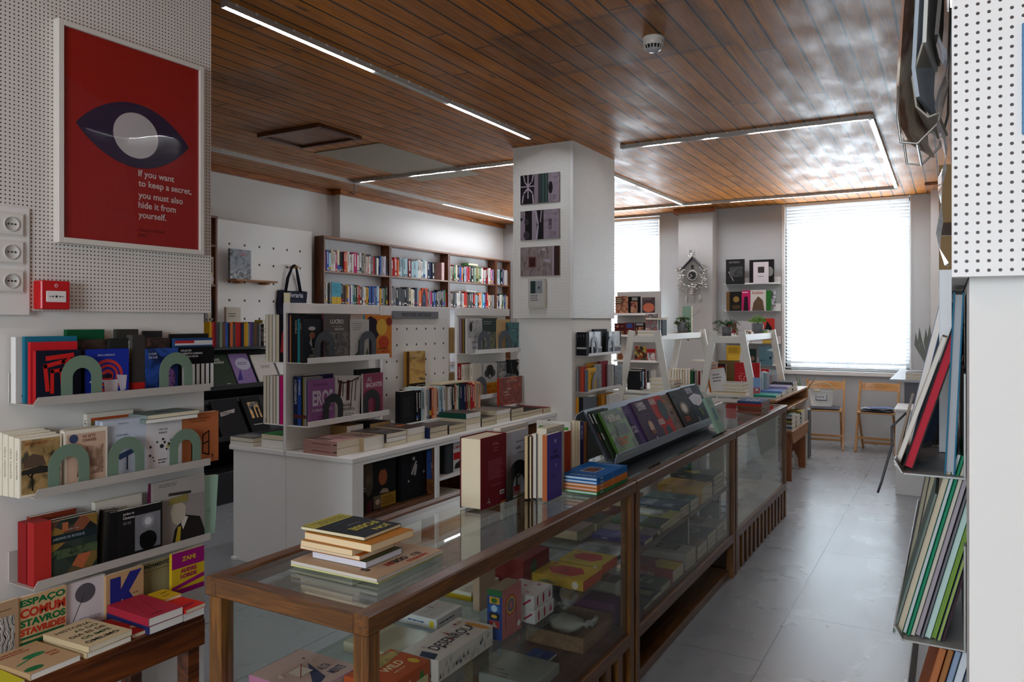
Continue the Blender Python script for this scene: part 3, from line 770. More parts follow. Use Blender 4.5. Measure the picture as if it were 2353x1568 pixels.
# ------------------------------------------------------------------ black stepped display rack
t = thing('display_rack', 'black stepped rack of slanted books behind the white display unit', 'display rack', (-5.60,3.55,0))
bk = paint('#17181b', .5)
boxpart('side_panel', t, 0,.62,1.40,1.42,0,.95,bk,.002); boxpart('side_panel', t, 0,.62,0,.02,0,.95,bk,.002)
boxpart('top_shelf', t, 0,.32,0,1.40,1.215,1.235,bk,.002)
boxpart('back_panel', t, -.0,.02,0,1.42,0,1.215,bk,.002)
for (x, z) in ((.34,.905),(.50,.51)):
    MB().add([(x-.17,.02,z+.30),(x-.17,1.40,z+.30),(x,1.40,z),(x,.02,z),(x-.18,.02,z+.30),(x-.18,1.40,z+.30),(x-.01,1.40,z-.01),(x-.01,.02,z-.01)],[(0,3,2,1),(4,5,6,7),(0,1,5,4),(1,2,6,5),(2,3,7,6),(3,0,4,7)],bk).build('slanted_board', t)
    boxpart('lip', t, x-.01,x+.075,.02,1.40,z-.015,z,bk,.001); boxpart('lip', t, x+.07,x+.08,.02,1.40,z-.015,z+.025,bk,.001)
boxpart('base', t, 0,.6,.02,1.40,.0,.25,bk,.002)
t = thing('storage_box', 'plain grey cabinet on the floor beyond the white display unit', 'cabinet', (-5.4,4.98,0))
boxpart('body', t, 0,.42,0,.8,.0,.62,paint('#8f8c8a',.6),.004); boxpart('door', t, .42,.432,.01,.79,.02,.60,paint('#979492',.6),.003)

# ------------------------------------------------------------------ metal tent stand for slanted paperbacks on the counter
t = thing('book_stand', 'long blue-grey metal tent stand with slanted paperbacks on the counters', 'book stand', (-1.30, 2.83, .8335))
ms = paint('#8d99a6', .35, .35); Ls = 1.55
# A-profile: front sheet faces +x (aisle) with an upturned lip
def sheet(pts, th, y0, y1, m):
    mb = MB()
    for (xa,za),(xb,zb) in zip(pts[:-1], pts[1:]):
        d = Vector((xb-xa, zb-za)).normalized(); nx, nz = -d.y*th/2, d.x*th/2
        mb.add([(xa+nx,y0,za+nz),(xb+nx,y0,zb+nz),(xb+nx,y1,zb+nz),(xa+nx,y1,za+nz),(xa-nx,y0,za-nz),(xb-nx,y0,zb-nz),(xb-nx,y1,zb-nz),(xa-nx,y1,za-nz)],[(0,1,2,3),(7,6,5,4),(0,4,5,1),(1,5,6,2),(2,6,7,3),(3,7,4,0)],m)
    return mb
sheet([(.0,.255),(.105,.055),(.138,.048),(.146,.088)], .003, 0, Ls, ms).build('front_sheet', t)
sheet([(.0,.255),(.105,.055)], .004, 0, .004, ms).build('edge', t)
sheet([(.0,.255),(-.03,.235),(-.10,.004)], .003, 0, Ls, ms).build('back_sheet', t)
sheet([(.105,.055),(.085,.0),(.175,.0),(.185,.0)], .003, 0.02, Ls-.02, paint('#4c5258',.4,.3)).build('foot', t)

# ------------------------------------------------------------------ white trestle tables with platforms
def trestle(label, xc, y0, Lx=1.36):
    t = thing('trestle_shelf', label, 'display table', (xc, y0, 0), 0, 'white trestle display tables'); m = paint('#cfccc2', .45)
    for y in (0, Lx):
        for s in (-1, 1):
            MB().bar((s*.375,y,0),(s*.125,y,1.365),.062,.03,m).build('leg', t)
        MB().bbox(-.125,.125,y-.012,y+.012,1.255,1.313,m,.002).build('crossbar', t)
        MB().bbox(-.25,.25,y-.012,y+.012,.70,.745,m,.002).build('crossbar', t)
    for s in (-1,1):
        MB().bbox(s*.12-.012,s*.12+.012,.015,Lx-.015,1.275,1.335,m,.002).build('rail', t)
    MB().bbox(-.11,.11,.02,Lx-.02,1.30,1.318,m,.002).build('platform', t)
    MB().bbox(-.34,.20,.0155,Lx-.0155,.765,.785,m,.002).build('tabletop', t)
trestle('white trestle table with a high platform, close behind the column ledges', -2.54, 6.93, 1.5)
trestle('white trestle table with two potted plants on its platform', -1.77, 7.0, 1.35)
# light wooden shelf unit at the end of the trestle
t = thing('low_shelf', 'light wooden open box shelf stacked with books beside the plant table', 'shelf unit', (-1.465,6.60,0))
LWD = wood('#b07a45','#8a5a2c','Y',1,.45,.1)
boxpart('top_board', t, 0,.20,0,1.6,.775,.795,LWD,.002); boxpart('bottom_board', t, 0,.20,0,1.6,.66,.68,LWD,.002)
boxpart('end_board', t, 0,.20,1.58,1.6,.68,.775,LWD,.002); boxpart('back_board', t, 0.0,.012,0,1.58,.68,.775,LWD,.002)
for y in (.02,1.54): boxpart('leg', t, .08,.20,y,y+.04,0,.66,paint('#cfccc2',.45),.002)

# small bench with scalloped legs
t = thing('plank_bench', 'small plank bench with notched legs loaded with books', 'bench', (-1.49,7.2,0))
OW = wood('#b4713a','#8a4d20','Y',1,.45,.2); OZ = wood('#9a5526','#6e3914','Z',1,.45,.2)
boxpart('seat', t, 0,.25,0,.9,.44,.462,OW,.002)
MB().prism([(0,.44),(.9,.44),(.87,.37),(.82,.34),(.08,.34),(.03,.37)],.228,.246,OW,'X').build('apron', t)
for y in (.05,.80): MB().prism([(.01,.44),(.228,.44),(.232,0),(.17,0),(.16,.10),(.12,.17),(.08,.10),(.07,0),(.01,0)],y,y+.022,OZ,'Y').build('leg', t)

# ------------------------------------------------------------------ folding chairs
def chair(label, x, y, rz):
    t = thing('folding_chair', label, 'chair', (x,y,0), rz, 'pale wooden folding chairs'); m = wood('#c08a4c','#a06c30','Z',1.2,.4,.25); mx = wood('#c08a4c','#a06c30','X',1.2,.4,.25)
    w = .20
    for s in (-1,1):   # long members: from the front foot up to the back top
        MB().bar((s*w,-.17,0),(s*w,.19,.77),.022,.036,m).build('back_leg', t)
        MB().bar((s*(w-.026),.20,0),(s*(w-.026),-.13,.44),.020,.034,m).build('leg', t)
    n = 8; v = []; f = []   # curved backrest
    for k, (dz) in enumerate((.665,.745)):
        for i in range(n+1):
            q = -1+2*i/n
            for dy in (0,.012): v.append((q*(w-.008), .145+.04*(k)+.03*(1-q*q)+dy, dz+.008*(1-q*q)*k))
    a = 2*(n+1)
    for i in range(n):
        j = 2*i; f += [(j,j+2,a+j+2,a+j),(j+1,a+j+1,a+j+3,j+3),(j,j+1,j+3,j+2),(a+j,a+j+2,a+j+3,a+j+1)]
    f += [(0,a,a+1,1),(2*n,2*n+1,a+2*n+1,a+2*n)]
    MB().add(v,f,mx).build('backrest', t)
    mb = MB()
    for i in range(6): mb.bbox(-w+.012,w-.012,-.19+i*.06,-.14+i*.06,.435,.449,mx,.003)
    mb.build('seat', t)
    MB().bbox(-w,w,-.105,-.085,.14,.165,mx,.003).build('stretcher', t)
    MB().bbox(-w+.03,w-.03,.135,.155,.06,.085,mx,.003).build('stretcher', t)
    cu = paint('#4c4e55', .9)
    v = []; f = []; n = 10
    for s in (0,1):
        for i in range(n+1):
            for j in range(n+1):
                x_ = -1+2*i/n; y_ = -1+2*j/n; e = (max(0,1-abs(x_)**4)*max(0,1-abs(y_)**4))**.4
                v.append((x_*.16, y_*.15-.02, .450+ (.012+.022*e if s else .012-.011*e)))
    N = (n+1)**2
    for i in range(n):
        for j in range(n):
            q = i*(n+1)+j; f += [(q,q+1,q+n+2,q+n+1),(N+q,N+q+n+1,N+q+n+2,N+q+1)]
    tag(MB().add(v,f,cu,True).build('seat_cushion', M=Matrix.Translation((x,y,.0)) @ Matrix.Rotation(rz,4,'Z')), 'flat dark grey cushion on '+label.split(',')[0].replace('wooden ','').replace('pale ','the '), 'cushion', 'dark seat cushions')
    return t
chair('pale folding chair holding a white basket, under the wide blind', -1.27, 9.42, R(4))
chair('pale folding chair holding loose papers, under the wide blind', -.72, 9.42, R(-3))

# desk with books at the far right wall
t = thing('service_counter', 'grey topped white service counter near the far corner of the aisle', 'counter', (-.47,7.7,0))
boxpart('top', t, -.02,.46,0,1.6,.905,.93,paint('#9b9c9e',.4),.003); boxpart('panel', t, .10,.46,.02,1.58,.0,.905,paint('#55565b',.6),.003)
t = thing('low_cabinet', 'low white cabinet in front of the grey topped service counter', 'cabinet', (-.41,7.15,0))
boxpart('body', t, 0,.40,0,.52,0,.70,WHITE,.003); boxpart('top', t, -.01,.41,-.01,.52,.70,.72,WHITE,.003)
# ------------------------------------------------------------------ books
PAGES = ('#e9dfc8','#e4d8bd','#ece6d8','#dfd2b4','#efeae0')
def dmat(c): return paint(c, .6, spec=.12) if isinstance(c, str) else c
def deco(mb, items, w, h, P):
    """print on a panel w x h; P(x, z, layer) gives the point; coordinates are fractions of the panel"""
    for k, it in enumerate(items):
        o = it[0]; e = k+1
        if o == 'r':
            _, a, b, c, d, m = it; mb.add([P(a*w,b*h,e),P(c*w,b*h,e),P(c*w,d*h,e),P(a*w,d*h,e)],[(0,1,2,3)],dmat(m))
        elif o == 'e':
            _, cx, cy, rx, ry, m = it; mb.add([P(cx*w+rx*w*math.cos(2*math.pi*i/24), cy*h+ry*w*math.sin(2*math.pi*i/24), e) for i in range(24)],[tuple(range(24))],dmat(m))
        elif o == 'p':
            _, pts, m = it; mb.add([P(x*w,y*h,e) for x,y in pts],[tuple(range(len(pts)))],dmat(m))
        elif o == 'o':   # ring: cx cy r thickness
            _, cx, cy, r, th, m = it; n = 28; v = []
            for q in (r, r-th):
                for i in range(n): v.append(P(cx*w+q*w*math.cos(2*math.pi*i/n), cy*h+q*w*math.sin(2*math.pi*i/n), e))
            mb.add(v,[(i,(i+1)%n,n+(i+1)%n,n+i) for i in range(n)],dmat(m))
        elif o == 's':   # stroke through points, width fraction
            _, pts, th, m = it
            for (xa,ya),(xb,yb) in zip(pts[:-1],pts[1:]):
                a = Vector((xa*w,ya*h)); b = Vector((xb*w,yb*h)); d = (b-a)
                if d.length < 1e-6: continue
                d.normalize(); nn = Vector((-d.y,d.x))*th*w/2; a -= d*th*w*.4; b += d*th*w*.4
                mb.add([P(*(a+nn),e),P(*(b+nn),e),P(*(b-nn),e),P(*(a-nn),e)],[(0,1,2,3)],dmat(m))
        elif o == 't':   # text: x, baseline y, cap height (fraction of h), colour, max width, bold
            _, s, x, y, ch, m = it[:6]; mw = it[6] if len(it) > 6 else .95-x; bold = it[7] if len(it) > 7 else True
            vs, fs, tw, th = text_tris(s, bold); k1 = ch*h/th; kx = min(k1, mw*w/tw)
            if len(it) > 8: kx = mw*w/tw
            mb.add([P(x*w+q[0]*kx, y*h+q[1]*k1, e) for q in vs], fs, dmat(m))
        elif o == 'v':   # vertical text running down: x, top y, cap height as fraction of w, colour, max length
            _, s, x, y, ch, m = it[:6]; ml = it[6] if len(it) > 6 else y-.05
            vs, fs, tw, th = text_tris(s, True); k1 = ch*w/th; kx = min(k1*1.2, ml*h/tw)
            mb.add([P(x*w+q[1]*k1, y*h-q[0]*kx, e) for q in vs], fs, dmat(m))
        elif o == 'l':   # n lines of small print
            _, a, b, c, d, n, m = it; rr = random.Random(n+int(a*99))
            for i in range(n):
                z = d-(d-b)*(i+.2)/n; hh = (d-b)/n*.42; x1 = c-(c-a)*rr.random()*.3; x = a
                while x < x1-.01:
                    l = min(.03+.09*rr.random(), x1-x); mb.add([P(x*w,(z-hh)*h,e),P((x+l)*w,(z-hh)*h,e),P((x+l)*w,z*h,e),P(x*w,z*h,e)],[(0,1,2,3)],dmat(m)); x += l+.018
def bookM(p, yaw, lean=0, tilt=0):
    return Matrix.Translation(p) @ Matrix.Rotation(R(yaw),4,'Z') @ Matrix.Rotation(R(-lean),4,'X') @ Matrix.Rotation(R(tilt),4,'Y')
NB = [0]
def book(label, w, h, t, c, M, front=(), spine=(), back=(), pages=None, hard=False, group=None, name='book', cat='book', sc=None, lite=False):
    NB[0] += 1
    pages = pages or PAGES[NB[0] % 5]; pm = dmat(pages) if not isinstance(pages, str) else paint(pages, .8)
    cm = dmat(c); sm = dmat(sc) if sc else cm; q = .0022 if hard else .0008; ov = .003 if hard else 0
    F_ = lambda x, z, e: (x, -.00025*e, z)
    B_ = lambda x, z, e: (w-x, t+.00025*e, z)
    S_ = lambda x, z, e: (-.00025*e, t-x, z)
    mb = MB(); cv = mb
    cv.box(q,w,0,q,0,h,cm); cv.box(0,q,0,t,0,h,sm); cv.box(q,w,t-q,t,0,h,cm)
    deco(cv, front, w, h, F_); deco(cv, back, w, h, B_); deco(cv, spine, t, h, S_)
    if lite:
        mb.box(q,w-.0006-ov,q,t-q,.0006+ov,h-.0006-ov,pm)
        o = mb.build(name, M=M); return tag(o, label, cat, group)
    t_ = thing(name, label, cat, group=group, M=M)
    cv.build('cover', t_)
    MB().box(q,w-.0008-ov,q,t-q,.0008+ov,h-.0008-ov,pm).build('pages', t_)
    return t_

def fo(label, u0, u1, vt, X, z0, t, c, front=(), lean=0, tilt=0, **k):
    """book facing +X with its face on plane X between photo columns u0, u1"""
    a = at(u0, vt, X=X); b = at(u1, vt, X=X)
    return book(label, b.y-a.y, (a.z-z0)/max(.5,math.cos(R(lean))), t, c, bookM((X, a.y, z0), 90, lean, tilt), front, **k)
def fy(label, u0, u1, vt, Y, z0, t, c, front=(), lean=0, tilt=0, **k):
    """book facing -Y with its face on plane Y"""
    a = at(u0, vt, Y=Y); b = at(u1, vt, Y=Y)
    return book(label, b.x-a.x, a.z-z0, t, c, bookM((a.x, Y, z0), 0, lean, tilt), front, **k)
def side(label, u0, u1, vt, Y, z0, w, c, show='spine', tilt=0, **k):
    """book whose narrow edge is seen on plane Y"""
    a = at(u0, vt, Y=Y); b = at(u1, vt, Y=Y); t = b.x-a.x; h = a.z-z0
    if show == 'spine': return book(label, w, h, t, c, bookM((b.x, Y, z0), 90, tilt), **k)
    return book(label, w, h, t, c, bookM((a.x, Y+w, z0), -90, tilt), **k)
def flat(label, x1, y0, z0, lx, ly, t, c, yaw=90, front=(), rot=0, **k):
    """lying book; x1, y0 is its corner towards the aisle and the camera"""
    if yaw in (90,-90): w, h = ly, lx
    else: w, h = lx, ly
    if k.get('name') is None: k['name'] = 'stacked_book'
    M = Matrix.Translation((x1-lx/2, y0+ly/2, z0+t)) @ Matrix.Rotation(R(yaw+rot),4,'Z') @ Matrix.Translation((-w/2,-h/2,0)) @ Matrix.Rotation(R(-90),4,'X')
    return book(label, w, h, t, c, M, front, **k)
def quad(z0, c, l, r):
    C = at(*c, z=z0); L_ = at(*l, z=z0); R_ = at(*r, z=z0)
    return C.x, C.y, C.x-L_.x, R_.y-C.y
def flatpx(label, c, l, r, z0, t, col, yaw=90, front=(), rot=0, zq=None, **k):
    x1, y0, lx, ly = quad(zq or z0, c, l, r)
    return flat(label, x1, y0, z0, lx, ly, t, col, yaw, front, rot, **k)
ORD = 'first second third fourth fifth sixth seventh eighth ninth tenth eleventh twelfth thirteenth fourteenth fifteenth sixteenth seventeenth eighteenth nineteenth twentieth'.split()
ORD += ['twenty-'+o for o in ORD[:9]]+['thirtieth']+['thirty-'+o for o in ORD[:9]]+['fortieth']+['forty-'+o for o in ORD[:9]]
PAL = {'pk':('#c96a8c','pink'),'mg':('#b01f63','magenta'),'rd':('#b4231f','red'),'dr':('#6d1420','dark red'),'or':('#cf6a35','orange'),'pe':('#dfa583','peach'),
 'yl':('#d0a01e','yellow'),'ol':('#8b8558','olive'),'gn':('#2f6b3d','green'),'dg':('#45484a','dark grey'),'gy':('#8c8c8c','grey'),'bk':('#1b1b1e','black'),'wh':('#dedbd4','white'),
 'cr':('#d9ccb0','cream'),'br':('#6b4630','brown'),'tn':('#a3937e','tan'),'nv':('#1f2747','navy'),'bl':('#3559a3','blue'),'lb':('#a9c6cf','pale blue'),'cy':('#3ba0bd','cyan'),
 'tl':('#2b6f78','teal'),'mt':('#a9cfb8','mint'),'pu':('#54407c','purple'),'lv':('#8f8bb0','lavender'),'pl':('#cfc6d2','pale lilac'),'sg':('#7f9179','sage')}
def spine_row(seq, X, ya, yb, z0, hmin, hmax, dep, where, end, group, name='paperback', kind='paperback', D=1, seed=0, lean_last=False, marks=True):
    """upright row, spines to +X, from ya to yb"""
    rr = random.Random(seed); seq = seq.split(); ws = []
    for s in seq: ws.append((float(s.split(':')[1]) if ':' in s else 1)*(.7+.6*rr.random()))
    k = (yb-ya)/sum(ws); y = ya
    for i, s in enumerate(seq):
        code = s.split(':')[0]; c, cn = PAL[code]; t = ws[i]*k; h = hmin+(hmax-hmin)*rr.random()
        tc = '#e9e4da' if code in ('bk','dg','nv','dr','rd','bl','tl','gn','br','pu','mg','cy','ol','sg','or') else '#3a3634'
        dec = []
        if marks and t > .010:
            a = .25+.1*rr.random()
            q = rr.random(); l0 = .35+.25*rr.random()
            if q < .6:
                z = .92
                while z > .92-l0: dz = .012+.03*rr.random(); dec.append(('r',a,z-dz,a+.34,z,tc)); z -= dz+.012
            if rr.random() < .6: dec.append(('r',.3,.05,.7,.05+.5*t/h,tc))
            if rr.random() < .25: dec.append(('r',0,.12,1,.12+.2*rr.random(),rr.choice(['#c9a227','#b4231f','#dedbd4','#3559a3','#1b1b1e'])))
        book(f'{cn} {kind}, {ORD[i]} from {end} on {where}', dep*(.85+.15*rr.random()), h, t*.965, c, bookM((X-.004-.008*rr.random(), y+t*.965, z0+.0005), 180), spine=dec, group=group, name=name, cat='book', lite=True)
        y += t

# ---- the four wooden bookcases
top = {0:'pk bl lb cr wh mg cr bk bk rd or wh wh wh mg:2 wh wh gy tn wh rd wh gy rd dg wh bk bl gy pl pl dg',
       1:'rd rd:1.3 or gy lb lb lb dr:2 lb lb lb wh wh wh lb wh nv nv bk:1.6',
       2:'or mt dr gn cr nv nv bl or bk lb pk rd gy bk:1.6 sg sg ol ol gn wh rd wh dr dr wh wh mg lv',
       3:'lb lb wh tl bk bk lv wh wh gy'}
low = {0:'bk wh bk gy',
       1:'gy gy bk dg:1.4 dg:1.2 bk:1.2 dg:1.4 cr cr wh nv gy or:1.4',
       2:'gy br dg dg gy wh wh wh gy wh rd rd br dg dg dg rd gy lb bk or:2 cr cy bl dr rd cr br gy gy',
       3:'wh nv wh wh gn wh bl cr cr or'}
NAMES = ['the nearest bookcase','the second bookcase','the third bookcase','the last bookcase']
for i, (a, b) in enumerate(CASES):
    e = [b-.03, b-.30, b-.04, b-.03][i]
    spine_row(top[i], -5.80, a+.028, e, 2.0, .19, .235, .11, 'top shelf of '+NAMES[i], 'its near end', 'spines on the upper shelf of the wall bookcases', seed=i+1)
e0, e1 = CASES[0]
spine_row(low[0], -5.80, e0+.028, e0+.135, 1.645, .21, .235, .11, 'lower shelf of the nearest bookcase', 'its near end', 'spines on the lower shelf of the wall bookcases', seed=11)
book('teal and yellow book facing out on the lower shelf of the nearest bookcase', .145, .235, .025, '#4f9fb0', bookM((-5.805, e0+.138, 1.6455), 90), [('r',0,0,1,.33,'#c9a632'),('l',.12,.5,.9,.92,6,'#2f6f86'),('s',[(.5,.02),(.55,.25),(.62,.42)],.03,'#b3502a')])
spine_row('bk dg br yl cr pu wh tl gn br rd dr gy wh wh yl bk bl nv bl gy bl lb or yl dg gy gn dg', -5.80, e0+.287, e1-.03, 1.645, .19, .225, .11, 'the lower shelf, nearest bookcase', 'the facing book', 'spines on the lower shelf of the wall bookcases', seed=12)
e0, e1 = CASES[1]
spine_row(low[1], -5.80, e0+.028, e0+.63, 1.645, .20, .235, .11, 'lower shelf of the second bookcase', 'its near end', 'spines on the lower shelf of the wall bookcases', seed=13)
book('orange and red book with a dark arch facing out on the second bookcase', .12, .235, .02, '#c04a2a', bookM((-5.805, e0+.633, 1.6455), 90), [('p',[(0,0),(.8,0),(.8,.5),(.62,.85),(.45,.98),(.25,.85),(.05,.5)],'#2b3046'),('l',.2,.2,.65,.6,4,'#6b7390')])
spine_row('dr gy mg nv bl bk bk gy bk bk pu gn rd', -5.80, e0+.757, e1-.03, 1.645, .19, .225, .11, 'the lower shelf, second bookcase', 'the facing book', 'spines on the lower shelf of the wall bookcases', seed=14)
book('worn pink marbled book near the far end of the second top shelf', .11, .23, .06, art(['#a87470','#c79a92','#8a5a58'],60,3), bookM((-5.805, e1-.09, 2.0005), 180))
for i in (2,3):
    a, b = CASES[i]
    spine_row(low[i], -5.80, a+.028, b-.03, 1.645, .18, .225, .11, 'lower shelf of '+NAMES[i], 'its near end', 'spines on the lower shelf of the wall bookcases', seed=20+i)
flat('green book lying across the top row of the third bookcase', -5.80, CASES[2][0]+.48, 2.237, .12, .24, .03, '#5f9a63', 90)
flat('thin white book lying across the lower row of the third bookcase', -5.80, CASES[2][0]+.42, 1.872, .11, .26, .012, '#d4d0c6', 90)
spine_row('cy or wh or', -5.80, 9.60, 9.80, 1.27, .2, .24, .11, 'third shelf of the last bookcase', 'its near end', 'spines low on the last bookcase', seed=31)
spine_row('tl bk tl cr', -5.63, 4.38, 4.50, 1.78, .24, .26, .12, 'middle shelf of the cut-off bookcase', 'its near end', 'spines on the cut-off bookcase', seed=32)
spine_row('bk gy cr bk', -5.63, 4.38, 4.50, 1.45, .2, .24, .12, 'lower shelf of the cut-off bookcase', 'its near end', 'spines on the cut-off bookcase', seed=33)
fo('grey cover with cobblestones standing on the small peg shelf', 529, 577, 571, -5.80, 1.8515, .03, art(['#4a4d52','#8d939b','#3a3c40'],14,2), [('r',0,0,1,.3,art(['#1d1e20','#a9adb2','#2b2c2f','#c9ccd0'],60,5,'vor')),('t','O LUGAR',.42,.86,.05,'#b04a45'),('t','DE PONTO',.42,.79,.05,'#b04a45')])
t = thing('peg_shelf', 'lower small peg shelf holding the cream book with yellow marks', 'shelf', (-5.90,4.82,1.22)); boxpart('board', t, 0,.13,0,.25,0,.016,PW,.002)
fo('cream book with yellow marks standing against the pegboard', 520, 553, 706, -5.80, 1.237, .03, '#cfc6b4', [('l',.15,.72,.75,.85,2,'#5a5248'),('p',[(.2,.35),(.5,.5),(.9,.42),(.8,.6),(.4,.62)],'#d7a92a')])

# ---- black stepped rack
spine_row('yl rd dr dg sg br bl bk or dg rd rd nv yl yl gy pu dg br dg gy', -5.30, 4.20, 4.74, 1.2355, .2, .215, .15, 'top of the black stepped rack', 'the pier', 'spines on top of the black rack', seed=41, marks=False)
for k in range(5):
    flat(f'{["lowest","second lowest","middle","second","topmost"][k]} of the grey magazines piled on the black rack', -5.29, 4.755, 1.2355+.04*k, .2, .16, .036, ['#4b4742','#8f887c','#9c958a','#6e675c','#4f4a42'][k], 90, group='magazines on the black rack', name='magazine', cat='magazine', lite=True)
flat('small yellow booklet on the grey magazine pile', -5.32, 4.765, 1.4365, .1, .1, .03, '#a08a2c', 90)
la = 29.5
def rack(label, u0, u1, X, z, h, c, front, **k):
    a = at(u0, 800, X=X-.06); b = at(u1, 800, X=X-.06)
    book(label, b.y-a.y, h, .012, c, bookM((X+.045, a.y, z+.010), 90, la), front, **k)
rack('dark green cover with white lettering on the black rack', 470, 527, -5.25, .905, .30, '#2c3a28', [('t','TRAIS',.35,.80,.07,'#c9c9b8'),('t','MUNDO',.35,.71,.07,'#c9c9b8'),('l',.6,.06,.8,.09,1,'#c9c9b8')])
rack('lilac cover with a pale speech bubble on the black rack', 531, 573, -5.25, .905, .30, '#8a6f9d', [('e',.6,.66,.4,.3,'#b9b4c4'),('p',[(0,.15),(.35,.5),(.3,.15)],'#3a2f7a'),('l',.3,.62,.8,.72,2,'#544a66')])
rack('white booklet with a small red flower on the black rack', 580, 626, -5.25, .905, .28, '#d3cbc0', [('e',.75,.86,.08,.08,'#b8564a'),('l',.3,.5,.8,.62,3,'#6b645a')])
rack('black cover with a torn white title strip on the black rack', 492, 553, -5.10, .51, .33, '#1c1a1c', [('p',[(.2,.55),(.75,.62),(.8,.72),(.22,.66)],'#b9b0a8'),('l',.26,.58,.74,.66,2,'#2a2523')])
rack('black cover with an orange sunset picture on the black rack', 562, 604, -5.10, .51, .33, '#17171a', [('r',.25,.4,.8,.85,art(['#b5762c','#d9a04a','#2e3b3a'],12,4)),('s',[(.45,.42),(.45,.7)],.12,'#15161a'),('s',[(.65,.42),(.65,.66)],.12,'#15161a'),('l',.2,.18,.85,.25,1,'#b9b9b0')])

# ---- ledge 1 on the pier
P1, P2, P3 = 1.2105, .9455, .6805
ART1 = art(['#14161d','#3a4150','#8d9aa5','#191c22'],22,1)
fo('white spined book with a grey drawing, first on the upper pier ledge', 36, 110, 775, -2.372, P1, .026, '#c3bfba', [('s',[(.2,.1),(.5,.5),(.3,.9)],.05,'#3b393b'),('e',.4,.3,.2,.2,'#56545a')], sc='#e2e0dc')
fo('teal cover standing behind the red one on the upper pier ledge', 57, 177, 774, -2.352, P1, .014, '#1f6c86')
fo('dark green book at the back of the upper pier ledge', 154, 240, 758, -2.392, P1, .018, '#14512f', [('t','VAO',.3,.80,.06,'#1d2a22')])
fo('bright red cover with dark lettering on the upper pier ledge', 70, 178, 787, -2.332, P1, .014, '#c2222a', [('l',.35,.66,.95,.74,2,'#6d1018')])
fo('navy cover with a red maze drawing on the upper pier ledge', 82, 186, 807, -2.310, P1, .016, '#191b2b', [('s',[(.25,.85),(.8,.9)],.10,'#c8241f'),('s',[(.25,.25),(.2,.7),(.6,.78),(.75,.7),(.75,.2)],.09,'#c8241f'),('s',[(.35,.2),(.35,.6),(.55,.62),(.58,.3),(.68,.25)],.08,'#c8241f'),('s',[(.2,.08),(.8,.1)],.07,'#c8241f'),('e',.72,.8,.06,.06,'#c8241f')], sc='#b11f22')
fo('dark photo cover at the back of the upper pier ledge', 186, 275, 781, -2.375, P1, .014, art(['#1b1a1a','#4a3a30','#2a2624'],30,6))
fo('cover with an orange half fruit on the upper pier ledge', 252, 300, 778, -2.350, P1, .012, '#2a2b28', [('e',.6,.66,.36,.3,'#c9582c'),('e',.6,.66,.24,.2,'#d9773a')])
fo('blue cover with a white bathtub and red rings on the upper pier ledge', 195, 296, 804, -2.318, P1, .015, '#1c2f96', [('o',.5,.45,.36,.07,'#c23a3a'),('o',.5,.45,.25,.06,'#c23a3a'),('o',.5,.45,.14,.08,'#c23a3a'),('p',[(.1,.36),(.75,.36),(.72,.0),(.45,.0),(.42,.32),(.1,.32)],'#cfc9cf'),('p',[(.7,.46),(.95,.44),(.92,.14),(.8,.1),(.75,.3)],'#bdb8c4'),('r',.32,.40,.6,.48,'#2a2430'),('t','BOLA E BRANCO',.28,.86,.035,'#b9c0d8')], sc='#191b22')
fo('tall charcoal book leaning on the upper pier ledge', 268, 318, 757, -2.36, P1, .018, '#35342f', tilt=0)
fo('thick grey spined book with a red foot on the upper pier ledge', 304, 333, 770, -2.33, P1, .035, '#3b3835', [('r',0,0,1,.2,'#b0231f')], sc='#4a4743', spine=[('r',0,0,1,.2,'#b0231f'),('v','EDITORA',.3,.9,.3,'#b5b0a6',.4)])
fo('grey topped book standing at the back beside the leaning charcoal one', 332, 373, 761, -2.385, P1, .014, '#2d2b2c', [('r',.05,.8,.95,.9,'#4d4a4a')])
fo('dark rose photo cover at the back of the upper pier ledge', 322, 390, 778, -2.365, P1, .012, art(['#5e3b36','#2a2322','#7c5a50'],25,8))
fo('black topped book at the back near the end of the upper pier ledge', 393, 479, 768, -2.385, P1, .014, '#1c1b1c')
fo('blue and white striped cover at the back of the upper pier ledge', 402, 488, 778, -2.355, P1, .02, '#28456f', [('r',0,.86,1,.95,'#c9c9cc'),('r',0,.9,.5,.95,'#b3232a')])
fo('black cover with a blue haze of smoke on the upper pier ledge', 336, 409, 802, -2.325, P1, .02, art(['#0c0e14','#14224a','#2a4fa0','#0f1119'],9,2), [('t','A COR',.08,.86,.045,'#c9c9cc'),('t','DA LUZ',.08,.78,.045,'#c9c9cc'),('e',.72,.3,.2,.3,art(['#3d2d5a','#8d5a9a','#1b1b2e'],80,3))])
fo('black cover with white upright bars on the upper pier ledge', 409, 492, 799, -2.325, P1, .018, '#101012', [('t','ATLAS DO',.07,.90,.045,'#d9d9d9'),('t','LABIRINTO HUMANO',.07,.83,.045,'#d9d9d9'),('t','E OUTRAS PECAS',.07,.76,.045,'#d9d9d9')]+[('r',.1+.13*i,.02,.19+.13*i,.6,'#d4d2cf') for i in range(7)])
def arch(label, u0, u1, vt, X, z0, col='#6f8672', g='sage green arched bookends on the pier ledges', band=.27):
    a = at(u0, vt, X=X); b = at(u1, vt, X=X); m = at((u0+u1)/2, vt, X=X); w = b.y-a.y
    bookend(label, (X, (a.y+b.y)/2, z0), R(90), w, m.z-z0, col, w*band, g)
arch('sage green arched bookend in front of the navy maze cover', 140, 234, 817, -2.292, P1)
arch('sage green arched bookend in front of the blue haze cover', 366, 442, 810, -2.292, P1)

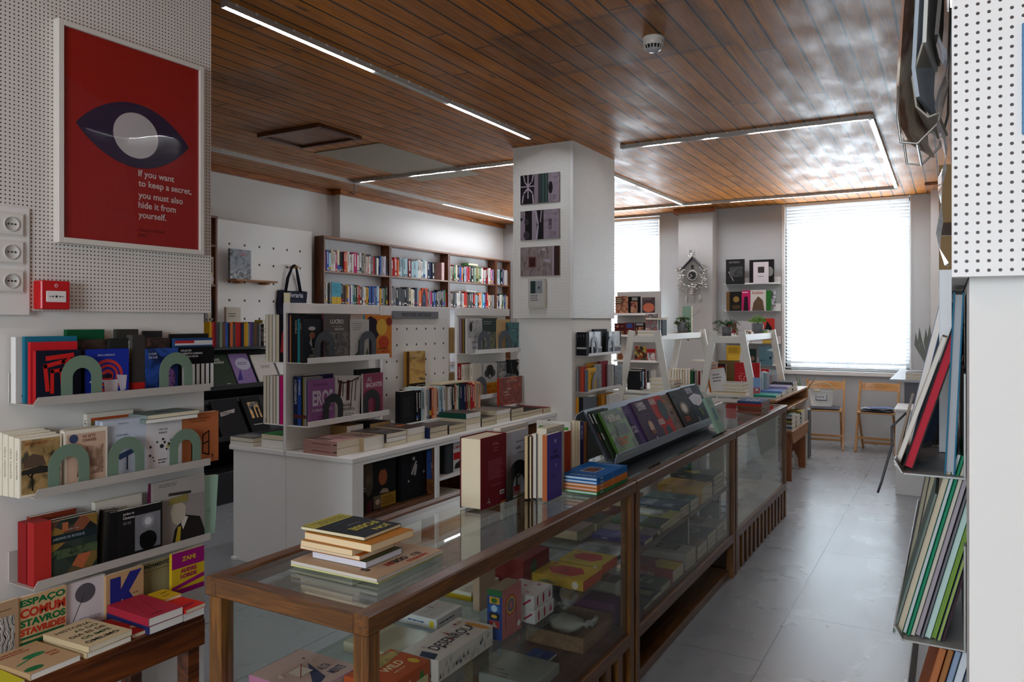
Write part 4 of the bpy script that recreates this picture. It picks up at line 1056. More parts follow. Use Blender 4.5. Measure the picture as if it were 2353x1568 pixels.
# ---- ledge 2
for k in range(4):
    a = at(46,1009,X=-2.30); b = at(143,1009,X=-2.30)
    book(['cream bordered book with a brown landscape, front of the stack on the middle pier ledge','cream book directly behind the landscape cover','third cream book behind the landscape cover','rearmost cream book behind the landscape cover'][k], b.y-a.y, a.z-P2+.004*k, .026, '#e4dcc8', bookM((-2.303-.0275*k, a.y-.002*k, P2), 90), [('r',.04,.04,.96,.96,art(['#3f3a2c','#8f7448','#b0905e','#4d4a3c'],26,4)),('p',[(.08,.6),(.3,.72),(.55,.66),(.62,.5),(.1,.48)],'#5c4a3c'),('s',[(.3,.1),(.28,.35),(.4,.42)],.04,'#2b2820'),('s',[(.28,.3),(.15,.4)],.03,'#2b2820'),('p',[(0.04,.45),(.5,.5),(.96,.42),(.96,.36),(.04,.38)],'#2f2c26'),('l',.1,.86,.8,.92,2,'#9a4a2c')] if k == 0 else (), spine=[('v','obra reunida',.3,.8,.4,'#9c8f78',.5)], group='cream books stacked on the middle pier ledge')
fo('cream bordered book with a rose brown ink drawing on the middle pier ledge', 148, 247, 992, -2.302, P2, .024, '#e2d8c6', [('r',.05,.05,.95,.93,'#c9a992'),('r',.3,.2,.9,.7,art(['#b9957d','#8a6a58','#c9a992'],26,5)),('t','AS SETE',.4,.85,.05,'#7d4a38'),('t','CHAVES',.4,.78,.05,'#7d4a38'),('e',.2,.85,.1,.1,'#3d4a6a'),('s',[(.2,.7),(.35,.4),(.3,.2)],.05,'#6b5548')])
fo('second copy directly behind the rose brown ink drawing', 150, 246, 989, -2.328, P2, .024, '#e2d8c6')
fo('white book with a red and olive strip at the back of the middle pier ledge', 200, 306, 952, -2.385, P2, .02, '#d9d2c4', [('r',.08,.55,.95,.93,'#7a6a3a'),('r',.08,.88,.95,.93,'#b5532c')], spine=[('v','LETRAS',.3,.9,.5,'#3a3530',.4)])
fo('pale blue book with a table drawing on the middle pier ledge', 236, 335, 970, -2.318, P2, .018, '#c3cad8', [('t','FRANCISCO',.35,.92,.025,'#6b7285'),('t','O QUE SOBRA',.3,.72,.03,'#6b7285'),('p',[(.2,.38),(.75,.5),(.85,.45),(.4,.32)],'#3c4f74'),('s',[(.3,.34),(.3,.2)],.03,'#2b3a5a'),('s',[(.55,.36),(.55,.14)],.03,'#2b3a5a'),('s',[(.78,.44),(.78,.28)],.03,'#2b3a5a')])
fo('paler blue copy directly behind the table drawing cover', 226, 330, 968, -2.345, P2, .018, '#b4bccb')
fo('white book with small black blots on the middle pier ledge', 335, 418, 957, -2.318, P2, .02, '#d8d2d2', [('t','LIVRO DE',.35,.72,.03,'#4b4748'),('t','ENSAIOS',.35,.66,.03,'#4b4748'),('l',.33,.12,.62,.22,2,'#5a5658')]+[('e',x,y,r,r,'#2b282a') for x,y,r in ((.12,.45,.03),(.3,.52,.025),(.42,.44,.05),(.5,.5,.03),(.62,.46,.04),(.1,.3,.03),(.18,.26,.02),(.55,.38,.025),(.45,.56,.03),(.68,.52,.03),(.2,.2,.02))]+[('e',.58,.43,.035,.035,'#b5a52c')])
fo('rust orange book with black chair drawings on the middle pier ledge', 419, 502, 954, -2.318, P2, .02, '#b5693f', [('t','NOTAS DO MARCENEIRO',.2,.87,.03,'#7a3f20'),('t','E OUTRAS ESTORIAS',.2,.82,.03,'#7a3f20'),('s',[(.55,.55),(.72,.62),(.72,.15),(.55,.2),(.55,.55)],.03,'#171412'),('s',[(.25,.1),(.25,.5)],.03,'#171412'),('s',[(.55,.38),(.72,.42)],.03,'#171412'),('s',[(.25,.3),(.4,.34)],.03,'#171412'),('r',.8,.08,.83,.16,'#171412')])
flat('grey green book lying on the middle pier ledge books, upper one', -2.285, 1.565, 1.129, .125, .20, .013, '#7d8c86', 90, [('e',.5,.5,.16,.05,'#4a5450')])
flat('grey green book lying underneath another on the middle pier ledge', -2.287, 1.56, 1.115, .125, .20, .013, '#74837c', 90)
arch('sage green arched bookend in front of the landscape cover', 110, 205, 1021, -2.292, P2)
arch('sage green arched bookend in front of the pale blue table cover', 249, 331, 1004, -2.292, P2)
arch('sage green arched bookend between the blotted and rust covers', 389, 461, 986, -2.292, P2)

# ---- ledge 3
REDP = paint('#8f1f1f', .8)
fo('thick red edged book, first on the lowest pier ledge', 60, 110, 1204, -2.345, P3, .045, '#8a2222', pages='#a02a26', sc='#8f1d1f')
fo('second thick red edged book on the lowest pier ledge', 78, 118, 1204, -2.300, P3, .035, '#b3302a', pages='#a02a26', sc='#a82626')
fo('rust red cover at the back of the lowest pier ledge', 69, 175, 1190, -2.385, P3, .018, '#8a3a24')
fo('dark collage cover with a torn forest on the lowest pier ledge', 106, 223, 1204, -2.305, P3, .014, art(['#161a18','#2e3a34','#8a6a2e','#23302c','#b5603a'],19,9,'vor'), [('r',.0,.62,1,.76,'#1d2a2c'),('t','JARDINS DE BOSQUE',.12,.66,.055,'#8d9aa0',.8),('l',.4,.8,.66,.83,1,'#9aa39a'),('r',.3,.8,.42,.95,'#a3603c'),('r',.1,.35,1,.5,art(['#1c2420','#4a5a3c','#151a18'],30,3))], sc='#4c5450')
fo('second copy directly behind the torn forest collage', 101, 220, 1200, -2.322, P3, .014, '#3d4442', sc='#555c58')
fo('white topped book with a handwritten title on the lowest pier ledge', 219, 326, 1156, -2.375, P3, .02, '#d9cfbf', [('t','O Livro',.35,.80,.06,'#4a443c',.4,False)])
for k, (a, b, X, c) in enumerate(((224,262,-2.335,'#201f1f'),(232,268,-2.318,'#3d3a34'),(244,272,-2.302,'#191818'))):
    fo(('black','dark brown','glossy black')[k]+' book leaning between the collage and the dandelion cover', a, b, 1175+3*k, X, P3, .014, c, tilt=5, group='leaning dark books on the lowest pier ledge')
fo('black cover with a grey photo of a pale globe on the lowest pier ledge', 272, 373, 1176, -2.300, P3, .016, '#1c1a1b', [('t','Jardins de',.1,.88,.055,'#c9c6c0',.3),('t','Outono',.1,.81,.055,'#c9c6c0',.3),('l',.1,.7,.3,.76,2,'#8a8684'),('r',.36,.14,.95,.84,art(['#5a5a5e','#77777c','#636368'],6,2)),('e',.66,.68,.14,.14,'#8f9094'),('e',.66,.68,.08,.08,'#c4c5c8'),('e',.66,.3,.2,.2,'#0e0d0e'),('e',.58,.38,.12,.1,'#0e0d0e'),('r',.6,.14,.72,.25,'#0e0d0e')])
fo('dark purple and yellow spined book leaning behind the portrait cover', 340, 352, 1115, -2.36, P3, .02, '#5a1d3a', [('r',0,0,1,.3,'#c9a520')], tilt=4)
fo('grey cover with a painted man in a dark suit on the lowest pier ledge', 352, 470, 1112, -2.325, P3, .012, '#8e8782', [('r',0,.72,1,1,'#a39d97'),('l',.1,.9,.5,.96,2,'#6b6560'),('p',[(.35,0),(.4,.22),(.6,.42),(.9,.34),(1,.1),(1,0)],'#26221f'),('p',[(.32,.5),(.36,.34),(.46,.28),(.6,.36),(.62,.55),(.5,.66),(.38,.64)],'#b4aa98'),('p',[(.28,.62),(.65,.62),(.66,.74),(.3,.72)],'#8b7f45'),('s',[(.3,.78),(.7,.76)],.05,'#3a3633'),('p',[(.4,.0),(.46,.26),(.52,.26),(.5,.0)],'#b39a2e'),('p',[(.52,.3),(.6,.4),(.66,.38),(.56,.2)],'#c7bfb2')])
fo('mint green cover leaning at the far end of the lowest pier ledge', 448, 494, 1098, -2.345, P3, .012, '#a5c9b4', [('r',.15,.75,.25,.85,'#b8564a'),('r',.2,.5,.28,.56,'#b8564a'),('e',.6,.4,.1,.06,'#8fb5a0')], tilt=4)

# ---- books on the pier bench
Z = .5225
def up(label, u0, u1, vt, c, front=(), X=-2.275, **k): fo(label, u0, u1, vt, X, Z, .014, c, front, **k)
up('tan cover with a black and white scribble print on the bench', -20, 43, 1393, '#a88a6c', [('r',.1,.05,.85,.72,art(['#111111','#d9d6d0','#111111','#c9c6c0'],26,2,'wave')),('l',.3,.82,.8,.86,1,'#6b4a34')], X=-2.27)
up('tall poster-like cover reading ESPACO COMUM on the bench', 44, 152, 1376, '#c2a076', [('t','ESPAÇO',.02,.78,.16,'#10663a',.96,2.4,1),('t','COMUM',.02,.58,.18,'#b5311f',.96,2.4,1),('t','STAVROS',.02,.41,.14,'#10663a',.96,2.4,1),('t','STAVRIDES',.02,.25,.13,'#b5311f',.96,2.4,1),('r',.02,.05,.9,.13,'#1b5a33'),('r',.02,.18,.95,.22,'#1b5a33')])
up('white cover with a large grey disc and thin line on the bench', 148, 242, 1347, '#cdc5c8', [('e',.5,.72,.25,.23,'#555257'),('s',[(.48,.72),(.2,.18)],.015,'#38363a'),('l',.35,.08,.95,.2,4,'#6b666c')], X=-2.285)
up('tan cover with a huge blue letter K on the bench', 244, 330, 1325, '#b8946a', [('p',[(.1,.05),(.1,.9),(.38,.9),(.38,.6),(.62,.95),(.95,.95),(.6,.5),(.9,.05),(.6,.05),(.42,.38),(.38,.33),(.38,.05)],'#272a7a'),('l',.7,.4,.9,.45,1,'#6b5238')], X=-2.275, )
up('olive card cover headed FUNDAMENTO on the bench', 317, 394, 1300, '#8d8460', [('t','FUNDAMENTO',.05,.84,.10,'#24332c',.9,2.4,1),('r',.05,.76,.95,.775,'#5f5a3e'),('r',.93,.05,.945,.76,'#5f5a3e')], X=-2.30)
up('magenta and yellow cover by Audre Lorde on the bench', 395, 469, 1275, '#c9a81f', [('r',0,.62,1,1,'#8f1668'),('r',0,0,1,.12,'#8f1668'),('p',[(0,.12),(0,.2),(1,.36),(1,.26)],'#8f1668'),('t','ZAMI',.3,.76,.11,'#d3a030',.42,2.4,1),('t','AUDRE',.25,.49,.10,'#a02050',.5,2.4,1),('t','LORDE',.25,.36,.10,'#a02050',.5,2.4,1)], X=-2.275)
def fl(label, x1, y0, z0, lx, ly, t, c, front=(), yaw=90, rot=0, **k): flat(label, x1, y0, z0, lx, ly, t, c, yaw, front, rot, **k)
fl('card book with a green lobster drawing at the near end of the bench', -2.062, 1.075, Z, .20, .135, .016, '#b99a74', [('e',.55,.55,.22,.10,'#2a7a4c'),('s',[(.1,.4),(.5,.5)],.04,'#2a7a4c'),('e',.2,.15,.18,.1,'#1f6b40'),('l',.1,.75,.7,.9,2,'#a8503c'),('l',.7,.3,.95,.5,2,'#a8503c')], rot=3)
flat('yellow magazine poking out at the near end of the bench', -2.065, .96, Z, .18, .11, .006, '#c9c22c', 90, name='magazine', cat='magazine')
fl('cream book with scattered capital letters on the bench, upper of two', -2.060, 1.225, Z+.0165, .20, .135, .015, '#cbb892', [('t','HISTORIA',.1,.78,.09,'#4a3f30',.8),('t','AS DO',.35,.62,.09,'#3d5a3c'),('t','DIA ES DE',.1,.46,.09,'#4a3f30',.8),('t','OS IMPE',.2,.30,.09,'#3d5a3c',.7),('t','OMILIMO',.1,.12,.09,'#2c2a26',.8)], rot=4)
fl('cream book beneath the one with scattered capital letters', -2.062, 1.225, Z, .20, .135, .015, '#c4b08a', rot=2)
fl('red book with a blue triangle design on the bench', -2.075, 1.372, Z, .17, .125, .012, '#a82a22', [('p',[(.2,.3),(.55,.55),(.5,.2)],'#c9a878'),('p',[(.4,.45),(.9,.6),(.65,.2)],'#26607c'),('r',.3,.7,.6,.95,'#7d6a6a')])
fl('white paged book with a blue cover, lower of two on the bench', -2.056, 1.415, Z, .21, .115, .024, '#232a5c', pages='#e4e0da')
fl('red lined book on top of the blue one on the bench', -2.056, 1.415, Z+.0245, .21, .115, .024, '#a62a3c', [('s',[(.1,.1),(.5,.9)],.01,'#7c1c2c'),('s',[(.4,.1),(.8,.9)],.01,'#7c1c2c'),('s',[(.1,.7),(.9,.3)],.01,'#7c1c2c'),('l',.2,.08,.7,.14,1,'#7c1c2c')], pages='#e4e0da', rot=-1)
fl('flame red book with purple lettering near the bench end', -2.054, 1.531, Z+.0225, .20, .075, .012, '#cf2a20', [('l',.1,.1,.9,.2,1,'#6a1f5a')], rot=3)
fl('white paged book under the flame red one at the bench end', -2.056, 1.533, Z, .20, .074, .022, '#d8d4d0', pages='#dedad2')
flat('yellow book with black scribbles by the bench end', -2.165, 1.545, Z+.035, .09, .06, .01, '#c9a520', 90, [('s',[(.2,.3),(.6,.35)],.06,'#1b1a18'),('s',[(.4,.6),(.8,.66)],.06,'#1b1a18')])
# ---- white display unit, section nearest the camera
XF = -3.205; L1, L2 = 1.2145, .8495
for k, (u0,u1,c,v,lb) in enumerate(((662,666,'#2b2650',721,'dark violet'),(666,669,'#b5732c',724,'orange edged'),(669,676,'#17171a',722,'black'),(676,684,'#1d1c1e',726,'glossy black'),(684,689,'#1f8a94',733,'teal'),(689,693,'#3a2620',733,'brown'))):
    side(lb+' spine at the near end of the upper ledge, first section', u0, u1, v, 3.18, L1, .13-.004*k, c, group='spines at the near end of the unit', spine=[('v','NOVELA',.3,.9,.45,'#b9b4aa',.5)] if k % 2 else ())
fo('tall black cover at the back of the upper ledge, first section', 700, 742, 722, -3.26, L1, .03, '#151517')
fo('black cover with a turbaned old man and pale capital lettering', 697, 745, 733, -3.205, L1, .014, '#232629', [('p',[(.3,.0),(.35,.35),(.5,.42),(.65,.3),(.7,0)],'#17181b'),('e',.42,.62,.14,.12,'#8a5a42'),('e',.40,.78,.17,.07,'#b5aca6'),('p',[(.28,.44),(.36,.6),(.42,.34)],'#b5aca6'),('t','ELOGIO',.38,.28,.05,'#c9c0ae',.3),('t','DA',.45,.21,.05,'#c9c0ae',.2),('t','LOUCURA',.28,.13,.06,'#c9c0ae',.5)])
fo('brown grey cover titled LUCRO over a mass of snakes', 743, 805, 722, -3.198, L1, .015, '#5d5552', [('r',0,0,1,.62,art(['#1f1c1b','#6e625a','#3a3330','#8a7d72'],24,5)),('t','LUCRO',.25,.80,.09,'#d8d3cc',.6),('l',.3,.72,.72,.745,1,'#b9b2aa'),('t','MARK DOTY',.4,.66,.04,'#cfc9c0',.35)], sc='#4c2230')
fo('white cover with a small green statue drawing beside LUCRO', 806, 848, 734, -3.190, L1, .014, '#bdb8b0', [('l',.1,.72,.7,.92,4,'#8b8780'),('p',[(.2,.02),(.2,.12),(.38,.2),(.42,.5),(.5,.5),(.5,.2),(.7,.1),(.7,.02)],'#4a5246'),('p',[(.78,.1),(.9,.3),(.98,.1)],'#55604e')])
fo('cover with a dark man in profile against orange and yellow', 838, 900, 724, -3.220, L1, .014, '#cf7a28', [('p',[(.0,.0),(0,.85),(.2,.98),(.42,.9),(.5,.75),(.52,.55),(.42,.45),(.4,.2),(.2,0)],'#2a1a24'),('e',.62,.72,.2,.2,'#d9a93f'),('e',.7,.36,.2,.16,'#b53f1e'),('e',.9,.85,.12,.1,'#8a3018'),('t','GABRIELA BILHAR',.45,.20,.035,'#3a1c14',.5),('t','A COMISSAO',.42,.12,.06,'#a8261c',.55),('t','DA INFANTA',.42,.04,.06,'#a8261c',.55)], sc='#2a7a8a')
DG = '#2b2d33'
arch('charcoal arched bookend before the turbaned man and LUCRO covers', 723, 769, 762, -3.178, L1, DG, 'charcoal arched bookends on the white unit')
arch('charcoal arched bookend before the statue cover', 826, 864, 761, -3.178, L1, DG, 'charcoal arched bookends on the white unit')
for k, (u0,u1,c,v,lb,tx) in enumerate(((674,684,'#1a2240',865,'navy','O CORRESPONDENTE'),(684,692,'#23478f',867,'royal blue','POEMAS'),(692,696,'#141516',867,'black',''),(696,700,'#8a7a34',867,'olive gold',''),(700,704,'#8d8f96',868,'grey',''))):
    side(lb+' spine at the near end of the lower ledge, first section', u0, u1, v, 3.20, L2, .13, c, spine=([('v',tx,.25,.93,.5,'#c9c6c0',.5)] if tx else [])+[('r',0,.15,1,.22,'#5a2a2a')], group='spines at the near end of the unit')
fo('dark blue cover behind EROS on the lower ledge', 700, 766, 864, -3.245, L2, .03, '#232250')
fo('mauve cover titled EROS on the lower ledge of the first section', 711, 769, 874, -3.182, L2, .012, '#8a5688', [('t','ANNE CARSON',.15,.86,.045,'#6a2f60',.65),('t','EROS',.12,.42,.34,'#c9bcc8',.8,2,1),('t','O AMARGO DOCE',.1,.30,.06,'#c9bcc8',.8),('l',.3,.1,.6,.2,2,'#6a2f60')])
fo('white cover with dripping brown paint reading RELIGIAO E VIOLENCIA', 767, 826, 864, -3.200, L2, .016, '#d2cdc6', [('s',[(.1,.88),(.3,.84),(.55,.86),(.9,.95)],.035,'#2f1a1c'),('s',[(.1,.96),(.12,.82)],.02,'#2f1a1c'),('s',[(.92,.98),(.86,.88)],.02,'#2f1a1c'),('s',[(.2,.86),(.16,.5)],.11,'#4a1f22'),('s',[(.3,.86),(.3,.55)],.03,'#2f1a1c'),('s',[(.5,.86),(.5,.5)],.12,'#4a1f22'),('s',[(.66,.88),(.62,.3)],.025,'#2f1a1c'),('s',[(.8,.9),(.78,.45)],.025,'#2f1a1c'),('t','RELIGIÃO',.25,.33,.07,'#2b2728',.5),('t','E VIOLÊNCIA',.25,.24,.07,'#2b2728',.62),('l',.4,.1,.8,.18,2,'#6b6562'),('r',0,0,.6,.05,'#5a1f22')], tilt=3)
fo('black book behind AS BACANTES on the lower ledge', 818, 874, 850, -3.25, L2, .02, '#18181a')
fo('raspberry cover titled AS BACANTES on the lower ledge', 834, 880, 860, -3.190, L2, .014, '#9a4a62', [('t','AS',.2,.82,.10,'#d6c3c6',.3),('t','BACANTES',.15,.68,.11,'#d6c3c6',.8,2,1),('t','?!',.35,.07,.07,'#d6c3c6',.2)], sc='#d2cdc6')
arch('black arched bookend before EROS on the lower ledge', 743, 788, 905, -3.178, L2, '#101012', 'black arched bookends on the white unit')
arch('black arched bookend before AS BACANTES', 835, 873, 895, -3.178, L2, '#101012', 'black arched bookends on the white unit')
# fore edges seen at the back of the unit
for k in range(4):
    side(['first','second','third','fourth'][k]+' cream fore-edge from the camera end of the rear upper ledge', 610+8*k, 617.5+8*k, 723, 3.185, L1, .13, '#3a3330', 'pages', group='fore-edges on the rear ledges')
side('black and red spine beside the cream fore-edges on the rear upper ledge', 642, 654, 722, 3.185, L1, .13, '#15151a', 'spine', spine=[('p',[(.2,.2),(.9,.2),(.9,.7),(.5,.6)],'#a8202a')])
for k in range(5):
    side(['first','second','third','fourth','fifth'][k]+' cream fore-edge from the camera end of the rear lower ledge', 605+7.4*k, 611.8+7.4*k, 864, 3.185, L2, .13, '#4a2a30', 'pages', group='fore-edges on the rear ledges')
side('bright magenta spine beside the fore-edges on the rear lower ledge', 642.5, 654, 864, 3.185, L2, .13, '#c2186f')
ZT = .7005
def pile(lbs, c, l, r, z0, t, cols, fronts=None, **k):
    for i, lb in enumerate(lbs): flatpx(lb, c, l, r, z0+(t+.0006)*i, t, cols[i % len(cols)], front=(fronts or {}).get(i, ()), zq=z0, **k)
flat('blue grey picture book on the rear shelf, upper of two', -3.62, 3.17, ZT+.026, .20, .17, .024, '#4a5560', -90, [('r',.3,.1,.9,.8,art(['#5c4a3a','#8a7a5a','#39434f'],20,3))])
flat('white paged book on the rear shelf, lower of two', -3.62, 3.17, ZT, .20, .17, .025, '#c9c1b0', -90)
flat('green topped book on the rear shelf by the partition', -3.40, 3.20, ZT+.05, .18, .15, .03, '#1f8a3c', -90, [('e',.5,.5,.1,.05,'#a9c9b0')])
flat('cream book under the green one by the partition', -3.40, 3.20, ZT, .18, .15, .049, '#bdb39c', -90)

# piles along the shelf edge, towards the aisle
rose = '#b58a80'
FR = {1:[('r',.45,.1,.98,.9,'#a8807a'),('r',.05,.35,.45,.95,art(['#3a2c28','#8a6a60'],20,2)),('l',.55,.2,.9,.6,4,'#7a4a44')]}
pile(['rose coloured thick paperback, lower of two at the unit corner','rose coloured thick paperback, upper of two at the unit corner'], (774,1050),(692,1042),(831,1039), ZT, .040, [rose], FR, spine=[('r',.46,.0,.6,.1,'#1b1b1e'),('v','HISTORIA DA VIOLENCIA',.4,.75,.2,'#8a3a34',.6)], group='rose paperbacks at the corner of the white unit')
gg = 'books piled along the aisle edge of the white unit'
T2 = {0:[('r',.1,.1,.9,.95,art(['#2b2220','#6a5048','#8a6a58'],18,4))]}
def p2(nm, c, l, r, n, t, cols, f=None, **k):
    w = ['lowest','second lowest','third','topmost'] if n == 4 else ['lowest','middle','topmost'] if n == 3 else ['lower','upper'] if n == 2 else ['single']
    pile([f'{w[i]} book of the {nm}' for i in range(n)], c, l, r, ZT, t, cols, {n-1: f} if f else None, group=gg, **k)
p2('beige pile beside the rose paperbacks', (836,1039.5),(762,1031),(886,1029.5), 1, .078, ['#b5a07e'], [('r',.1,.1,.9,.95,art(['#5a4038','#9a7868'],14,4)),('l',.3,.3,.8,.6,3,'#3a2a26')])
p2('cream pile of three in the first section', (888,1029.5),(808,1020.5),(933,1019), 3, .0265, ['#c2b69a','#3c3836','#35302e'], [('r',0,0,1,1,art(['#231f1e','#5a4e48'],10,4)),('t','DIARIO',.2,.4,.1,'#8d8478',.6)])
p2('pile topped by an orange and black picture', (935,1018),(856,1009),(978,1009), 2, .042, ['#b9a788'], [('r',0,0,1,1,art(['#1f1b1a','#5f4a40','#2e2826'],12,6)),('e',.6,.5,.25,.12,'#b5602c')])
p2('pile with a dark blue spotted spine', (988,1009),(905,1000),(1030,1000), 2, .034, ['#1a2344'], [('r',0,0,1,1,art(['#2a2422','#6a5a50'],14,7)),('e',.3,.6,.2,.1,'#a85c34')], pages='#cbbd9e', spine=[('e',.5,.5,.15,.15,'#c9c6be')])
p2('middle pile with a grey patterned cover', (1032,999),(952,990),(1070,990.5), 2, .028, ['#2c2a29'], [('r',0,0,1,1,art(['#3a3432','#746a62'],16,2))], pages='#cdbf9f')
p2('tall pile with a green edged cover, middle of the shelf', (1071,990),(992,981.5),(1105,982.5), 3, .038, ['#c3b79a','#c3b79a','#1a4a3a'], [('r',0,0,1,1,art(['#231e20','#5a4a4a','#1b191a'],10,9)),('r',.2,.1,.4,.5,'#6a4a44')])
p2('low dark topped pile next to the tall green edged one', (1107,982),(1030,974),(1139,974.5), 2, .030, ['#2a2523'], [('r',0,0,1,1,art(['#241f1e','#4a4040'],10,5))], pages='#cdbf9f')
p2('high cream pile towards the far half', (1141,974.5),(1066,966.5),(1173,967), 3, .031, ['#c6b99b'], [('r',0,0,1,1,art(['#6a605a','#9a8e84'],10,5))])
p2('dark topped pile after the high cream one', (1175,967.5),(1102,960),(1200,961), 3, .028, ['#453e3a'], [('l',.2,.2,.9,.8,4,'#6e655c')], pages='#cbbd9e')
p2('small pile near the far end', (1202,961),(1130,953),(1221,955.5), 2, .024, ['#2a2523'], pages='#cbbd9e')
p2('thin pile beside the red topped book', (1224,955.5),(1150,948),(1246,950), 2, .022, ['#28221f'], pages='#cbbd9e')
p2('red topped book at the far end', (1248,950.5),(1176,943),(1272,944.5), 1, .040, ['#8c3a3a'], [('r',0,0,1,1,'#8f3a38')], pages='#cbbd9e')
# second row, closer to the partition
pile([f'{w} of two brown wrapped blocks of pages under the first section' for w in ('lower','upper')], (797,1022),(760,1018),(842,1015), ZT, .055, ['#b08f5f'], group='brown page blocks behind the piles')
pile([f'{w} of two black topped page blocks under the first section' for w in ('lower','upper')], (850,1013),(812,1009),(905,1004), ZT, .052, ['#231f1e'], pages='#b9955f', group='black topped page blocks behind the piles')
t = thing('riser', 'low white riser carrying the spine row on the display unit', 'riser', (-3.32,3.93,ZT)); boxpart('body', t, 0,.21,0,1.02,0,.075,WP,.002)
t = thing('riser', 'short white riser under the red book near the far end of the unit', 'riser', (-3.32,5.0,ZT)); boxpart('body', t, 0,.21,0,.45,0,.075,WP,.002)
book('black book with its back cover showing at the end of the spine row', .15, .215, .045, '#1b1c1e', bookM((-3.125,3.955,ZT+.076),90), [('l',.2,.2,.8,.8,9,'#3a3b3e')])
spine_row('bk:1.3 bk:1.3 lb wh wh gy nv or pe pe lb lb wh tn:1.4 wh wh bk pe wh gn nv nv nv:1.3 dr ol:1.5 rd rd:1.2 pe tn pe', -3.12, 4.12, 4.93, ZT+.0755, .20, .225, .15, 'the middle of the white unit', 'the black book', 'spines in the middle of the white display unit', seed=51)
flat('thin cream book lying on top of the middle spine row', -3.12, 4.42, ZT+.302, .13, .36, .008, '#cfc09c')
fo('red book titled Museu Imaginario da Europa by the far piles', 1147, 1199, 870, -3.12, ZT+.076, .02, art(['#a8442e','#7a2a1e','#c05a3c'],14,3), [('t','Museu',.35,.55,.07,'#d9cfc4',.5),('t','Imaginário',.2,.44,.07,'#d9cfc4',.7),('t','da Europa',.25,.33,.07,'#d9cfc4',.6),('l',.3,.82,.8,.9,2,'#c9a898'),('l',.4,.08,.75,.12,1,'#c9a898')], sc='#a8341e')

# perforated panel
book('copy behind the golden FRAGMENTOS book on the perforated panel', .185, .255, .022, '#9a7a3a', bookM((-3.302,4.24,.987),90), sc='#b5823a')
book('golden brown book titled FRAGMENTOS on the perforated panel', .185, .255, .02, art(['#4a3216','#b0843a','#d0a85a','#3a2812'],7,3,stretch=(1,1,2.4)), bookM((-3.278,4.245,.987),90), [('t','FRAGMENTOS',.15,.84,.055,'#cfbf98',.7),('r',.1,.78,.95,.785,'#b59a5c'),('r',0,0,1,.12,'#2c1d10')], sc='#5a3a1a')
t = thing('wire_holder', 'small wire holder clipped to the perforated panel under FRAGMENTOS', 'book holder', (-3.337,4.29,.975)); mb = MB()
for a in (.0,.11): mb.tube([(0,a,.008),(.09,a,.004),(.09,a,.03)],.0016,'#c9c9c9',6)
mb.tube([(.09,0,.03),(.09,.11,.03)],.0016,'#c9c9c9',6); mb.build('wire', t)

# ---- far section
L1, L2 = 1.2045, .8495
gC = 'spines at the start of the far section'
for k, (u0,u1,c,v,lb) in enumerate(((1049,1054,'#cfc8c0',730,'white'),(1054,1060,'#8d7f8a',731,'mauve'),(1060,1064,'#6a4438',733,'brown'),(1064,1067,'#7a6a30',733,'olive'),(1067,1071,'#1a1a1b',733,'black'))):
    side(lb+' spine at the start of the far section, upper ledge', u0, u1, v, 4.93, L1, .13, c, group=gC)
fo('white cover with a grey interior photo, upper ledge of the far section', 1073, 1108, 732, -3.215, L1, .016, '#c9c6c2', [('r',.05,.45,.98,.95,art(['#5a5856','#b9b6b2','#8a8886'],30,1)),('e',.25,.75,.1,.17,'#3a3836'),('t','Hiroshima',.3,.3,.05,'#6b6866',.6),('l',.35,.12,.7,.2,2,'#6b6866')])
fo('dark green cover with a misty wood, upper ledge of the far section', 1106, 1143, 731, -3.222, L1, .014, art(['#2c3532','#4a5650','#8a8a6a','#1c2220'],12,7), [('r',0,.6,1,1,'#3c4744'),('l',.15,.8,.7,.92,2,'#8a938e')])
fo('peach coloured cover on the upper ledge of the far section', 1142, 1172, 734, -3.215, L1, .014, '#d0ab7a', [('l',.3,.7,.75,.9,4,'#b58c5c')])
fo('dark teal cover at the end of the upper ledge, far section', 1166, 1197, 741, -3.200, L1, .014, art(['#12303a','#2a5a60','#3f7f80','#14252c'],12,5), [('t','A',.5,.8,.1,'#7d9a9c',.1),('l',.2,.66,.8,.74,1,'#8fa6a6')])
arch('slate arched bookend before the misty wood cover', 1098, 1126, 760, -3.178, L1, '#4a4e56', 'slate arched bookends on the far section')
arch('slate arched bookend before the peach cover', 1145, 1173, 759, -3.178, L1, '#4a4e56', 'slate arched bookends on the far section')
for k, (u0,u1,c,v,lb) in enumerate(((1047,1051,'#cfc8c0',835,'white'),(1051,1060,'#8a1c20',835,'dark red'),(1060,1067,'#cfc6b6',838,'cream'),(1067,1073,'#b5aa98',838,'beige'),(1073,1080,'#a39886',838,'tan'),(1080,1086,'#cfc6b6',838,'ivory'))):
    side(lb+' spine at the start of the far section, lower ledge', u0, u1, v, 4.93, L2, .13, c, group=gC, spine=[('v','CARTAS',.3,.9,.4,'#d9d0c4' if k == 1 else '#5a5248',.4)])
fo('grey street photo cover, lower ledge of the far section', 1086, 1110, 836, -3.215, L2, .016, art(['#8a8784','#c9c6c0','#5a5754'],26,4))
fo('cover with a huge gas mask above an orange band', 1109, 1142, 836, -3.213, L2, .014, '#c2beb6', [('e',.5,.82,.25,.16,'#3a3836'),('e',.28,.7,.16,.14,'#4a4846'),('e',.72,.7,.16,.14,'#4a4846'),('e',.5,.7,.2,.22,'#2b2928'),('e',.5,.6,.09,.08,'#a09c96'),('r',0,0,1,.42,'#d08a1e'),('t','JOGO DA',.1,.24,.08,'#b5341e',.75),('t','PECADOR',.1,.1,.1,'#b5341e',.75)])
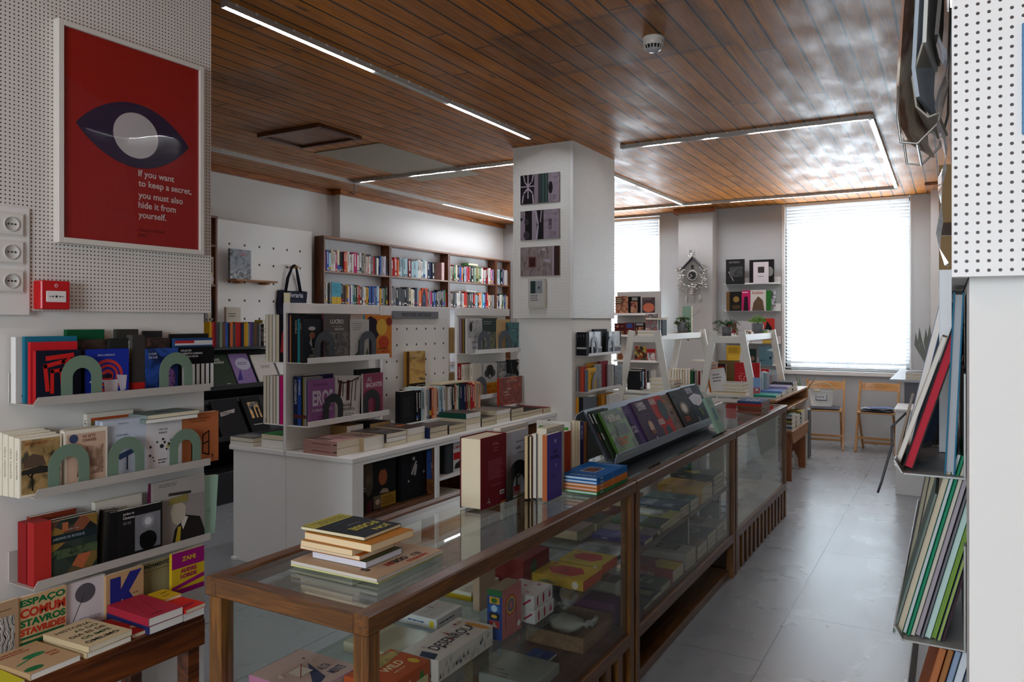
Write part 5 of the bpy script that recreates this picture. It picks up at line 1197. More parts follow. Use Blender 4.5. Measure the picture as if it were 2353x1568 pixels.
fo('black and white cover with a yellow title, lower ledge of the far section', 1141, 1172, 832, -3.216, L2, .014, '#1c1c1e', [('r',.05,.5,.98,.98,art(['#2b2b2d','#8a8884','#55534f'],20,8)),('e',.5,.6,.35,.12,'#b9b6b0'),('t','DE BOOK',.05,.4,.1,'#c9a520',.8)])
fo('black cover with a pale marble figure, end of the lower ledge', 1168, 1200, 828, -3.20, L2, .014, '#1b1c1e', [('p',[(.55,.95),(.8,.98),(.98,.8),(.9,.55),(.75,.6),(.6,.75),(.75,.9)],'#b5b0a8'),('s',[(.2,.9),(.3,.6)],.06,'#4a4d52'),('t','FEITOS',.25,.5,.06,'#c9c6c0',.6)])
arch('slate arched bookend before the gas mask cover', 1092, 1118, 866, -3.178, L2, '#4a4e56', 'slate arched bookends on the far section')
arch('slate arched bookend half hidden behind the red Museu book', 1155, 1182, 858, -3.178, L2, '#4a4e56', 'slate arched bookends on the far section')
for k, (z, c) in enumerate(((L1,'#b5532c'),(L2,'#2a2522'))):
    book(('rust red','black')[k]+' book on the rear ledge seen through the gap', .15, .20, .03, c, bookM((-3.50,5.06,z+.0005),-90))
    book(('cream book beside the rust red','tan book beside the black')[k]+' one in the gap', .15, .20, .04, '#b89a6a', bookM((-3.46,5.06,z+.0005),-90))

# ---- bays under the white unit
for (lb,u0,u1,vt,c,f) in (
 ('dark cover with a woman in pink in the first bay', 811, 826, 1070, '#17130f', [('e',.3,.72,.3,.12,'#8a5a48'),('p',[(0,0),(0,.5),(.6,.45),(.9,.25),(.7,.0)],'#8a5a58'),('p',[(0,0),(0,.15),(1,.2),(1,0)],'#14100f')]),
 ('dark cover with a pale bearded face in the first bay', 827, 858, 1062, '#1a1712', [('p',[(.2,.95),(.9,.98),(.98,.5),(.8,.35),(.6,.3),(.3,.45)],'#4a4030'),('e',.62,.62,.22,.22,'#5f5138'),('p',[(.4,.0),(.5,.2),(.85,.25),(.9,0)],'#4a1a1e'),('l',.1,.4,.5,.5,2,'#8a857a')]),
 ('black cover with a ruddy face and a gold paper band', 858, 909, 1053, '#12100e', [('e',.42,.60,.19,.24,'#8a4a2a'),('e',.42,.82,.28,.13,'#0d0c0b'),('p',[(.25,.3),(.4,.38),(.62,.36),(.7,.28)],'#8a7668'),('r',0,.02,1,.27,'#8a641a'),('r',.0,.02,.32,.27,'#5a4a3c'),('e',.18,.15,.1,.08,'#a88a74'),('l',.4,.06,.95,.22,3,'#5a4210')]),
 ('black cover with a standing figure in white', 922, 976, 1041, '#121316', [('e',.52,.82,.06,.05,'#8d8a88'),('p',[(.38,.5),(.42,.72),(.6,.74),(.7,.55),(.62,.45)],'#2b2d31'),('s',[(.62,.74),(.44,.52)],.06,'#a9a6a2'),('s',[(.62,.66),(.56,.5)],.09,'#9a9793'),('e',.3,.38,.04,.03,'#8d8a88'),('e',.95,.5,.04,.04,'#8d8a88')])):
    fo(lb, u0, u1, vt, -2.905, .3505, .03, c, f)
flat('white topped folder lying in the bottom of the first bay', -2.90, 3.34, .21, .30, .26, .01, '#c2bdb8'); flat('dark book pile under the white topped folder', -2.89, 3.34, .0605, .30, .26, .149, '#231f20')
flat('white magazine lying deeper in the first bay', -2.92, 3.66, .225, .30, .22, .01, '#c2bdb8'); flat('red edged pile under the white magazine', -2.90, 3.66, .0605, .30, .22, .163, '#3a1518')
for (lb,u0,u1,vt,c,f,t_) in (
 ('blue sea cover titled MAR in the second bay', 989, 1010, 1026, art(['#1c2c55','#2a4680','#111a30'],6,2,stretch=(1,1,3)), [('t','TEMPO',.05,.42,.06,'#c9ccd2',.8),('t','MAR',.1,.32,.09,'#d2d4d8',.7),('l',.1,.2,.8,.28,1,'#8a93a8')], .03),
 ('white cover with a red band and a black rock in the second bay', 1042, 1072, 1013, '#c9c4c0', [('t','SOMBRA',.0,.72,.09,'#a82a26',.95),('r',0,.38,1,.6,'#b01f1f'),('p',[(.05,.1),(.15,.25),(.4,.3),(.5,.38),(.7,.3),(.95,.2),(.9,.08)],'#2b2928')], .03)):
    fo(lb, u0, u1, vt, -2.88, .4455, t_, c, f)
book('thick dark grey volume beside the blue sea cover', .19, .235, .05, '#35393c', bookM((-2.88, 4.18, .4455), 180)); book('second thick dark grey volume in the second bay', .19, .235, .045, '#2a2e30', bookM((-2.882, 4.225, .4455), 180))
flat('white paged book lying in the lower part of the second bay', -2.88, 4.05, .28, .3, .3, .02, '#c2b99f'); flat('dark pile under the white paged book', -2.88, 4.05, .0605, .3, .3, .218, '#1f1c1b')
fo('black cover standing in the third bay of the white unit', 1156, 1184, 993, -2.90, .4455, .03, '#1d1d20')

# ---- column
C1, C2, C3 = 1.1705, .8705, .6005
for k in range(4):
    side(f'{ORD[k]} black spine with a white band on the upper column ledge', 1325+6.5*k, 1331.2+6.5*k, 764, 5.735, C1, .14, '#17181a', spine=[('r',0,.28,1,.36,'#a9a9a6'),('v','BIO',.3,.9,.4,'#6b6b6b',.4)], group='black spines on the upper column ledge')
WB = [('r',0,.0,1,.25,'#7d828a'),('r',0,.27,1,.36,'#c9c9c6'),('r',.1,.36,.9,1,art(['#2b2d30','#a9adb2','#e0e2e4','#55585c'],9,3,stretch=(3,3,.7)))]
fo('black and white photo cover, first on the upper column ledge', 1350, 1383, 763, -2.592, C1, .012, '#4a4d50', WB)
fo('tall black cover at the back of the upper column ledge', 1364, 1395, 757, -2.66, C1, .02, '#17181a', [('l',.2,.4,.8,.8,7,'#3a3b3d')])
fo('second black and white photo cover on the upper column ledge', 1396, 1427, 762, -2.592, C1, .012, '#4a4d50', WB)
arch('grey arched bookend on the upper column ledge, first of two', 1359, 1374, 774, -2.585, C1, '#8d949c', 'grey arched bookends on the column', .25)
arch('grey arched bookend on the upper column ledge, second of two', 1397, 1412, 773, -2.585, C1, '#8d949c', 'grey arched bookends on the column', .25)
for k, (a, b, v, c, n) in enumerate(((1325,1329,848,'#8a8784','grey'),(1329,1333,843,'#5a4a44','brown'),(1333,1337,843,'#a23a2a','brick red'),(1337,1341,850,'#b5452c','vermilion'),(1341,1344,850,'#7a2420','maroon'),(1344,1349,850,'#5f6a78','slate blue'))):
    side(n+' spine on the middle column ledge', a, b, v, 5.735, C2, .12, c, group='spines on the middle column ledge')
fo('yellow book on the middle column ledge', 1352, 1370, 847, -2.595, C2, .018, '#d0a032', [('l',.2,.7,.7,.85,2,'#6a4a14')])
fo('grey abstract cover behind the yellow book on the column', 1366, 1382, 838, -2.63, C2, .014, art(['#2b2d2f','#6b6f72','#45484a'],14,2))
fo('orange top edged cover at the back of the middle column ledge', 1350, 1372, 835, -2.665, C2, .014, '#c98a24')
fo('dark red cover on the middle column ledge', 1378, 1397, 831, -2.635, C2, .02, '#7a1c26')
fo('pale grey cover after the dark red one on the column', 1398, 1407, 838, -2.615, C2, .014, '#9a9894'); fo('white cover with black specks on the middle column ledge', 1407, 1414, 838, -2.61, C2, .02, '#bdbab4')
fo('dark grey marbled cover at the end of the middle column ledge', 1413, 1430, 840, -2.60, C2, .014, art(['#3a3f44','#6b7278','#2b2f33'],22,5))
arch('grey arched bookend before the yellow book on the column', 1361, 1382, 853, -2.585, C2, '#77777a', 'grey arched bookends on the column', .25)
for k, (a,b,v,c,n) in enumerate(((1323,1330,915,'#c98a24','mustard'),(1330,1340,913,'#1d1e20','black'),(1340,1358,911,'#5a5d60','grey'))):
    side(n+' spine on the lowest column ledge', a, b, v, 5.735, C3, .12, c, group='books on the lowest column ledge')
fo('orange topped book on the lowest column ledge', 1383, 1409, 906, -2.64, C3, .04, '#c8862a')
fo('white book on the lowest column ledge', 1400, 1425, 908, -2.60, C3, .03, '#c9c6c0')
# photographs and a small book hung on the column front
def panel(label, u0, u1, v0, v1, front, c='#8a7d84'):
    a = at(u0, v0, Y=5.625); b = at(u1, v0, Y=5.625); z1 = a.z; z0 = at(u0, v1, Y=5.625).z
    t = thing('photo_panel', label, 'photograph', (a.x, 5.6245, z0), 0, 'photographs on the column'); w = b.x-a.x; h = z1-z0
    MB().bbox(0,w,-.012,0,0,h,paint('#8a6a3a',.6),.001).build('board', t)
    mb = MB().box(0,w,-.0135,-.0122,0,h,dmat(c)); deco(mb, front, w, h, lambda x,z,e: (x,-.0136-.0002*e,z)); mb.build('print', t)
ls = art(['#6e6068','#8a7a84','#7a6c74'],14,3)
panel('photo of a door grille and an oval lock plate, topmost on the column', 1198, 1287, 405, 471, [('r',0,0,.36,1,'#1d191c'),('r',.36,0,.46,1,'#7d6f76'),('r',.46,0,.52,1,'#3a3436'),('r',.52,0,.72,1,'#2c3a36'),('r',.58,0,.60,1,'#4a5a54'),('r',.66,0,.68,1,'#4a5a54'),('e',.78,.5,.055,.14,'#1a1517'),('s',[(.05,.05),(.08,.35),(.2,.55),(.32,.35),(.34,.0)],.035,'#a08f98'),('s',[(.08,1),(.12,.75),(.2,.62),(.3,.75),(.34,1)],.03,'#a08f98'),('s',[(.2,.2),(.2,1)],.03,'#a08f98'),('s',[(.02,.6),(.36,.6)],.025,'#a08f98')], ls)
panel('photo of rusty bolts and a bell push, second on the column', 1198, 1287, 487, 553, [('r',.12,0,.3,1,'#1c1618'),('r',.3,0,.42,1,'#8a7c84'),('r',.42,0,.60,1,'#1f1a1c'),('s',[(.4,1),(.46,.5),(.42,0)],.04,'#a093a0'),('s',[(.55,1),(.52,.6)],.03,'#8a7d84'),('e',.16,.62,.06,.07,'#3a3236'),('e',.16,.16,.08,.09,'#3a3236'),('e',.03,.72,.03,.04,'#2c2528'),('s',[(.74,.34),(.8,.34),(.8,.66),(.74,.66),(.74,.34)],.015,'#4a4048'),('e',.77,.5,.02,.03,'#4a4048'),('e',.77,.6,.02,.03,'#4a4048')], ls)
panel('photo of a rusty letter box in peeling wood, third on the column', 1198, 1287, 570, 636, [('r',0,0,.8,1,art(['#5a4a48','#8a7a78','#6b5a56'],12,8,stretch=(3,1,1))),('r',.82,0,.86,1,'#a08f94'),('r',.87,0,1,1,'#3a2622'),('r',.2,.28,.42,.68,'#7a5a50'),('r',.23,.32,.39,.64,'#3a201c'),('p',[(.6,.5),(.66,.58),(.78,.55),(.76,.44)],'#a89aa0'),('e',.6,.9,.05,.03,'#b0a2a8')], ls)
fy('small white book with a door photo hung below the photographs', 1213, 1252, 642, 5.585, at(1213,708,Y=5.585).z, .03, '#b9b4aa', [('r',.15,.5,.85,.93,'#8a8c90'),('r',.15,.5,.45,.93,'#2c3a38'),('e',.66,.7,.06,.08,'#4a4a4c'),('l',.15,.22,.65,.45,3,'#5a5f70'),('r',.1,.06,.92,.065,'#8a857c')])
# ---- slanted paperbacks on the tent stand
la = math.degrees(math.atan2(.105,.20)); XS, ZS = -1.30+.118, .83+.068
def st(label, u0, u1, vt, c, front, t=.016, dx=0, **k):
    a = at(u0, 1000, X=XS); b = at(u1, 1000, X=XS); tt = at(u0, vt, X=XS-.085)
    h = (tt.z-ZS)/math.cos(R(la)); y0 = max(a.y, 2.845)
    front = [(it[:4]+(it[4]*1.35, it[5], min(.95-it[2], it[6]*1.15), 2) if it[0] == 't' else it) for it in front]
    book(label, b.y-y0, h, t, c, bookM((XS+dx, y0, ZS+t*math.sin(R(la))), 90, la), front, group='slanted paperbacks on the metal tent stand', **k)
for k, (w, c, n, sc) in enumerate(((.004,'#1d1e1c','black','#1d1e1c'),(.020,'#23301c','dark green','#26361c'))):
    book(n+' spined paperback at the near end of the tent stand', .15, .205, .0105, c, bookM((XS+.0135*k, 2.838+w*.35, ZS+.006), 90, la), spine=[('v','ROMANCE',.25,.95,.5,'#c9c9c0',.3),('v','AUTOR',.25,.55,.5,'#8a4a3a' if k==0 else '#c9c9c0',.2)], group='spines at the near end of the tent stand')
st('green paperback by Claudia Andrade on the tent stand', 1412, 1459, 939, art(['#2a4018','#4f7a28','#1b2a14','#6a8a34'],8,4), [('t','CLÁUDIA',.12,.82,.075,'#d6d6cc',.55),('t','ANDRADE',.2,.74,.075,'#d6d6cc',.6),('r',.35,.42,.85,.66,art(['#18240f','#2a4018','#10180a'],18,4)),('t','A Ressurreição',.18,.30,.065,'#c97a5a',.7),('t','de Maria',.22,.22,.065,'#c97a5a',.4)], t=.012, dx=.028, sc='#3d5a22')
st('violet paperback with a dark tower on the tent stand', 1457, 1487, 931, '#5d4f80', [('p',[(.35,.05),(.35,.4),(.3,.5),(.42,.55),(.45,.75),(.55,.75),(.55,.55),(.68,.5),(.65,.05)],'#352c50'),('l',.15,.8,.8,.92,2,'#857aa8'),('t','Contos',.25,.42,.08,'#b3aac9',.6,False),('t','Cruéis',.3,.32,.08,'#b3aac9',.5,False)], dx=.004)
st('dark plum paperback by Carmen Laforet on the tent stand', 1487, 1524, 920, '#3d2340', [('t','CARMEN',.18,.86,.075,'#cfc9cf',.65),('t','LAFORET',.22,.76,.075,'#cfc9cf',.7),('p',[(.4,.25),(.4,.42),(.52,.5),(.64,.42),(.64,.25)],'#c9a88a'),('l',.25,.62,.75,.66,1,'#7a6080'),('e',.52,.2,.12,.05,'#7d5140'),('e',.52,.05,.03,.03,'#d9d4d6')], t=.02, dx=.012)
st('red paperback by Michela Murgia with grey green discs on the tent stand', 1518, 1554, 911, '#b5231f', [('t','MICHELA',.2,.88,.06,'#d9cfc4',.6),('t','MURGIA',.25,.81,.06,'#d9cfc4',.55),('e',.78,.62,.22,.24,'#34454c'),('e',.15,.15,.16,.14,'#34454c'),('e',.6,.1,.16,.12,'#34454c'),('t','O SENTIDO',.15,.36,.05,'#d9cfc4',.6),('t','DA MAGIA',.2,.29,.05,'#d9cfc4',.55),('s',[(.2,.55),(.25,.45)],.06,'#4a1f1c')], dx=.006)
st('beige paperback with a walking figure on the tent stand', 1551, 1575, 905, '#8f7a6c', [('t','Novela',.2,.82,.05,'#c98a4a',.5),('e',.5,.5,.14,.05,'#4a403a'),('s',[(.5,.48),(.5,.32),(.35,.18)],.04,'#4a403a'),('s',[(.5,.32),(.65,.18)],.04,'#4a403a'),('l',.3,.6,.8,.7,2,'#b5a596')], dx=0)
st('black paperback with a glowing white spot on the tent stand', 1572, 1606, 895, '#141313', [('t','ARIANA',.15,.85,.06,'#4a4644',.6),('t','HARWICZ',.2,.77,.06,'#4a4644',.65),('e',.45,.5,.22,.13,'#8a7d6c'),('e',.45,.5,.14,.09,'#d8cfbc'),('t','TRILOGIA',.2,.22,.05,'#b5481f',.6),('t','DA PAIXÃO',.2,.15,.05,'#b5481f',.6)], dx=.012)
st('dark blue paperback by Fernanda Melchor on the tent stand', 1604, 1637, 886, '#232838', [('t','FERNANDA',.1,.88,.06,'#c9c9d2',.7),('t','MELCHOR',.15,.80,.06,'#c9c9d2',.65),('p',[(.1,.7),(.5,.78),(.9,.68),(.8,.5),(.5,.42),(.2,.5)],art(['#3a3f55','#8a4a3c','#55607a'],20,2)),('t','ISTO',.4,.3,.05,'#8fb52c',.3),('t','NAO',.42,.23,.05,'#8fb52c',.28),('t','E RIO',.42,.16,.05,'#8fb52c',.3),('s',[(.12,.02),(.14,.14)],.03,'#c9c9c9')], dx=.006)
book('peach paperback peeking out behind the mint one on the tent stand', .13, .20, .012, '#c98f68', bookM((-1.275, 4.36, .845), 90, 12), [('l',.2,.6,.8,.85,4,'#9a6440')])
a = at(1638, 998, X=-1.135)
book('mint green paperback with teal stripes leaning at the far end of the tent stand', .125, .205, .016, '#8fae98', bookM((-1.098, a.y, .842), 90, 24, 0), [('l',.2,.78,.8,.93,3,'#5f7d6c')]+[('s',[(.3+.09*i,.35),(.34+.09*i,.68)],.04,'#3f7d96') for i in range(5)]+[('e',.5,.2,.04,.04,'#5f7d6c')])

# ---- books standing and stacked on the near counter
ZC = .8305
rb = '#6a1a22'
book('very thick dark red hardback standing with its back cover to the aisle', .165, .236, .082, rb, bookM((-1.418, 2.275, ZC), -90), back=[('l',.28,.38,.92,.66,13,'#96505a'),('l',.38,.28,.92,.30,1,'#96505a'),('l',.45,.86,.72,.9,2,'#b58088'),('l',.48,.76,.66,.84,2,'#96505a'),('r',.72,.13,.9,.19,'#d2c9c4')]+[('r',.74+.02*i,.14,.75+.02*i,.18,'#2c2626') for i in range(8)]+[('s',[(.22,.08),(.3,.10),(.26,.14),(.3,.06)],.02,'#d2c9c4'),('p',[(.74,.0),(.74,.03),(.98,.03),(.98,.0)],'#b5602c')], pages='#e6d8b8', hard=True)
fo('pale grey cover of NARRACOES with a cactus, behind the black arch', 1162, 1214, 996, -1.352, ZC, .014, '#c4c6cc', [('l',.45,.80,.95,.84,1,'#5a5d66'),('t','AÇÕES',.42,.70,.055,'#44474f',.5),('l',.5,.63,.95,.67,1,'#7a7d86'),('r',.3,.0,.62,.08,'#b98a86'),('p',[(.36,.06),(.56,.06),(.6,.14),(.32,.14)],'#a8342e'),('s',[(.46,.14),(.46,.4)],.06,'#2f4a3a'),('s',[(.46,.26),(.62,.3),(.64,.42)],.04,'#2f4a3a')])
fo('large cream book in clear wrap behind NARRACOES', 1150, 1214, 985, -1.392, ZC, .03, '#cfc9b8')
arch('large black arched bookend on the near glass counter', 1163, 1218, 1057, -1.325, ZC, '#121214', 'arched bookends on the counter', .26)
for k, (u0,u1,v,c,pg,n) in enumerate(((1205,1213,1002,'#3a2418','#c9b083','dark edged tan'),(1213,1221,1003,'#5a3a28','#d9c7a0','cream'),(1222,1232,997,'#8a8480','#d8d0c4','white edged'),(1233,1256,984,'#b9b39f','#d9d0b6','broad cream'))):
    side(n+' block of pages standing beside the black arch', u0, u1, v, 2.33+.012*k, ZC, .14, c, 'pages', pages=pg)
fo('purple cover of LUZ CENTRAL on the near counter', 1257, 1291, 1001, -1.206, ZC, .018, '#4d3f86', [('t','N',.5,.85,.06,'#b9b3d6',.15),('t','LUZ',.4,.70,.055,'#2b2352',.35),('t','CENTRAL',.2,.61,.055,'#2b2352',.7),('t','T',.52,.47,.06,'#b9b3d6',.12),('t','LAVA',.3,.32,.05,'#3a2f6a',.4)], sc='#b5653c')
fo('red orange cover beside the purple one on the near counter', 1292, 1312, 995, -1.24, ZC, .03, '#b0401c', [('v','ENSAIO',.55,.5,.3,'#8a2a10',.4)], sc='#a3381a')
fy('white cover by Maryse Conde with a green title band on the counter', 1233, 1311, 966, 2.80, ZC, .014, '#d9d5cc', [('r',.08,.5,.94,.90,'#3f9a35'),('t','MARYSE CONDÉ',.16,.77,.055,'#142a12',.7,True,1),('l',.2,.55,.8,.7,2,'#1f5a1c')])
for k, (u0,u1,c,pg,sh,n) in enumerate(((1312,1321,'#b5a888','#d6caae','pages','cream'),(1321,1328,'#8a7d6a','#d2c4a4','pages','tan'),(1328,1333,'#c9bfa8','#d9ceb2','pages','ivory'),(1333,1341,'#232049','','spine','navy'),(1341,1347,'#6a4428','','spine','brown'))):
    side(n+' edged book in the row next to the tent stand', u0, u1, 966+k, 2.815, ZC, .02 if k > 8 else .015, c, sh, pages=pg or None, spine=[('v','OS VERSOS',.3,.93,.45,'#8f8dc0',.5)] if k == 3 else ())
t = thing('book_prop', 'small black block holding up the book row by the tent stand', 'book stop', (-1.36,2.79,ZC)) if False else None
cc, ll, rr_ = (1372,1140),(1280,1128),(1432,1105)
for k, (c, n, pg) in enumerate((('#2c7a44','green','#cfe0d0'),('#c9702c','orange','#e0b8a0'),('#c9742f','second orange','#e8c0a4'),('#1f66a8','blue','#c9dbe6'),('#1c62a6','topmost blue','#cfe0ea'))):
    flatpx(n+' spined thin hardback in the colourful stack on the near counter', cc, ll, rr_, ZC+.0125*k, .0118, c, 180, ([('r',.3,.35,.7,.68,'#a9b6c2'),('r',.33,.38,.67,.65,art(['#2b1f20','#8a5a50'],20,2)),('l',.1,.85,.9,.95,1,'#a9c6de'),('l',.1,.05,.9,.12,1,'#a9c6de')] if k == 4 else ()), zq=ZC, pages=pg, hard=True, group='thin hardbacks stacked on the near counter', spine=[('e',.5,.5,.15,.15,'#d9d9d9'),('v','LIVRO',.3,.9,.5,'#c9d9e6',.25)])
# the stack with Jon Fosse
flatpx('thin green edged picture book at the bottom of the near stack', (866,1344),(632,1313),(988,1270), ZC, .006, '#a8b84a', -90, pages='#d8d09a', rot=1)
flatpx('beige picture book with scattered lettering near the bottom of the stack', (866,1340),(633,1309),(985,1266), ZC+.0065, .009, '#bba184', -90, [('t','EU',.18,.82,.07,'#3a2c26',.12,2),('t','ODE',.36,.80,.08,'#2b2422',.2,2.4),('t','IN',.57,.80,.08,'#a3301f',.1,2.4),('t','AMARELO',.16,.91,.05,'#b5452f',.4,2),('t','S',.84,.72,.09,'#3a2c26',.06,2),('e',.3,.1,.02,.02,'#3a2c26')], pages='#cfc8bc')
flatpx('white paged book with a dark olive cover in the near stack', (841,1308),(682,1295),(902,1269), ZC+.016, .0165, '#4b5230', -90, pages='#d3d3dc')
flatpx('orange edged book in the middle of the near stack', (826,1289),(661,1271),(898,1255), ZC+.033, .011, '#cf6a1c', -90, pages='#e6d4b4')
flatpx('small thick cream book in the near stack', (809,1279),(668,1263),(872,1250), ZC+.0445, .015, '#b98a5a', -90, pages='#e8cfa4')
flatpx('thick ochre covered book second from the top of the near stack', (855,1270),(680,1246),(932,1229), ZC+.060, .018, '#b8761e', -90, pages='#e8cfa4', rot=-1)
flatpx('black and yellow book by Jon Fosse on top of the near stack', (835,1244),(661,1227),(911,1210), ZC+.0785, .009, '#22262e', -90, [('r',0,0,1,.24,'#b3ac4e'),('l',.1,.05,.9,.2,3,'#5a5a2a'),('t','JON',.12,.80,.13,'#b3ac4e',.42,2.4,1),('t','FOSSE',.12,.60,.14,'#b3ac4e',.66,2.4,1),('t','É A ALES',.3,.48,.05,'#8a8c90',.5),('l',.5,.32,.8,.38,1,'#2f6a6a')], pages='#dcd2ac', rot=1)
# far counter top: stack
for k, c in enumerate(('#8a5a48','#7a3a30','#6a4a30','#a82a22','#33486e')):
    a = at(1763, 947, z=ZC); flat(['bottom tan','second brown','third brown','fourth red','topmost blue'][k]+' book of the stack on the far counter', a.x, a.y-.17+.004*k, ZC+.0165*k, .16, .23, .016, c, 90, ([('l',.2,.2,.8,.8,3,'#9a9a9c')] if k == 4 else ()), pages='#b9b0a4', group='books stacked on the far counter', rot=-4+3*(k%2))
t = thing('acrylic_stand', 'clear acrylic stand holding a sepia photo print on the far counter', 'display stand', (-1.50,4.50,ZC), R(8))
MB().box(0,.22,.0,.004,0,.20,glass_mat((.9,.93,.93,1))).box(0,.22,.004,.10,0,.004,glass_mat((.9,.93,.93,1))).build('body', t)
MB().box(.05,.17,.0045,.006,.02,.19,art(['#3a2a20','#a88a6a','#6a4a34'],26,3)).build('print', t)

# ---- toys and boxes in the nearest counter
ZG = .5195
def carton(label, c, l, r, z0, h, col, tops=(), sides_x=(), sides_y=(), name='game_box', cat='box', rot=0, lid=True, wrap=False):
    """box: c corner towards camera and aisle, l along -X, r along +Y (photo places on plane z0)"""
    if len(c) == 2: x1, y0, lx, ly = quad(z0, c, l, r)
    else: x1, y0, lx, ly = c
    t = thing(name, label, cat, (x1-lx/2, y0+ly/2, z0), R(rot)); m = dmat(col); lx /= 2; ly /= 2
    sq = lambda L, w_: [(it[:3]+(it[3], min(it[4], .38*h/w_))+it[5:]) if it[0] == 'e' else it for it in L]
    sides_x = sq(sides_x, 2*ly); sides_y = sq(sides_y, 2*lx)
    mb = MB().bbox(-lx,lx,-ly,ly,0,h,m,.0015)
    deco(mb, tops, 2*ly, 2*lx, lambda x,z,e: (lx-z, -ly+x, h+.0003*e))       # reads from the aisle
    deco(mb, sides_x, 2*ly, h, lambda x,z,e: (lx+.0003*e, -ly+x, z))
    deco(mb, sides_y, 2*lx, h, lambda x,z,e: (-lx+x, -ly-.0003*e, z))
    mb.build('body', t)
    if wrap:
        MB().bbox(-lx-.002,lx+.002,-ly-.002,ly+.002,.0005,h+.002,glass_mat((.96,.97,.98,1),.12),.003).build('plastic_wrap', t)
    return t
rr0 = random.Random(3)
TS = [('t','ALTA',.62,.32,.13,'#3b3a55',.2),('t','MENTE',.62,.14,.13,'#3b3a55',.26),('p',[(.12,.05),(.68,.62),(.50,.18)],'#252b4c'),('r',.30,.42,.55,.62,'#c9b9ae'),('s',[(.28,.4),(.6,.66)],.012,'#8a2f28'),('p',[(.1,.6),(.2,.68),(.16,.55)],'#c9b9ae'),('e',.75,.75,.02,.03,'#5a3a36'),('r',0,0,1,.02,'#c07a96')]
carton('pink and beige ALTA MENTE game box at the near end of the glass shelf', (-1.30,1.31,.21,.175), 0,0, ZG, .055, '#b3948a', TS, [('l',.1,.3,.6,.6,1,'#3b3a55'),('t','ALTA',.65,.3,.4,'#3b3a55',.25)], [('r',0,0,1,1,'#b86f92')])
carton('cream box in crinkled clear wrap on the glass shelf', (-1.29,1.62,.195,.17), 0,0, ZG, .030, '#b8b193', (), (), (), wrap=True)
a = at(988,1555,z=.57); 
carton('orange WILD game box with yellow fruit on the glass shelf', (-1.165,1.415,.13,.18), 0,0, ZG, .06, '#b04a1c', [('t','WILD',.35,.35,.2,'#d9c9a0',.4),('e',.85,.25,.06,.1,'#cfa82c'),('p',[(0,.6),(.3,.9),(.9,.95),(1,.7),(.5,.6)],art(['#4a5a24','#a88a2c','#6a4a1c'],22,3)),('l',.4,.2,.7,.25,1,'#d9c9a0')], [('l',.3,.5,.6,.7,1,'#d9c9a0'),('e',.8,.4,.05,.2,'#3f7a2c'),('r',.5,0,.95,.45,'#c9b98a')])
fr_ = at(1133,1483,z=ZG); to = []
def doodles(n, seed, cols):
    q = random.Random(seed); out = []
    for i in range(n):
        x = .03+.92*(i+.5*q.random())/n; y = .2+.6*q.random(); c = q.choice(cols); k = q.randrange(4)
        if k == 0: out.append(('o',x,y,.022,.004,c))
        elif k == 1: out.append(('e',x,y,.018,.02,c))
        elif k == 2: out += [('s',[(x,y-.15),(x+.01,y+.15)],.006,c),('s',[(x-.012,y),(x+.02,y)],.004,c)]
        else: out.append(('p',[(x-.015,y-.12),(x,y+.16),(x+.018,y-.1)],c))
    return out
DC = ['#2b2c38','#8a2f24','#2f4a55','#4a3a2a','#b5873a']
carton('long white DESENROLA box covered in small drawings on the glass shelf', (fr_.x,1.60,.12,.27), 0,0, ZG, .058, '#cfc3bb', [('t','DESENROLA',.18,.3,.3,'#2b2c34',.72),('e',.9,.3,.04,.16,'#c9862c'),('p',[(.0,.1),(.12,.2),(.1,.6),(.0,.5)],'#252b4c')]+doodles(9,5,DC), doodles(22,4,DC), doodles(4,9,DC))
t_ = doodles
carton('white puzzle box with a yellow sun mark on the glass shelf', (1003,1452),(912,1432),(1060,1416), ZG, .034, '#c6c2c0', doodles(8,7,['#6a5a5c','#a84a3a']), [('l',.1,.35,.8,.65,1,'#4a4648')], [('l',.25,.4,.75,.65,1,'#2f4a8a'),('r',.82,.2,.93,.8,'#c9b02c')])
carton('white and yellow box towards the back of the glass shelf', (-1.38,2.12,.16,.18), 0,0, ZG, .03, '#c9c4b4', (), [('r',0,0,1,.6,'#b59a1c')], [('r',0,0,1,.6,'#b59a1c')])
a = at(1133,1470,z=ZG)
b1 = book('thick blue spined set of board books with a rainbow on pink', .115, .145, .05, '#b56a66', bookM((a.x+.03, a.y, ZG+.0005), 90), [('o',.45,.62,.28,.05,'#b5532c'),('o',.45,.62,.22,.05,'#c9a23a'),('o',.45,.62,.16,.05,'#4a5a8a'),('r',.17,.2,.2,.6,'#8a3a3a'),('r',.70,.2,.73,.6,'#8a3a3a'),('e',.85,.15,.08,.08,'#d9d0c9')], spine=[('r',0,.88,1,1,'#2c6a3c'),('r',.15,.72,.85,.86,'#c99a2c'),('r',.15,.56,.85,.7,'#2f66a8'),('r',.15,.40,.85,.54,'#1b1f24'),('r',.15,.24,.85,.38,'#a82f24'),('r',.15,.1,.85,.22,'#23408a'),('e',.5,.63,.2,.2,'#a9c6de'),('p',[(.3,.26),(.5,.36),(.7,.26)],'#d9cfc4'),('e',.5,.47,.2,.1,'#c9a23a'),('e',.5,.79,.2,.15,'#3f6a2c')], sc='#1f3f8a', pages='#8a7a62')
tall = carton('tall cream booklet box behind the blue spined set', (-1.31,2.06,.025,.10), 0,0, ZG, .14, '#b59c84', name='booklet', cat='booklet')
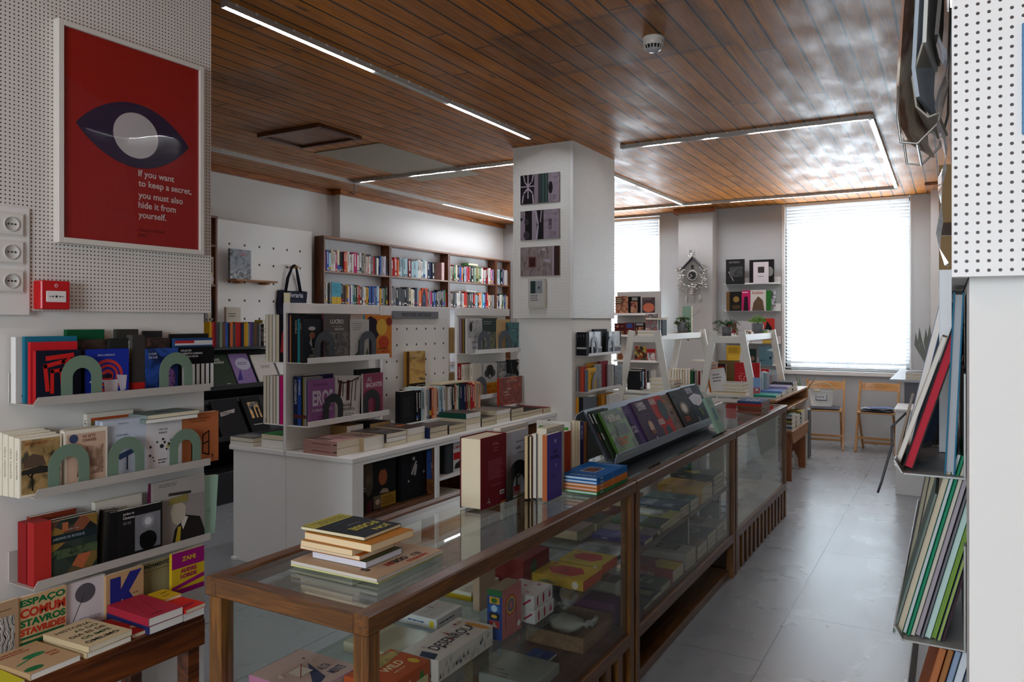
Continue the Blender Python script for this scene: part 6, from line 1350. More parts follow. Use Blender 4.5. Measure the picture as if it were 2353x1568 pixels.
for k in (0,1):
    carton(('lower','upper')[k]+' of two white boxes with red cherries and lollies', tuple([quad(ZG,(1229,1437),(1159,1416),(1269,1405))[0]-.004*k]+list(quad(ZG,(1229,1437),(1159,1416),(1269,1405))[1:])), 0, 0, ZG+.0435*k, .043, '#cdc6c6', [('e',.2,.3,.04,.05,'#b0556a'),('e',.6,.6,.05,.05,'#b0556a'),('e',.4,.8,.04,.05,'#b0556a'),('e',.8,.3,.05,.05,'#b0556a')], [('e',.2,.5,.04,.16,'#a8263f'),('e',.5,.5,.05,.2,'#a8263f'),('p',[(.75,.25),(.82,.85),(.9,.3)],'#a8263f')], [('e',.15,.5,.06,.16,'#b5324c'),('e',.5,.4,.07,.16,'#8a1f30'),('s',[(.7,.3),(.9,.7)],.05,'#a8263f'),('s',[(.5,.5),(.55,.8)],.02,'#8a1f30')])
carton('yellow and orange box with a red animal, nearer of two', (1340,1361),(1243,1324),(1383,1330), ZG, .034, '#c2a028', [('p',[(.2,.3),(.5,.15),(.8,.3),(.8,.7),(.5,.85),(.25,.7)],'#b03a34'),('e',.5,.5,.03,.03,'#2b1a18'),('e',.85,.85,.06,.06,'#b56a5a')], [('r',0,0,1,1,'#bf4f30')], [('p',[(.1,.3),(.3,.6),(.5,.3)],'#6a7a5a'),('e',.85,.5,.06,.25,'#d9cfc4')])
carton('yellow and orange box with a red animal, farther of two', (1383,1323),(1308,1290),(1420,1298), ZG, .034, '#b59a3a', [('p',[(.2,.3),(.5,.15),(.8,.3),(.8,.7),(.5,.85),(.25,.7)],'#b03a34'),('e',.85,.85,.06,.06,'#b56a5a')], [('r',0,0,1,1,'#bf4f30')], [('e',.85,.5,.06,.25,'#d9cfc4')])
carton('dark red case with a green oval label at the back of the glass shelf', (-1.30,2.33,.13,.20), 0,0, ZG, .09, '#7a2a26', (), [('e',.4,.5,.12,.2,'#3f5a34')])
for k in range(3):
    carton(f'{["nearest","middle","farthest"][k]} dark magazine in glossy wrap at the far end of the glass shelf', (-1.125-.03*(k%2),2.19+.155*k+.25,.36,.14), 0,0, ZG, .008+.004*k, ['#3a3534','#4a3436','#24262a'][k], [('l',.2,.2,.8,.8,3,'#6a6462')], name='magazine', cat='magazine', wrap=True) if k == 2 else None
carton('white lettered thin book at the far end of the glass shelf', (-1.20,2.60,.32,.16), 0,0, ZG, .014, '#55585c', [('l',.1,.2,.9,.8,4,'#8a8c90')], (), [('l',.1,.3,.9,.8,1,'#2b2c30')], name='magazine', cat='magazine', wrap=True)
for k in range(4):
    tag(MB().bbox(-.15,.15,-.011,.011,0,.003,paint('#5a625c',.3),.0008).build('pencil', M=Matrix.Translation((-1.20,2.36+.028*k,ZG+.001)) @ Matrix.Rotation(R(-52-9*k),4,'Z')), f'{ORD[k]} flat wrapped stick behind the cherry boxes', 'stick', 'flat sticks on the glass shelf')
# on the counter floor
ZF = .2525
x1, y0, lx, ly = quad(ZF, (1340,1505),(1212,1470),(1396,1440))
t = thing('wooden_tray', 'shallow plywood tray with a white cotton bag inside the near counter', 'tray', (x1-lx/2, y0+ly/2, ZF)); pw = wood('#9a7450','#7a5836','Y',1,.6,0); lx /= 2; ly /= 2
MB().bbox(-lx,lx,-ly,ly,0,.006,pw,.001).build('bottom', t)
for nm, b in (('side',(-lx,lx,-ly,-ly+.008)),('side',(-lx,lx,ly-.008,ly)),('side',(-lx,-lx+.008,-ly+.008,ly-.008)),('side',(lx-.008,lx,-ly+.008,ly-.008))): boxpart(nm, t, *b, .006, .055, pw, .001)
v = []; f = []; n = 14
for i in range(n+1):
    for j in range(n):
        a_ = 2*math.pi*j/n; s_ = i/n; r_ = (.055*(math.sin(math.pi*min(1,s_*1.25))**.7 if s_ < .8 else .35+.3*math.sin(s_*40)))+.006*math.sin(5*a_+i)
        v.append((-.10+.22*s_, .02+r_*math.cos(a_)*1.1-.06*s_, .006+.03+max(-.029,r_*.55*math.sin(a_))+.05*s_**3))
for i in range(n):
    for j in range(n): f.append((i*n+j, i*n+(j+1)%n, (i+1)*n+(j+1)%n, (i+1)*n+j))
f += [tuple(range(n)), tuple(range(n*n, n*n+n))]
o = MB().add(v,f,paint('#b3aca2',.9),True).build('cotton_bag', loc=(x1-lx, y0+ly, ZF+.001)); tag(o, 'small crumpled white cotton drawstring bag lying in the plywood tray', 'bag')
carton('magenta box on the counter floor behind the plywood tray', (-1.12,2.54,.20,.20), 0,0, ZF, .05, '#6a3a5c', (), (), [('l',.1,.3,.8,.7,1,'#3a1f4a')]) if False else carton('magenta box on the counter floor behind the plywood tray', (x1, y0+2*ly+.015, .2, .10), 0,0, ZF, .085, '#6a3a5c', (), (), [('l',.1,.3,.8,.7,1,'#3a1f4a')])
a = at(1253,1530,z=ZF); flat('small blue notebook on the counter floor beside the tray', a.x, a.y-.01, ZF, .09, .10, .01, '#1f3a80', 90, [('l',.2,.4,.8,.6,2,'#6a80b5')], name='notebook', cat='notebook')
carton('speckled white box in clear wrap on the counter floor', (a.x+.07, a.y-.22, .24, .19), 0,0, ZF, .035, '#a8a49c', doodles(9,11,['#4a3a6a','#8a2f3a','#2c5a3c']), wrap=True)
carton('brown card box standing on the counter floor', (-1.36,2.10,.035,.10), 0,0, ZF, .12, '#7a5f3c', (), (), ())
# ---- books in the middle counter
ZM, ZL = .5195, .2525
gm = 'books on the upper shelf of the middle counter'
def row2(z0, items, lx, group):
    for nm, yc, ly, n, t_, c, fr, pg in items:
        for i in range(n):
            w = '' if n == 1 else (['lower of two copies of the ','upper of two copies of the '] if n == 2 else ['lowest of three copies of the ','middle of three copies of the ','topmost of three copies of the '] if n == 3 else ['lowest of four copies of the ','second lowest of four copies of the ','third of four copies of the ','topmost of four copies of the '])[i]
            flat(w+nm, -1.105, yc, z0+(t_+.0006)*i, lx, ly, t_, c, 90, fr if i == n-1 else (), spine=[('v','EDIÇÃO',.3,.8,.4,'#e0dccc',.4)], pages=pg, group=group)
def Y_(u, z): return at(u, 740+1750*(1.45-z)/1, z=z).y if False else None
def yat(u): return at(u, 1200, X=-1.105).y
C_ = '#d8c9a4'
row2(ZM, [
 ('purple book at the near end, upper shelf', yat(1479)+.01, .17, 1, .016, '#3f3472', [('l',.2,.2,.8,.7,2,'#6a5a9a')], C_),
 ('pink banded book, upper shelf', yat(1500)+.0, .13, 1, .02, '#7a6a6c', [('r',0,.3,1,.6,'#a88a6a')], C_),
 ('green landscape book', yat(1518), .14, 2, .018, '#3f5a34', [('r',0,0,1,.3,'#22301c'),('p',[(0,.6),(.5,.8),(1,.55),(1,.4),(0,.4)],'#7a8a8c')], C_),
 ('yellow book with brushed drawings', yat(1540)-.0, .155, 2, .020, '#b5b25a', [('r',.1,.2,.9,.8,art(['#b5b25a','#3a3a24','#8a7a3a'],16,3))], C_),
 ('blue and black book with white capitals', yat(1566)-.02, .14, 3, .017, '#1f4a6a', [('t','SARA',.1,.2,.2,'#c9d6d9',.4),('t','DANTAS',.1,.6,.2,'#c9d6d9',.7),('r',0,0,.4,.15,'#101418')], C_),
 ('teal book with a dark landscape', yat(1588)-.01, .14, 2, .026, '#1f5a52', [('p',[(.1,.3),(.5,.5),(.9,.4),(.9,.2),(.1,.2)],'#132c2c')], C_),
 ], .24, gm)
row2(ZM, [('yellow book', yat(1614)-.0, .19, 4, .019, '#c99a1e', [('r',.1,.3,.7,.8,'#c98a20'),('p',[(.8,.1),(1,.1),(1,.5)],'#22201c')], C_),
 ('black, green and yellow book', yat(1640), .20, 4, .024, '#1c2e28', [('p',[(.2,.5),(.4,.8),(.6,.6),(.8,.85),(.7,.5),(.4,.4)],'#b59a2c'),('r',.65,.1,1,.9,'#3f5a50')], C_)], .24, gm)
def behind(nm, u0, u1, z0, h, c, fr, Y=4.30, t_=.014):
    x0 = at(u0,1200,Y=Y).x; x1 = at(u1,1200,Y=Y).x; book(nm, x1-x0, h, t_, c, bookM((x0,Y,z0+.0005),0), fr)
for k, (nm,c,fr) in enumerate((('maroon and orange book lying behind the purple one','#6a1f1c',[('r',.1,.3,.6,.7,'#b5772c'),('l',.2,.2,.8,.6,3,'#b59a8a')]),('grey book with dark scrolls lying farther in','#5a5650',[('s',[(.2,.3),(.5,.6),(.8,.4)],.08,'#1c1a18')]),('pale pink book lying in the inner row','#b59c98',()),('dark red lettered book in the inner row','#55171a',[('l',.2,.3,.8,.7,2,'#a88a7a')]))):
    flat(nm, -1.36, [3.31,3.10,2.90,3.52][k], ZM, .17, .17, .03+.01*k, c, 0, fr, pages=C_, group='inner row on the upper shelf')
behind('mint cover with a white drawing standing at the back of the upper shelf', 1556, 1590, ZM, .20, '#7fae94', [('p',[(.2,.1),(.3,.8),(.7,.9),(.6,.2)],'#b9d9c4')], 4.30)
behind('white cover with black ink signs at the back of the upper shelf', 1588, 1622, ZM, .22, '#b5b0a6', [('s',[(.3,.2),(.7,.8)],.05,'#1c1b1a'),('s',[(.3,.7),(.7,.4)],.04,'#1c1b1a'),('o',.6,.5,.2,.03,'#1c1b1a')], 4.32)
behind('olive poster board at the far back of the upper shelf', 1630, 1662, ZM, .24, art(['#4a4020','#6a5c30','#2a2614'],8,2), (), 4.34)
gl = 'books on the lower shelf of the middle counter'
row2(ZL, [
 ('dark book with cream leaves at the near end, lower shelf', yat(1476)+.02, .12, 1, .012, '#2a2a24', [('p',[(.2,.2),(.5,.6),(.8,.3)],'#8a8460')], C_),
 ('orange topped dark book, lower shelf', yat(1497), .13, 1, .018, '#33302a', [('r',.1,.7,.9,.9,'#9a4f24'),('r',.3,.1,.7,.6,'#7a7450')], C_),
 ('grey green book with blurred print, lower shelf', yat(1521)-.01, .13, 1, .03, '#4f5e4c', [('l',.2,.2,.8,.8,3,'#a9b0a0')], '#c9bf9c'),
 ('thick red and yellow book, lower shelf', yat(1549)-.02, .16, 1, .055, '#9a1c1c', [('p',[(.15,0),(.15,.4),(.7,.55),(.95,.5),(.9,0)],'#c9ae1c'),('r',.0,.5,.2,.9,'#b5602c')], C_),
 ], .22, gl)
row2(ZL, [('white book with a framed engraving', yat(1578)-.01, .16, 4, .019, '#b5b0a4', [('r',.3,.3,.9,.8,'#3a3c34'),('r',.34,.36,.86,.74,'#8a8c7c'),('r',.4,.42,.8,.68,art(['#4a4c44','#8a8878'],30,2))], C_)], .22, gl)
row2(ZL, [('book with a rust coloured arch on top, lower shelf', yat(1603)+.0, .17, 2, .032, '#8a5a2a', [('r',.0,.0,1,1,'#7a6a50'),('e',.5,.5,.35,.25,'#8a5224')], C_),
 ('slate cover with a white ring, lower shelf', yat(1626)-.0, .16, 3, .026, '#3c4046', [('o',.4,.5,.3,.05,'#a89c8c')], C_),
 ('cover with a red and black print, lower shelf', yat(1650)-.01, .155, 3, .028, '#8f8672', [('r',0,.4,.6,.9,'#3a1414'),('r',.3,.5,.6,.7,'#a8342a')], C_)], .22, gl)
behind('tall black book standing at the back of the lower shelf', 1518, 1572, ZL, .215, '#17191c', [('l',.2,.3,.8,.9,8,'#2c2f33')], 3.80, .03)
behind('black spined book beside the tall black one', 1573, 1581, ZL, .215, '#1c1c1e', (), 3.80, .02)
behind('brown patterned cover at the back of the lower shelf', 1583, 1602, ZL, .23, art(['#2a1a18','#6a3a30','#a88a80'],22,3), (), 4.30)
behind('navy poster with a white hare shape, lower shelf', 1606, 1655, ZL, .235, '#161a28', [('r',0,0,1,.02,'#b5b0a4'),('r',0,0,.03,1,'#b5b0a4'),('r',.95,0,1,1,'#b5b0a4'),('r',0,.97,1,1,'#b5b0a4'),('p',[(.3,.2),(.35,.35),(.5,.42),(.6,.4),(.68,.34),(.6,.25),(.5,.28),(.45,.2)],'#b5b0a4'),('p',[(.6,.95),(.7,.75),(.9,.85),(.9,.97)],'#a89c94')], 4.31)
flat('white card leaning at the near end of the lower shelf', -1.20, 2.93, ZL, .12, .10, .12, '#a89c8c')
# far counter: three pale boards
for k in range(3):
    carton(f'{["nearest","middle","farthest"][k]} of three thin pale boards lying in the far counter', (-1.20,4.60+.17*k,.19,.11), 0,0, ZL, .012, '#8d979c', name='board', cat='board')
# ------------------------------------------------------------------ cuckoo clock on the pillar
sv = paint('#b5b3ad', .3, .6); sd = paint('#8a8882', .35, .5)
c0 = at(1593, 634, Y=9.70)
t = thing('cuckoo_clock', 'ornate silver cuckoo clock on the narrow pillar', 'clock', (c0.x, 9.755, c0.z))
MB().prism([(-.115,-.11),(.115,-.11),(.115,.10),(0,.21),(-.115,.10)], -.09, 0, sd, 'Y').build('case', t)
mb = MB(); mb.bar((-.15,-.055,.075),(.005,-.055,.235),.014,.13,paint('#4a4850',.3,.5)); mb.bar((.15,-.055,.075),(-.005,-.055,.235),.014,.13,paint('#4a4850',.3,.5)); mb.build('roof', t)
mb = MB(); mb.M = Matrix.Translation((0,-.095,0)) @ Matrix.Rotation(R(90),4,'X'); mb.lathe([(.068,0),(.068,.006),(.055,.010),(.055,.004),(0,.004)], sv, 32); mb.build('dial_ring', t)
mb = MB(); mb.M = Matrix.Translation((0,-.0995,0)) @ Matrix.Rotation(R(90),4,'X'); mb.lathe([(.054,0),(0,.0005)], paint('#0e0e10',.4), 32)
mb.M = Matrix.Identity(4)
for i in range(12):
    a = i*math.pi/6; mb.bar((.042*math.sin(a),-.1005,.042*math.cos(a)),(.051*math.sin(a),-.1005,.051*math.cos(a)),.004,.001,paint('#c9c6bd',.4))
dl_ = mb.build('dial', t)
for nm, a, l in (('hour_hand', R(-58), .032), ('minute_hand', R(-128), .046)):
    MB().bar((0,-.103,0),(l*math.sin(a),-.103,l*math.cos(a)),.005,.001,paint('#e6e2d8',.4)).build(nm, dl_)
mb = MB().box(-.018,.018,-.093,-.089,.085,.125,paint('#141316',.5)); mb.prism([(.018*math.cos(i*math.pi/8),.125+.014*math.sin(i*math.pi/8)) for i in range(9)],-.093,-.089,paint('#141316',.5),'Y'); mb.build('bird_door', t)
rr_ = random.Random(12)
def leafy(mb, cx, cz, n, sp, m):
    for i in range(n):
        a = rr_.random()*6.28; r = sp*(.2+.8*rr_.random()); x = cx+r*math.cos(a); z = cz+r*math.sin(a)*.9; b = rr_.random()*6.28; l = .014+.016*rr_.random(); y = -.095-.02*rr_.random()
        dx, dz = math.cos(b)*l, math.sin(b)*l; px, pz = -dz*.4, dx*.4
        mb.add([(x-dx,y,z-dz),(x+px,y-.006,z+pz),(x+dx,y,z+dz),(x-px,y-.006,z-pz),(x,y+.006,z)],[(0,1,4),(1,2,4),(2,3,4),(3,0,4),(0,3,2,1)],m)
mb = MB()
for cx, cz, n, sp in ((-.16,.075,26,.055),(.16,.09,26,.055),(-.14,.0,16,.04),(.15,.0,20,.045),(.15,-.06,12,.035),(-.13,-.125,26,.06),(.14,-.125,26,.055),(0,-.14,26,.06),(0,-.21,18,.04),(0,-.26,8,.02),(-.1,-.17,12,.03)): leafy(mb,cx,cz,n,sp,sv)
mb.build('carved_leaves', t)
mb = MB(); mb.M = Matrix.Translation((0,-.08,.255))
mb.lathe([(0,-.03),(.02,-.022),(.026,0),(.018,.018),(0,.026)], sv, 12); mb.M = Matrix.Identity(4)
for s in (-1,1):
    mb.tube([(s*.01,-.08,.27),(s*.04,-.08,.30),(s*.06,-.08,.33),(s*.065,-.08,.36)],.004,sv,6); mb.tube([(s*.04,-.08,.30),(s*.025,-.08,.345)],.003,sv,6); mb.tube([(s*.055,-.08,.322),(s*.095,-.08,.335)],.003,sv,6)
leafy(mb,0,.285,14,.05,sv); mb.build('antler_crest', t)
for s in (-1,1):
    MB().tube([(s*.085,-.06,-.11),(s*.085,-.06,-.25)],.002,sd,5).build('chain', t)
    MB().lathe([(0,-.35),(.008,-.345),(.014,-.31),(.012,-.27),(.004,-.25),(0,-.248)], sv, 12, (s*.085,-.06,0)).build('weight', t)

# ------------------------------------------------------------------ comics in front of the far windows
t = thing('comic_rack', 'grey panel with four ledges of comics standing before the window by the column', 'display rack', (-3.98,9.72,0)); gm_ = paint('#b3b0ab',.5)
boxpart('back_panel', t, 0,.62,.06,.08,.0,1.86,gm_,.003)
for z in (1.55,1.26,.92,.60):
    boxpart('ledge', t, .0,.60,-.06,.06,z-.012,z,WP,.002); boxpart('ledge_lip', t, 0,.60,-.066,-.06,z-.012,z+.018,WP,.001)
def comic(lb, u0, u1, vt, Y, z0, c, front=(), **k): fy(lb, u0, u1, vt, Y, z0+.0005, .008, c, front, name='comic_book', group='comics on the far racks', **k)
warm = lambda s: art(['#2a1614','#7a3f2a','#b5876a','#3f2420'],18,s)
YC = 9.70
comic('comic with cream title lettering over brown figures, top ledge', 1414, 1443, 681, YC, 1.55, warm(1), [('r',.05,.55,.6,.95,'#5a4438'),('l',.1,.6,.55,.9,3,'#c9b59a')])
comic('black comic with a fiery figure, top ledge by the window', 1443.5, 1472, 682, YC, 1.55, '#121010', [('r',.3,.78,.75,.95,'#8a8580'),('r',.2,.1,.75,.72,warm(2))])
comic('salmon comic with a round crowd drawing, top ledge by the window', 1476, 1505, 684, YC, 1.55, '#4a3a3c', [('e',.5,.4,.45,.35,'#b5654c'),('l',.1,.85,.9,.95,1,'#8a7a78')])
comic('dark red comic with face portraits, second ledge', 1412, 1435, 743, YC, 1.26, '#4a1c1c', [('e',.3,.75,.15,.12,'#a87860'),('e',.75,.75,.13,.1,'#8a5a4a'),('r',.1,.1,.9,.4,'#8a6a4a')])
comic('dark red comic with a blue square, second ledge', 1435.5, 1458, 742, YC, 1.26, '#5a1f20', [('r',.2,.6,.8,.95,'#3f4f8a'),('r',.2,.1,.7,.4,'#8a6a4a')])
comic('black comic with white heading, second ledge', 1459, 1483, 742, YC, 1.26, '#1c1c20', [('r',.1,.8,.8,.95,'#a9a6a2'),('r',.1,.2,.8,.7,warm(5))])
comic('cream comic with a brown hunched figure, third ledge', 1416, 1436, 797, YC, .92, '#c9bfb0', [('p',[(.1,.05),(.2,.5),(.5,.75),(.8,.3),(.7,.05)],'#7a4a30')])
comic('bright red comic, third ledge by the window', 1437, 1450, 798, YC, .92, '#a81f22', [('r',.1,.1,.9,.4,'#b5702c')])
comic('many coloured battle comic, third ledge by the window', 1459, 1485, 796, YC, .92, art(['#2a2016','#8a2c24','#b59a4a','#3a4030'],24,7,'vor'))
comic('comic with black and white figures on red, third ledge', 1485.5, 1506, 802, YC, .92, '#a82a2c', [('r',.1,.05,.95,.7,art(['#141414','#d2cfc9','#8a2a2a'],30,3,'vor'))])
comic('white and grey comic, lowest ledge by the window', 1459, 1474, 853, YC, .60, '#b5b0a8'); comic('dark comic with a rounded label, lowest ledge', 1480, 1491, 852, YC, .60, '#2b2c30'); comic('pale comic at the end of the lowest ledge', 1495, 1507, 851, YC, .60, '#c0bab0')
# ledges on the far wall between the pillar and the wide window
YW = 9.86
for z, n in ((1.93,'topmost'),(1.59,'second'),(1.18,'third'),(.905,'fourth'),(.62,'lowest')):
    a0 = at(1665,700,Y=9.9).x; ledge(n+' white ledge of comics on the far wall', (a0,9.995,z), 0, .68, .13, .014, paint('#dcdad6',.4), 'white ledges on the far wall')
comic('black comic titled O ANTERO on the topmost far ledge', 1668, 1711, 597, YW, 1.93, '#232323', [('t','ANTERO',.15,.84,.08,'#7d7a76',.75),('s',[(.15,.5),(.4,.15)],.04,'#a9a6a0'),('r',.2,.3,.9,.7,art(['#1c1c1c','#4a4a48'],12,2))])
comic('black comic behind a white leaflet on the topmost far ledge', 1722, 1779, 598, YW+.02, 1.93, '#1f1c1e', [('e',.82,.5,.14,.2,'#8a8784')])
fy('white leaflet with a small dark photo on the topmost far ledge', 1731, 1766, 603, YW-.004, 1.9305, .004, '#cfc6c8', [('r',.3,.5,.72,.78,'#3a3432'),('l',.3,.3,.72,.36,1,'#4a4648')], name='leaflet', cat='leaflet')
comic('black and gold comic on the second far ledge', 1669, 1704, 671, YW, 1.59, '#1e1b18', [('r',0,0,.22,1,'#6a4f2c'),('e',.65,.6,.2,.2,'#8a6f3a'),('r',.4,.1,.9,.3,'#4a3c24')])
comic('magenta comic with a dark figure on the second far ledge', 1704.5, 1724, 668, YW, 1.59, '#b5205a', [('p',[(.2,.0),(.3,.7),(.7,.7),(.8,0)],'#2a1620'),('l',.05,.85,.9,.95,1,'#e0d6d8')])
comic('white comic with a brown soldier drawing on the second far ledge', 1724.5, 1760, 667, YW, 1.59, '#c9c3bb', [('t','RUSGA',.12,.80,.12,'#9a3a24',.8),('p',[(.1,0),(.2,.4),(.5,.7),(.8,.5),(.9,0)],'#5f4a3a')])
comic('green comic on the second far ledge', 1760.5, 1772, 668, YW, 1.59, '#2c6a2c'); comic('black and white patterned comic on the second far ledge', 1772.5, 1782, 668, YW, 1.59, art(['#1b1b1e','#b9b9bc'],40,3,'vor'))
comic('white comic partly behind the plants on the third far ledge', 1693, 1728, 738, YW, 1.18, '#b9b4b2'); comic('comic with a red and black mask on the third far ledge', 1752, 1780, 732, YW, 1.18, '#b5362c', [('p',[(.1,.4),(.4,.9),(.8,.6),(.5,.2)],'#1c1a1c'),('r',0,0,1,.2,'#c9a23a')])
comic('red strip comic at the start of the third far ledge', 1668, 1692, 742, YW, 1.18, '#8a2a30')
comic('yellow comic with handwritten title on the fourth far ledge', 1669, 1704, 794, YW, .905, '#b5902c', [('r',0,0,1,.02,'#2c2414'),('l',.15,.6,.9,.9,4,'#6a4416'),('r',.1,.15,.9,.5,'#c9a030')])
comic('small dark comic beside the yellow one on the fourth far ledge', 1720, 1738, 802, YW, .905, '#1f2f2a', [('e',.5,.4,.3,.3,'#7a5a4a')])
comic('blue grey comic with a white beam on the fourth far ledge', 1744, 1775, 797, YW, .905, '#56737c', [('p',[(.55,.8),(1,.95),(1,.75)],'#a9bcc0'),('e',.85,.4,.08,.1,'#1f2426'),('l',.1,.2,.5,.3,1,'#2b3c44')])
comic('pale blue comic with a drawn girl on the lowest far ledge', 1763, 1787, 850, YW, .62, '#93a3ad', [('e',.3,.3,.15,.15,'#1f1f22'),('e',.3,.25,.1,.1,'#b9b4b0'),('e',.6,.85,.08,.06,'#c9c22c')])

# ------------------------------------------------------------------ on the trestle tables
PZ = 1.3185; TZ = .7855
def pot(label, u, v, Y, r, h, kind, name):
    p = at(u, v, Y=Y); t = thing(name, label, 'potted plant', (p.x, Y, PZ), 0, 'potted plants on the trestle platforms')
    g = paint('#5d5e60', .5)
    MB().lathe([(0,0),(r*.82,0),(r,h),(r*.92,h),(r*.9,h-.012),(0,h-.012)], g, 28).build('pot', t)
    MB().lathe([(r*.9,h-.014),(0,h-.008)], paint('#2c2018',.9), 20).build('soil', t)
    q = random.Random(int(u)); mb = MB(); green = [paint(c,.5) for c in {'ivy':('#3c5a2c','#557a3a','#2c4422'),'needle':('#3f5f35','#2f4a2a','#567a45'),'fern':('#7aa43a','#5f8f2c','#93b84a')}[kind]]
    def lf(p, d, l, w, m):
        d = Vector(d).normalized(); s = d.cross(Vector((0,0,1)));
        if s.length < .1: s = Vector((1,0,0))
        s.normalize(); p = Vector(p); mid = p+d*l*.5+Vector((0,0,.15*l))
        mb.add([tuple(p),tuple(mid+s*w),tuple(p+d*l),tuple(mid-s*w)],[(0,1,2),(0,2,3)],m)
    if kind == 'fern':
        for i in range(330):
            a = q.random()*6.28; rr = q.random()**.5*r*1.25; z = h+.01+q.random()*.075*(1.15-rr/(r*1.4)); 
            lf((rr*math.cos(a),rr*math.sin(a),z),(math.cos(a)+q.uniform(-1,1),math.sin(a)+q.uniform(-1,1),q.uniform(-.1,1)),.02+.012*q.random(),.006,q.choice(green))
        st_ = MB()
        for i in range(26):
            a = q.random()*6.28; st_.tube([(0,0,h-.01),(r*.7*math.cos(a),r*.7*math.sin(a),h+.05+q.random()*.03)],.0012,'#4f7a2a',4)
        st_.build('stems', t)
    elif kind == 'needle':
        for k in range(13):
            a = q.random()*6.28; L = .09+.07*q.random(); prev = Vector((0,0,h-.01)); pts = [prev]
            for s in range(7):
                f_ = (s+1)/7; pts.append(Vector((math.cos(a)*L*f_, math.sin(a)*L*f_, h+.045*math.sin(f_*2.6)-.05*f_*f_*(k%3))))
            mb.tube(pts,.002,green[1],4)
            for s in range(1,8):
                for j in range(5): lf(pts[s],(q.uniform(-1,1),q.uniform(-1,1),q.uniform(-.3,.9)),.018+.014*q.random(),.0035,q.choice(green))
    else:
        for k in range(11):
            a = q.random()*6.28 if k > 3 else -.5+.35*k; pts = [Vector((0,0,h-.01))]; L = r*1.15
            drop = (.05,.22,.12,.17)[k] if k < 4 else .02
            for s in range(8):
                f_ = (s+1)/8; rad = L*min(1,f_*2.2); pts.append(Vector((math.cos(a)*rad, math.sin(a)*rad, h+.05*math.sin(min(1,f_*2)*3.1)-drop*max(0,f_-.4)*1.6)))
            mb.tube(pts,.0016,green[2],4)
            for s in range(1,9):
                for j in range(2): lf(pts[s],(q.uniform(-1,1),q.uniform(-1,1),q.uniform(-.6,.5)),.034,.014,q.choice(green))
        tw = MB().tube([(0,0,h),(.05,0,h+.05),(.13,.0,h+.07),(.19,.0,h+.13)],.0014,'#6a5a4a',4).tube([(-.02,-.02,h),(-.06,-.03,h+.03),(-.09,-.03,h-.01),(-.08,-.03,h-.06),(-.03,-.04,h-.05)],.0014,'#6a6a4a',4); tw.build('twig', t)
    mb.build('foliage', t)
pot('trailing ivy in a round grey pot on the trestle platform by the column', 1568, 760, 8.25, .062, .13, 'ivy', 'potted_ivy')
pot('spiky succulent in a round grey pot, nearer of two on the right-hand trestle', 1670, 760, 7.2, .050, .088, 'needle', 'potted_succulent')
pot('bright green fern in a round grey pot on the trestle by the wide window', 1741, 760, 8.15, .062, .115, 'fern', 'potted_fern')
fy('pale green book with a white ghost standing behind the ivy', 1568, 1589, 704, 8.36, PZ, .03, '#8fae98', [('e',.5,.4,.3,.3,'#c9d9d2')], sc='#3a3a44')
flat('black boxed volume lying on the near platform, lower', -2.44, 6.98, PZ, .19, .22, .018, '#1d1f24', 0, spine=[('l',.1,.1,.9,.9,2,'#8a8a90')]); flat('black boxed volume lying on the near platform, upper', -2.44, 6.98, PZ+.019, .19, .22, .016, '#24262c', 0)
flat('white plate-like book on the black volumes of the near platform', -2.43, 6.98, PZ+.036, .2, .2, .012, '#c9c9cc', 0)
book('cover with small people drawn on white, on the near platform', .13, .16, .03, art(['#b5b0a8','#6a6a6e','#a85a4a','#d2cfc9'],26,3), bookM((-2.575, 7.05, PZ+.049), 0))
for k in range(4): book(f'{ORD[k]} upright slim case beside the drawn people on the near platform', .13, .15, .011, ['#c9cdd0','#6a7078','#d9d9d6','#3a4048'][k], bookM((-2.44+.013*k, 7.04, PZ+.0005), 90 if k%2 else 90), group='slim cases on the near platform')
flat('dark brown book capping the slim cases', -2.385, 7.02, PZ+.152, .17, .14, .018, '#2a1c1c', 0)
flat('small white box on the right-hand platform beside the succulent', -1.67, 7.32, PZ, .05, .05, .03, '#c9ccd0'); flat('brown parcel on the right-hand platform', -1.70, 7.62, PZ, .14, .12, .035, '#8a7560'); flat('yellow box beside the fern', -1.66, 8.20, PZ, .07, .06, .03, '#c9c05a'); flat('mint box on the yellow one beside the fern', -1.66, 8.20, PZ+.031, .07, .06, .02, '#8fc0a8')
# first table: white topped piles, a row of fore-edges
cc_ = ['#c9ccd0','#2b3a55','#d0d3d6','#1f2a3c','#a9b3bc','#8a4a44','#c0b8a8']
for k in range(7): flat(f'{["lowest","second","third","fourth","fifth","sixth","topmost"][k]} large book of the pale pile under the near platform', -2.29+.01*(k%2), 7.04, TZ+.0165*k, .24, .22, .016, cc_[k], 0, group='pale pile on the first trestle table', rot=2*(k%3)-2)
spine_row('bk nv lb bk dr gy', -2.62, 7.05, 7.25, TZ, .17, .2, .14, 'the first trestle table', 'the column', 'spines on the first trestle table', seed=61)
g_ = 'fore-edges on the first trestle table'
for k in range(8):
    side(['cream','tan','ivory','cream','white','beige','ivory','cream'][k]+f' fore-edge, {ORD[k]} along the rear of the first trestle table', 1537+6.2*k, 1542.6+6.2*k, 849, 7.9, TZ, .15, ['#3a3330','#6a5a4a'][k%2], 'pages', group=g_, lite=True)
for k, (c, n) in enumerate((('#1f6a3c','green'),('#22302c','black green'),('#8a8784','grey'),('#a89888','beige'),('#7a1c24','dark red'),('#c9c4bc','white'),('#5a2024','maroon'))):
    side(n+' spine after the fore-edges on the first trestle table', 1588+4.2*k, 1591.8+4.2*k, 852+k%3, 7.9, TZ, .14, c, lite=True, group='spines after the fore-edges')
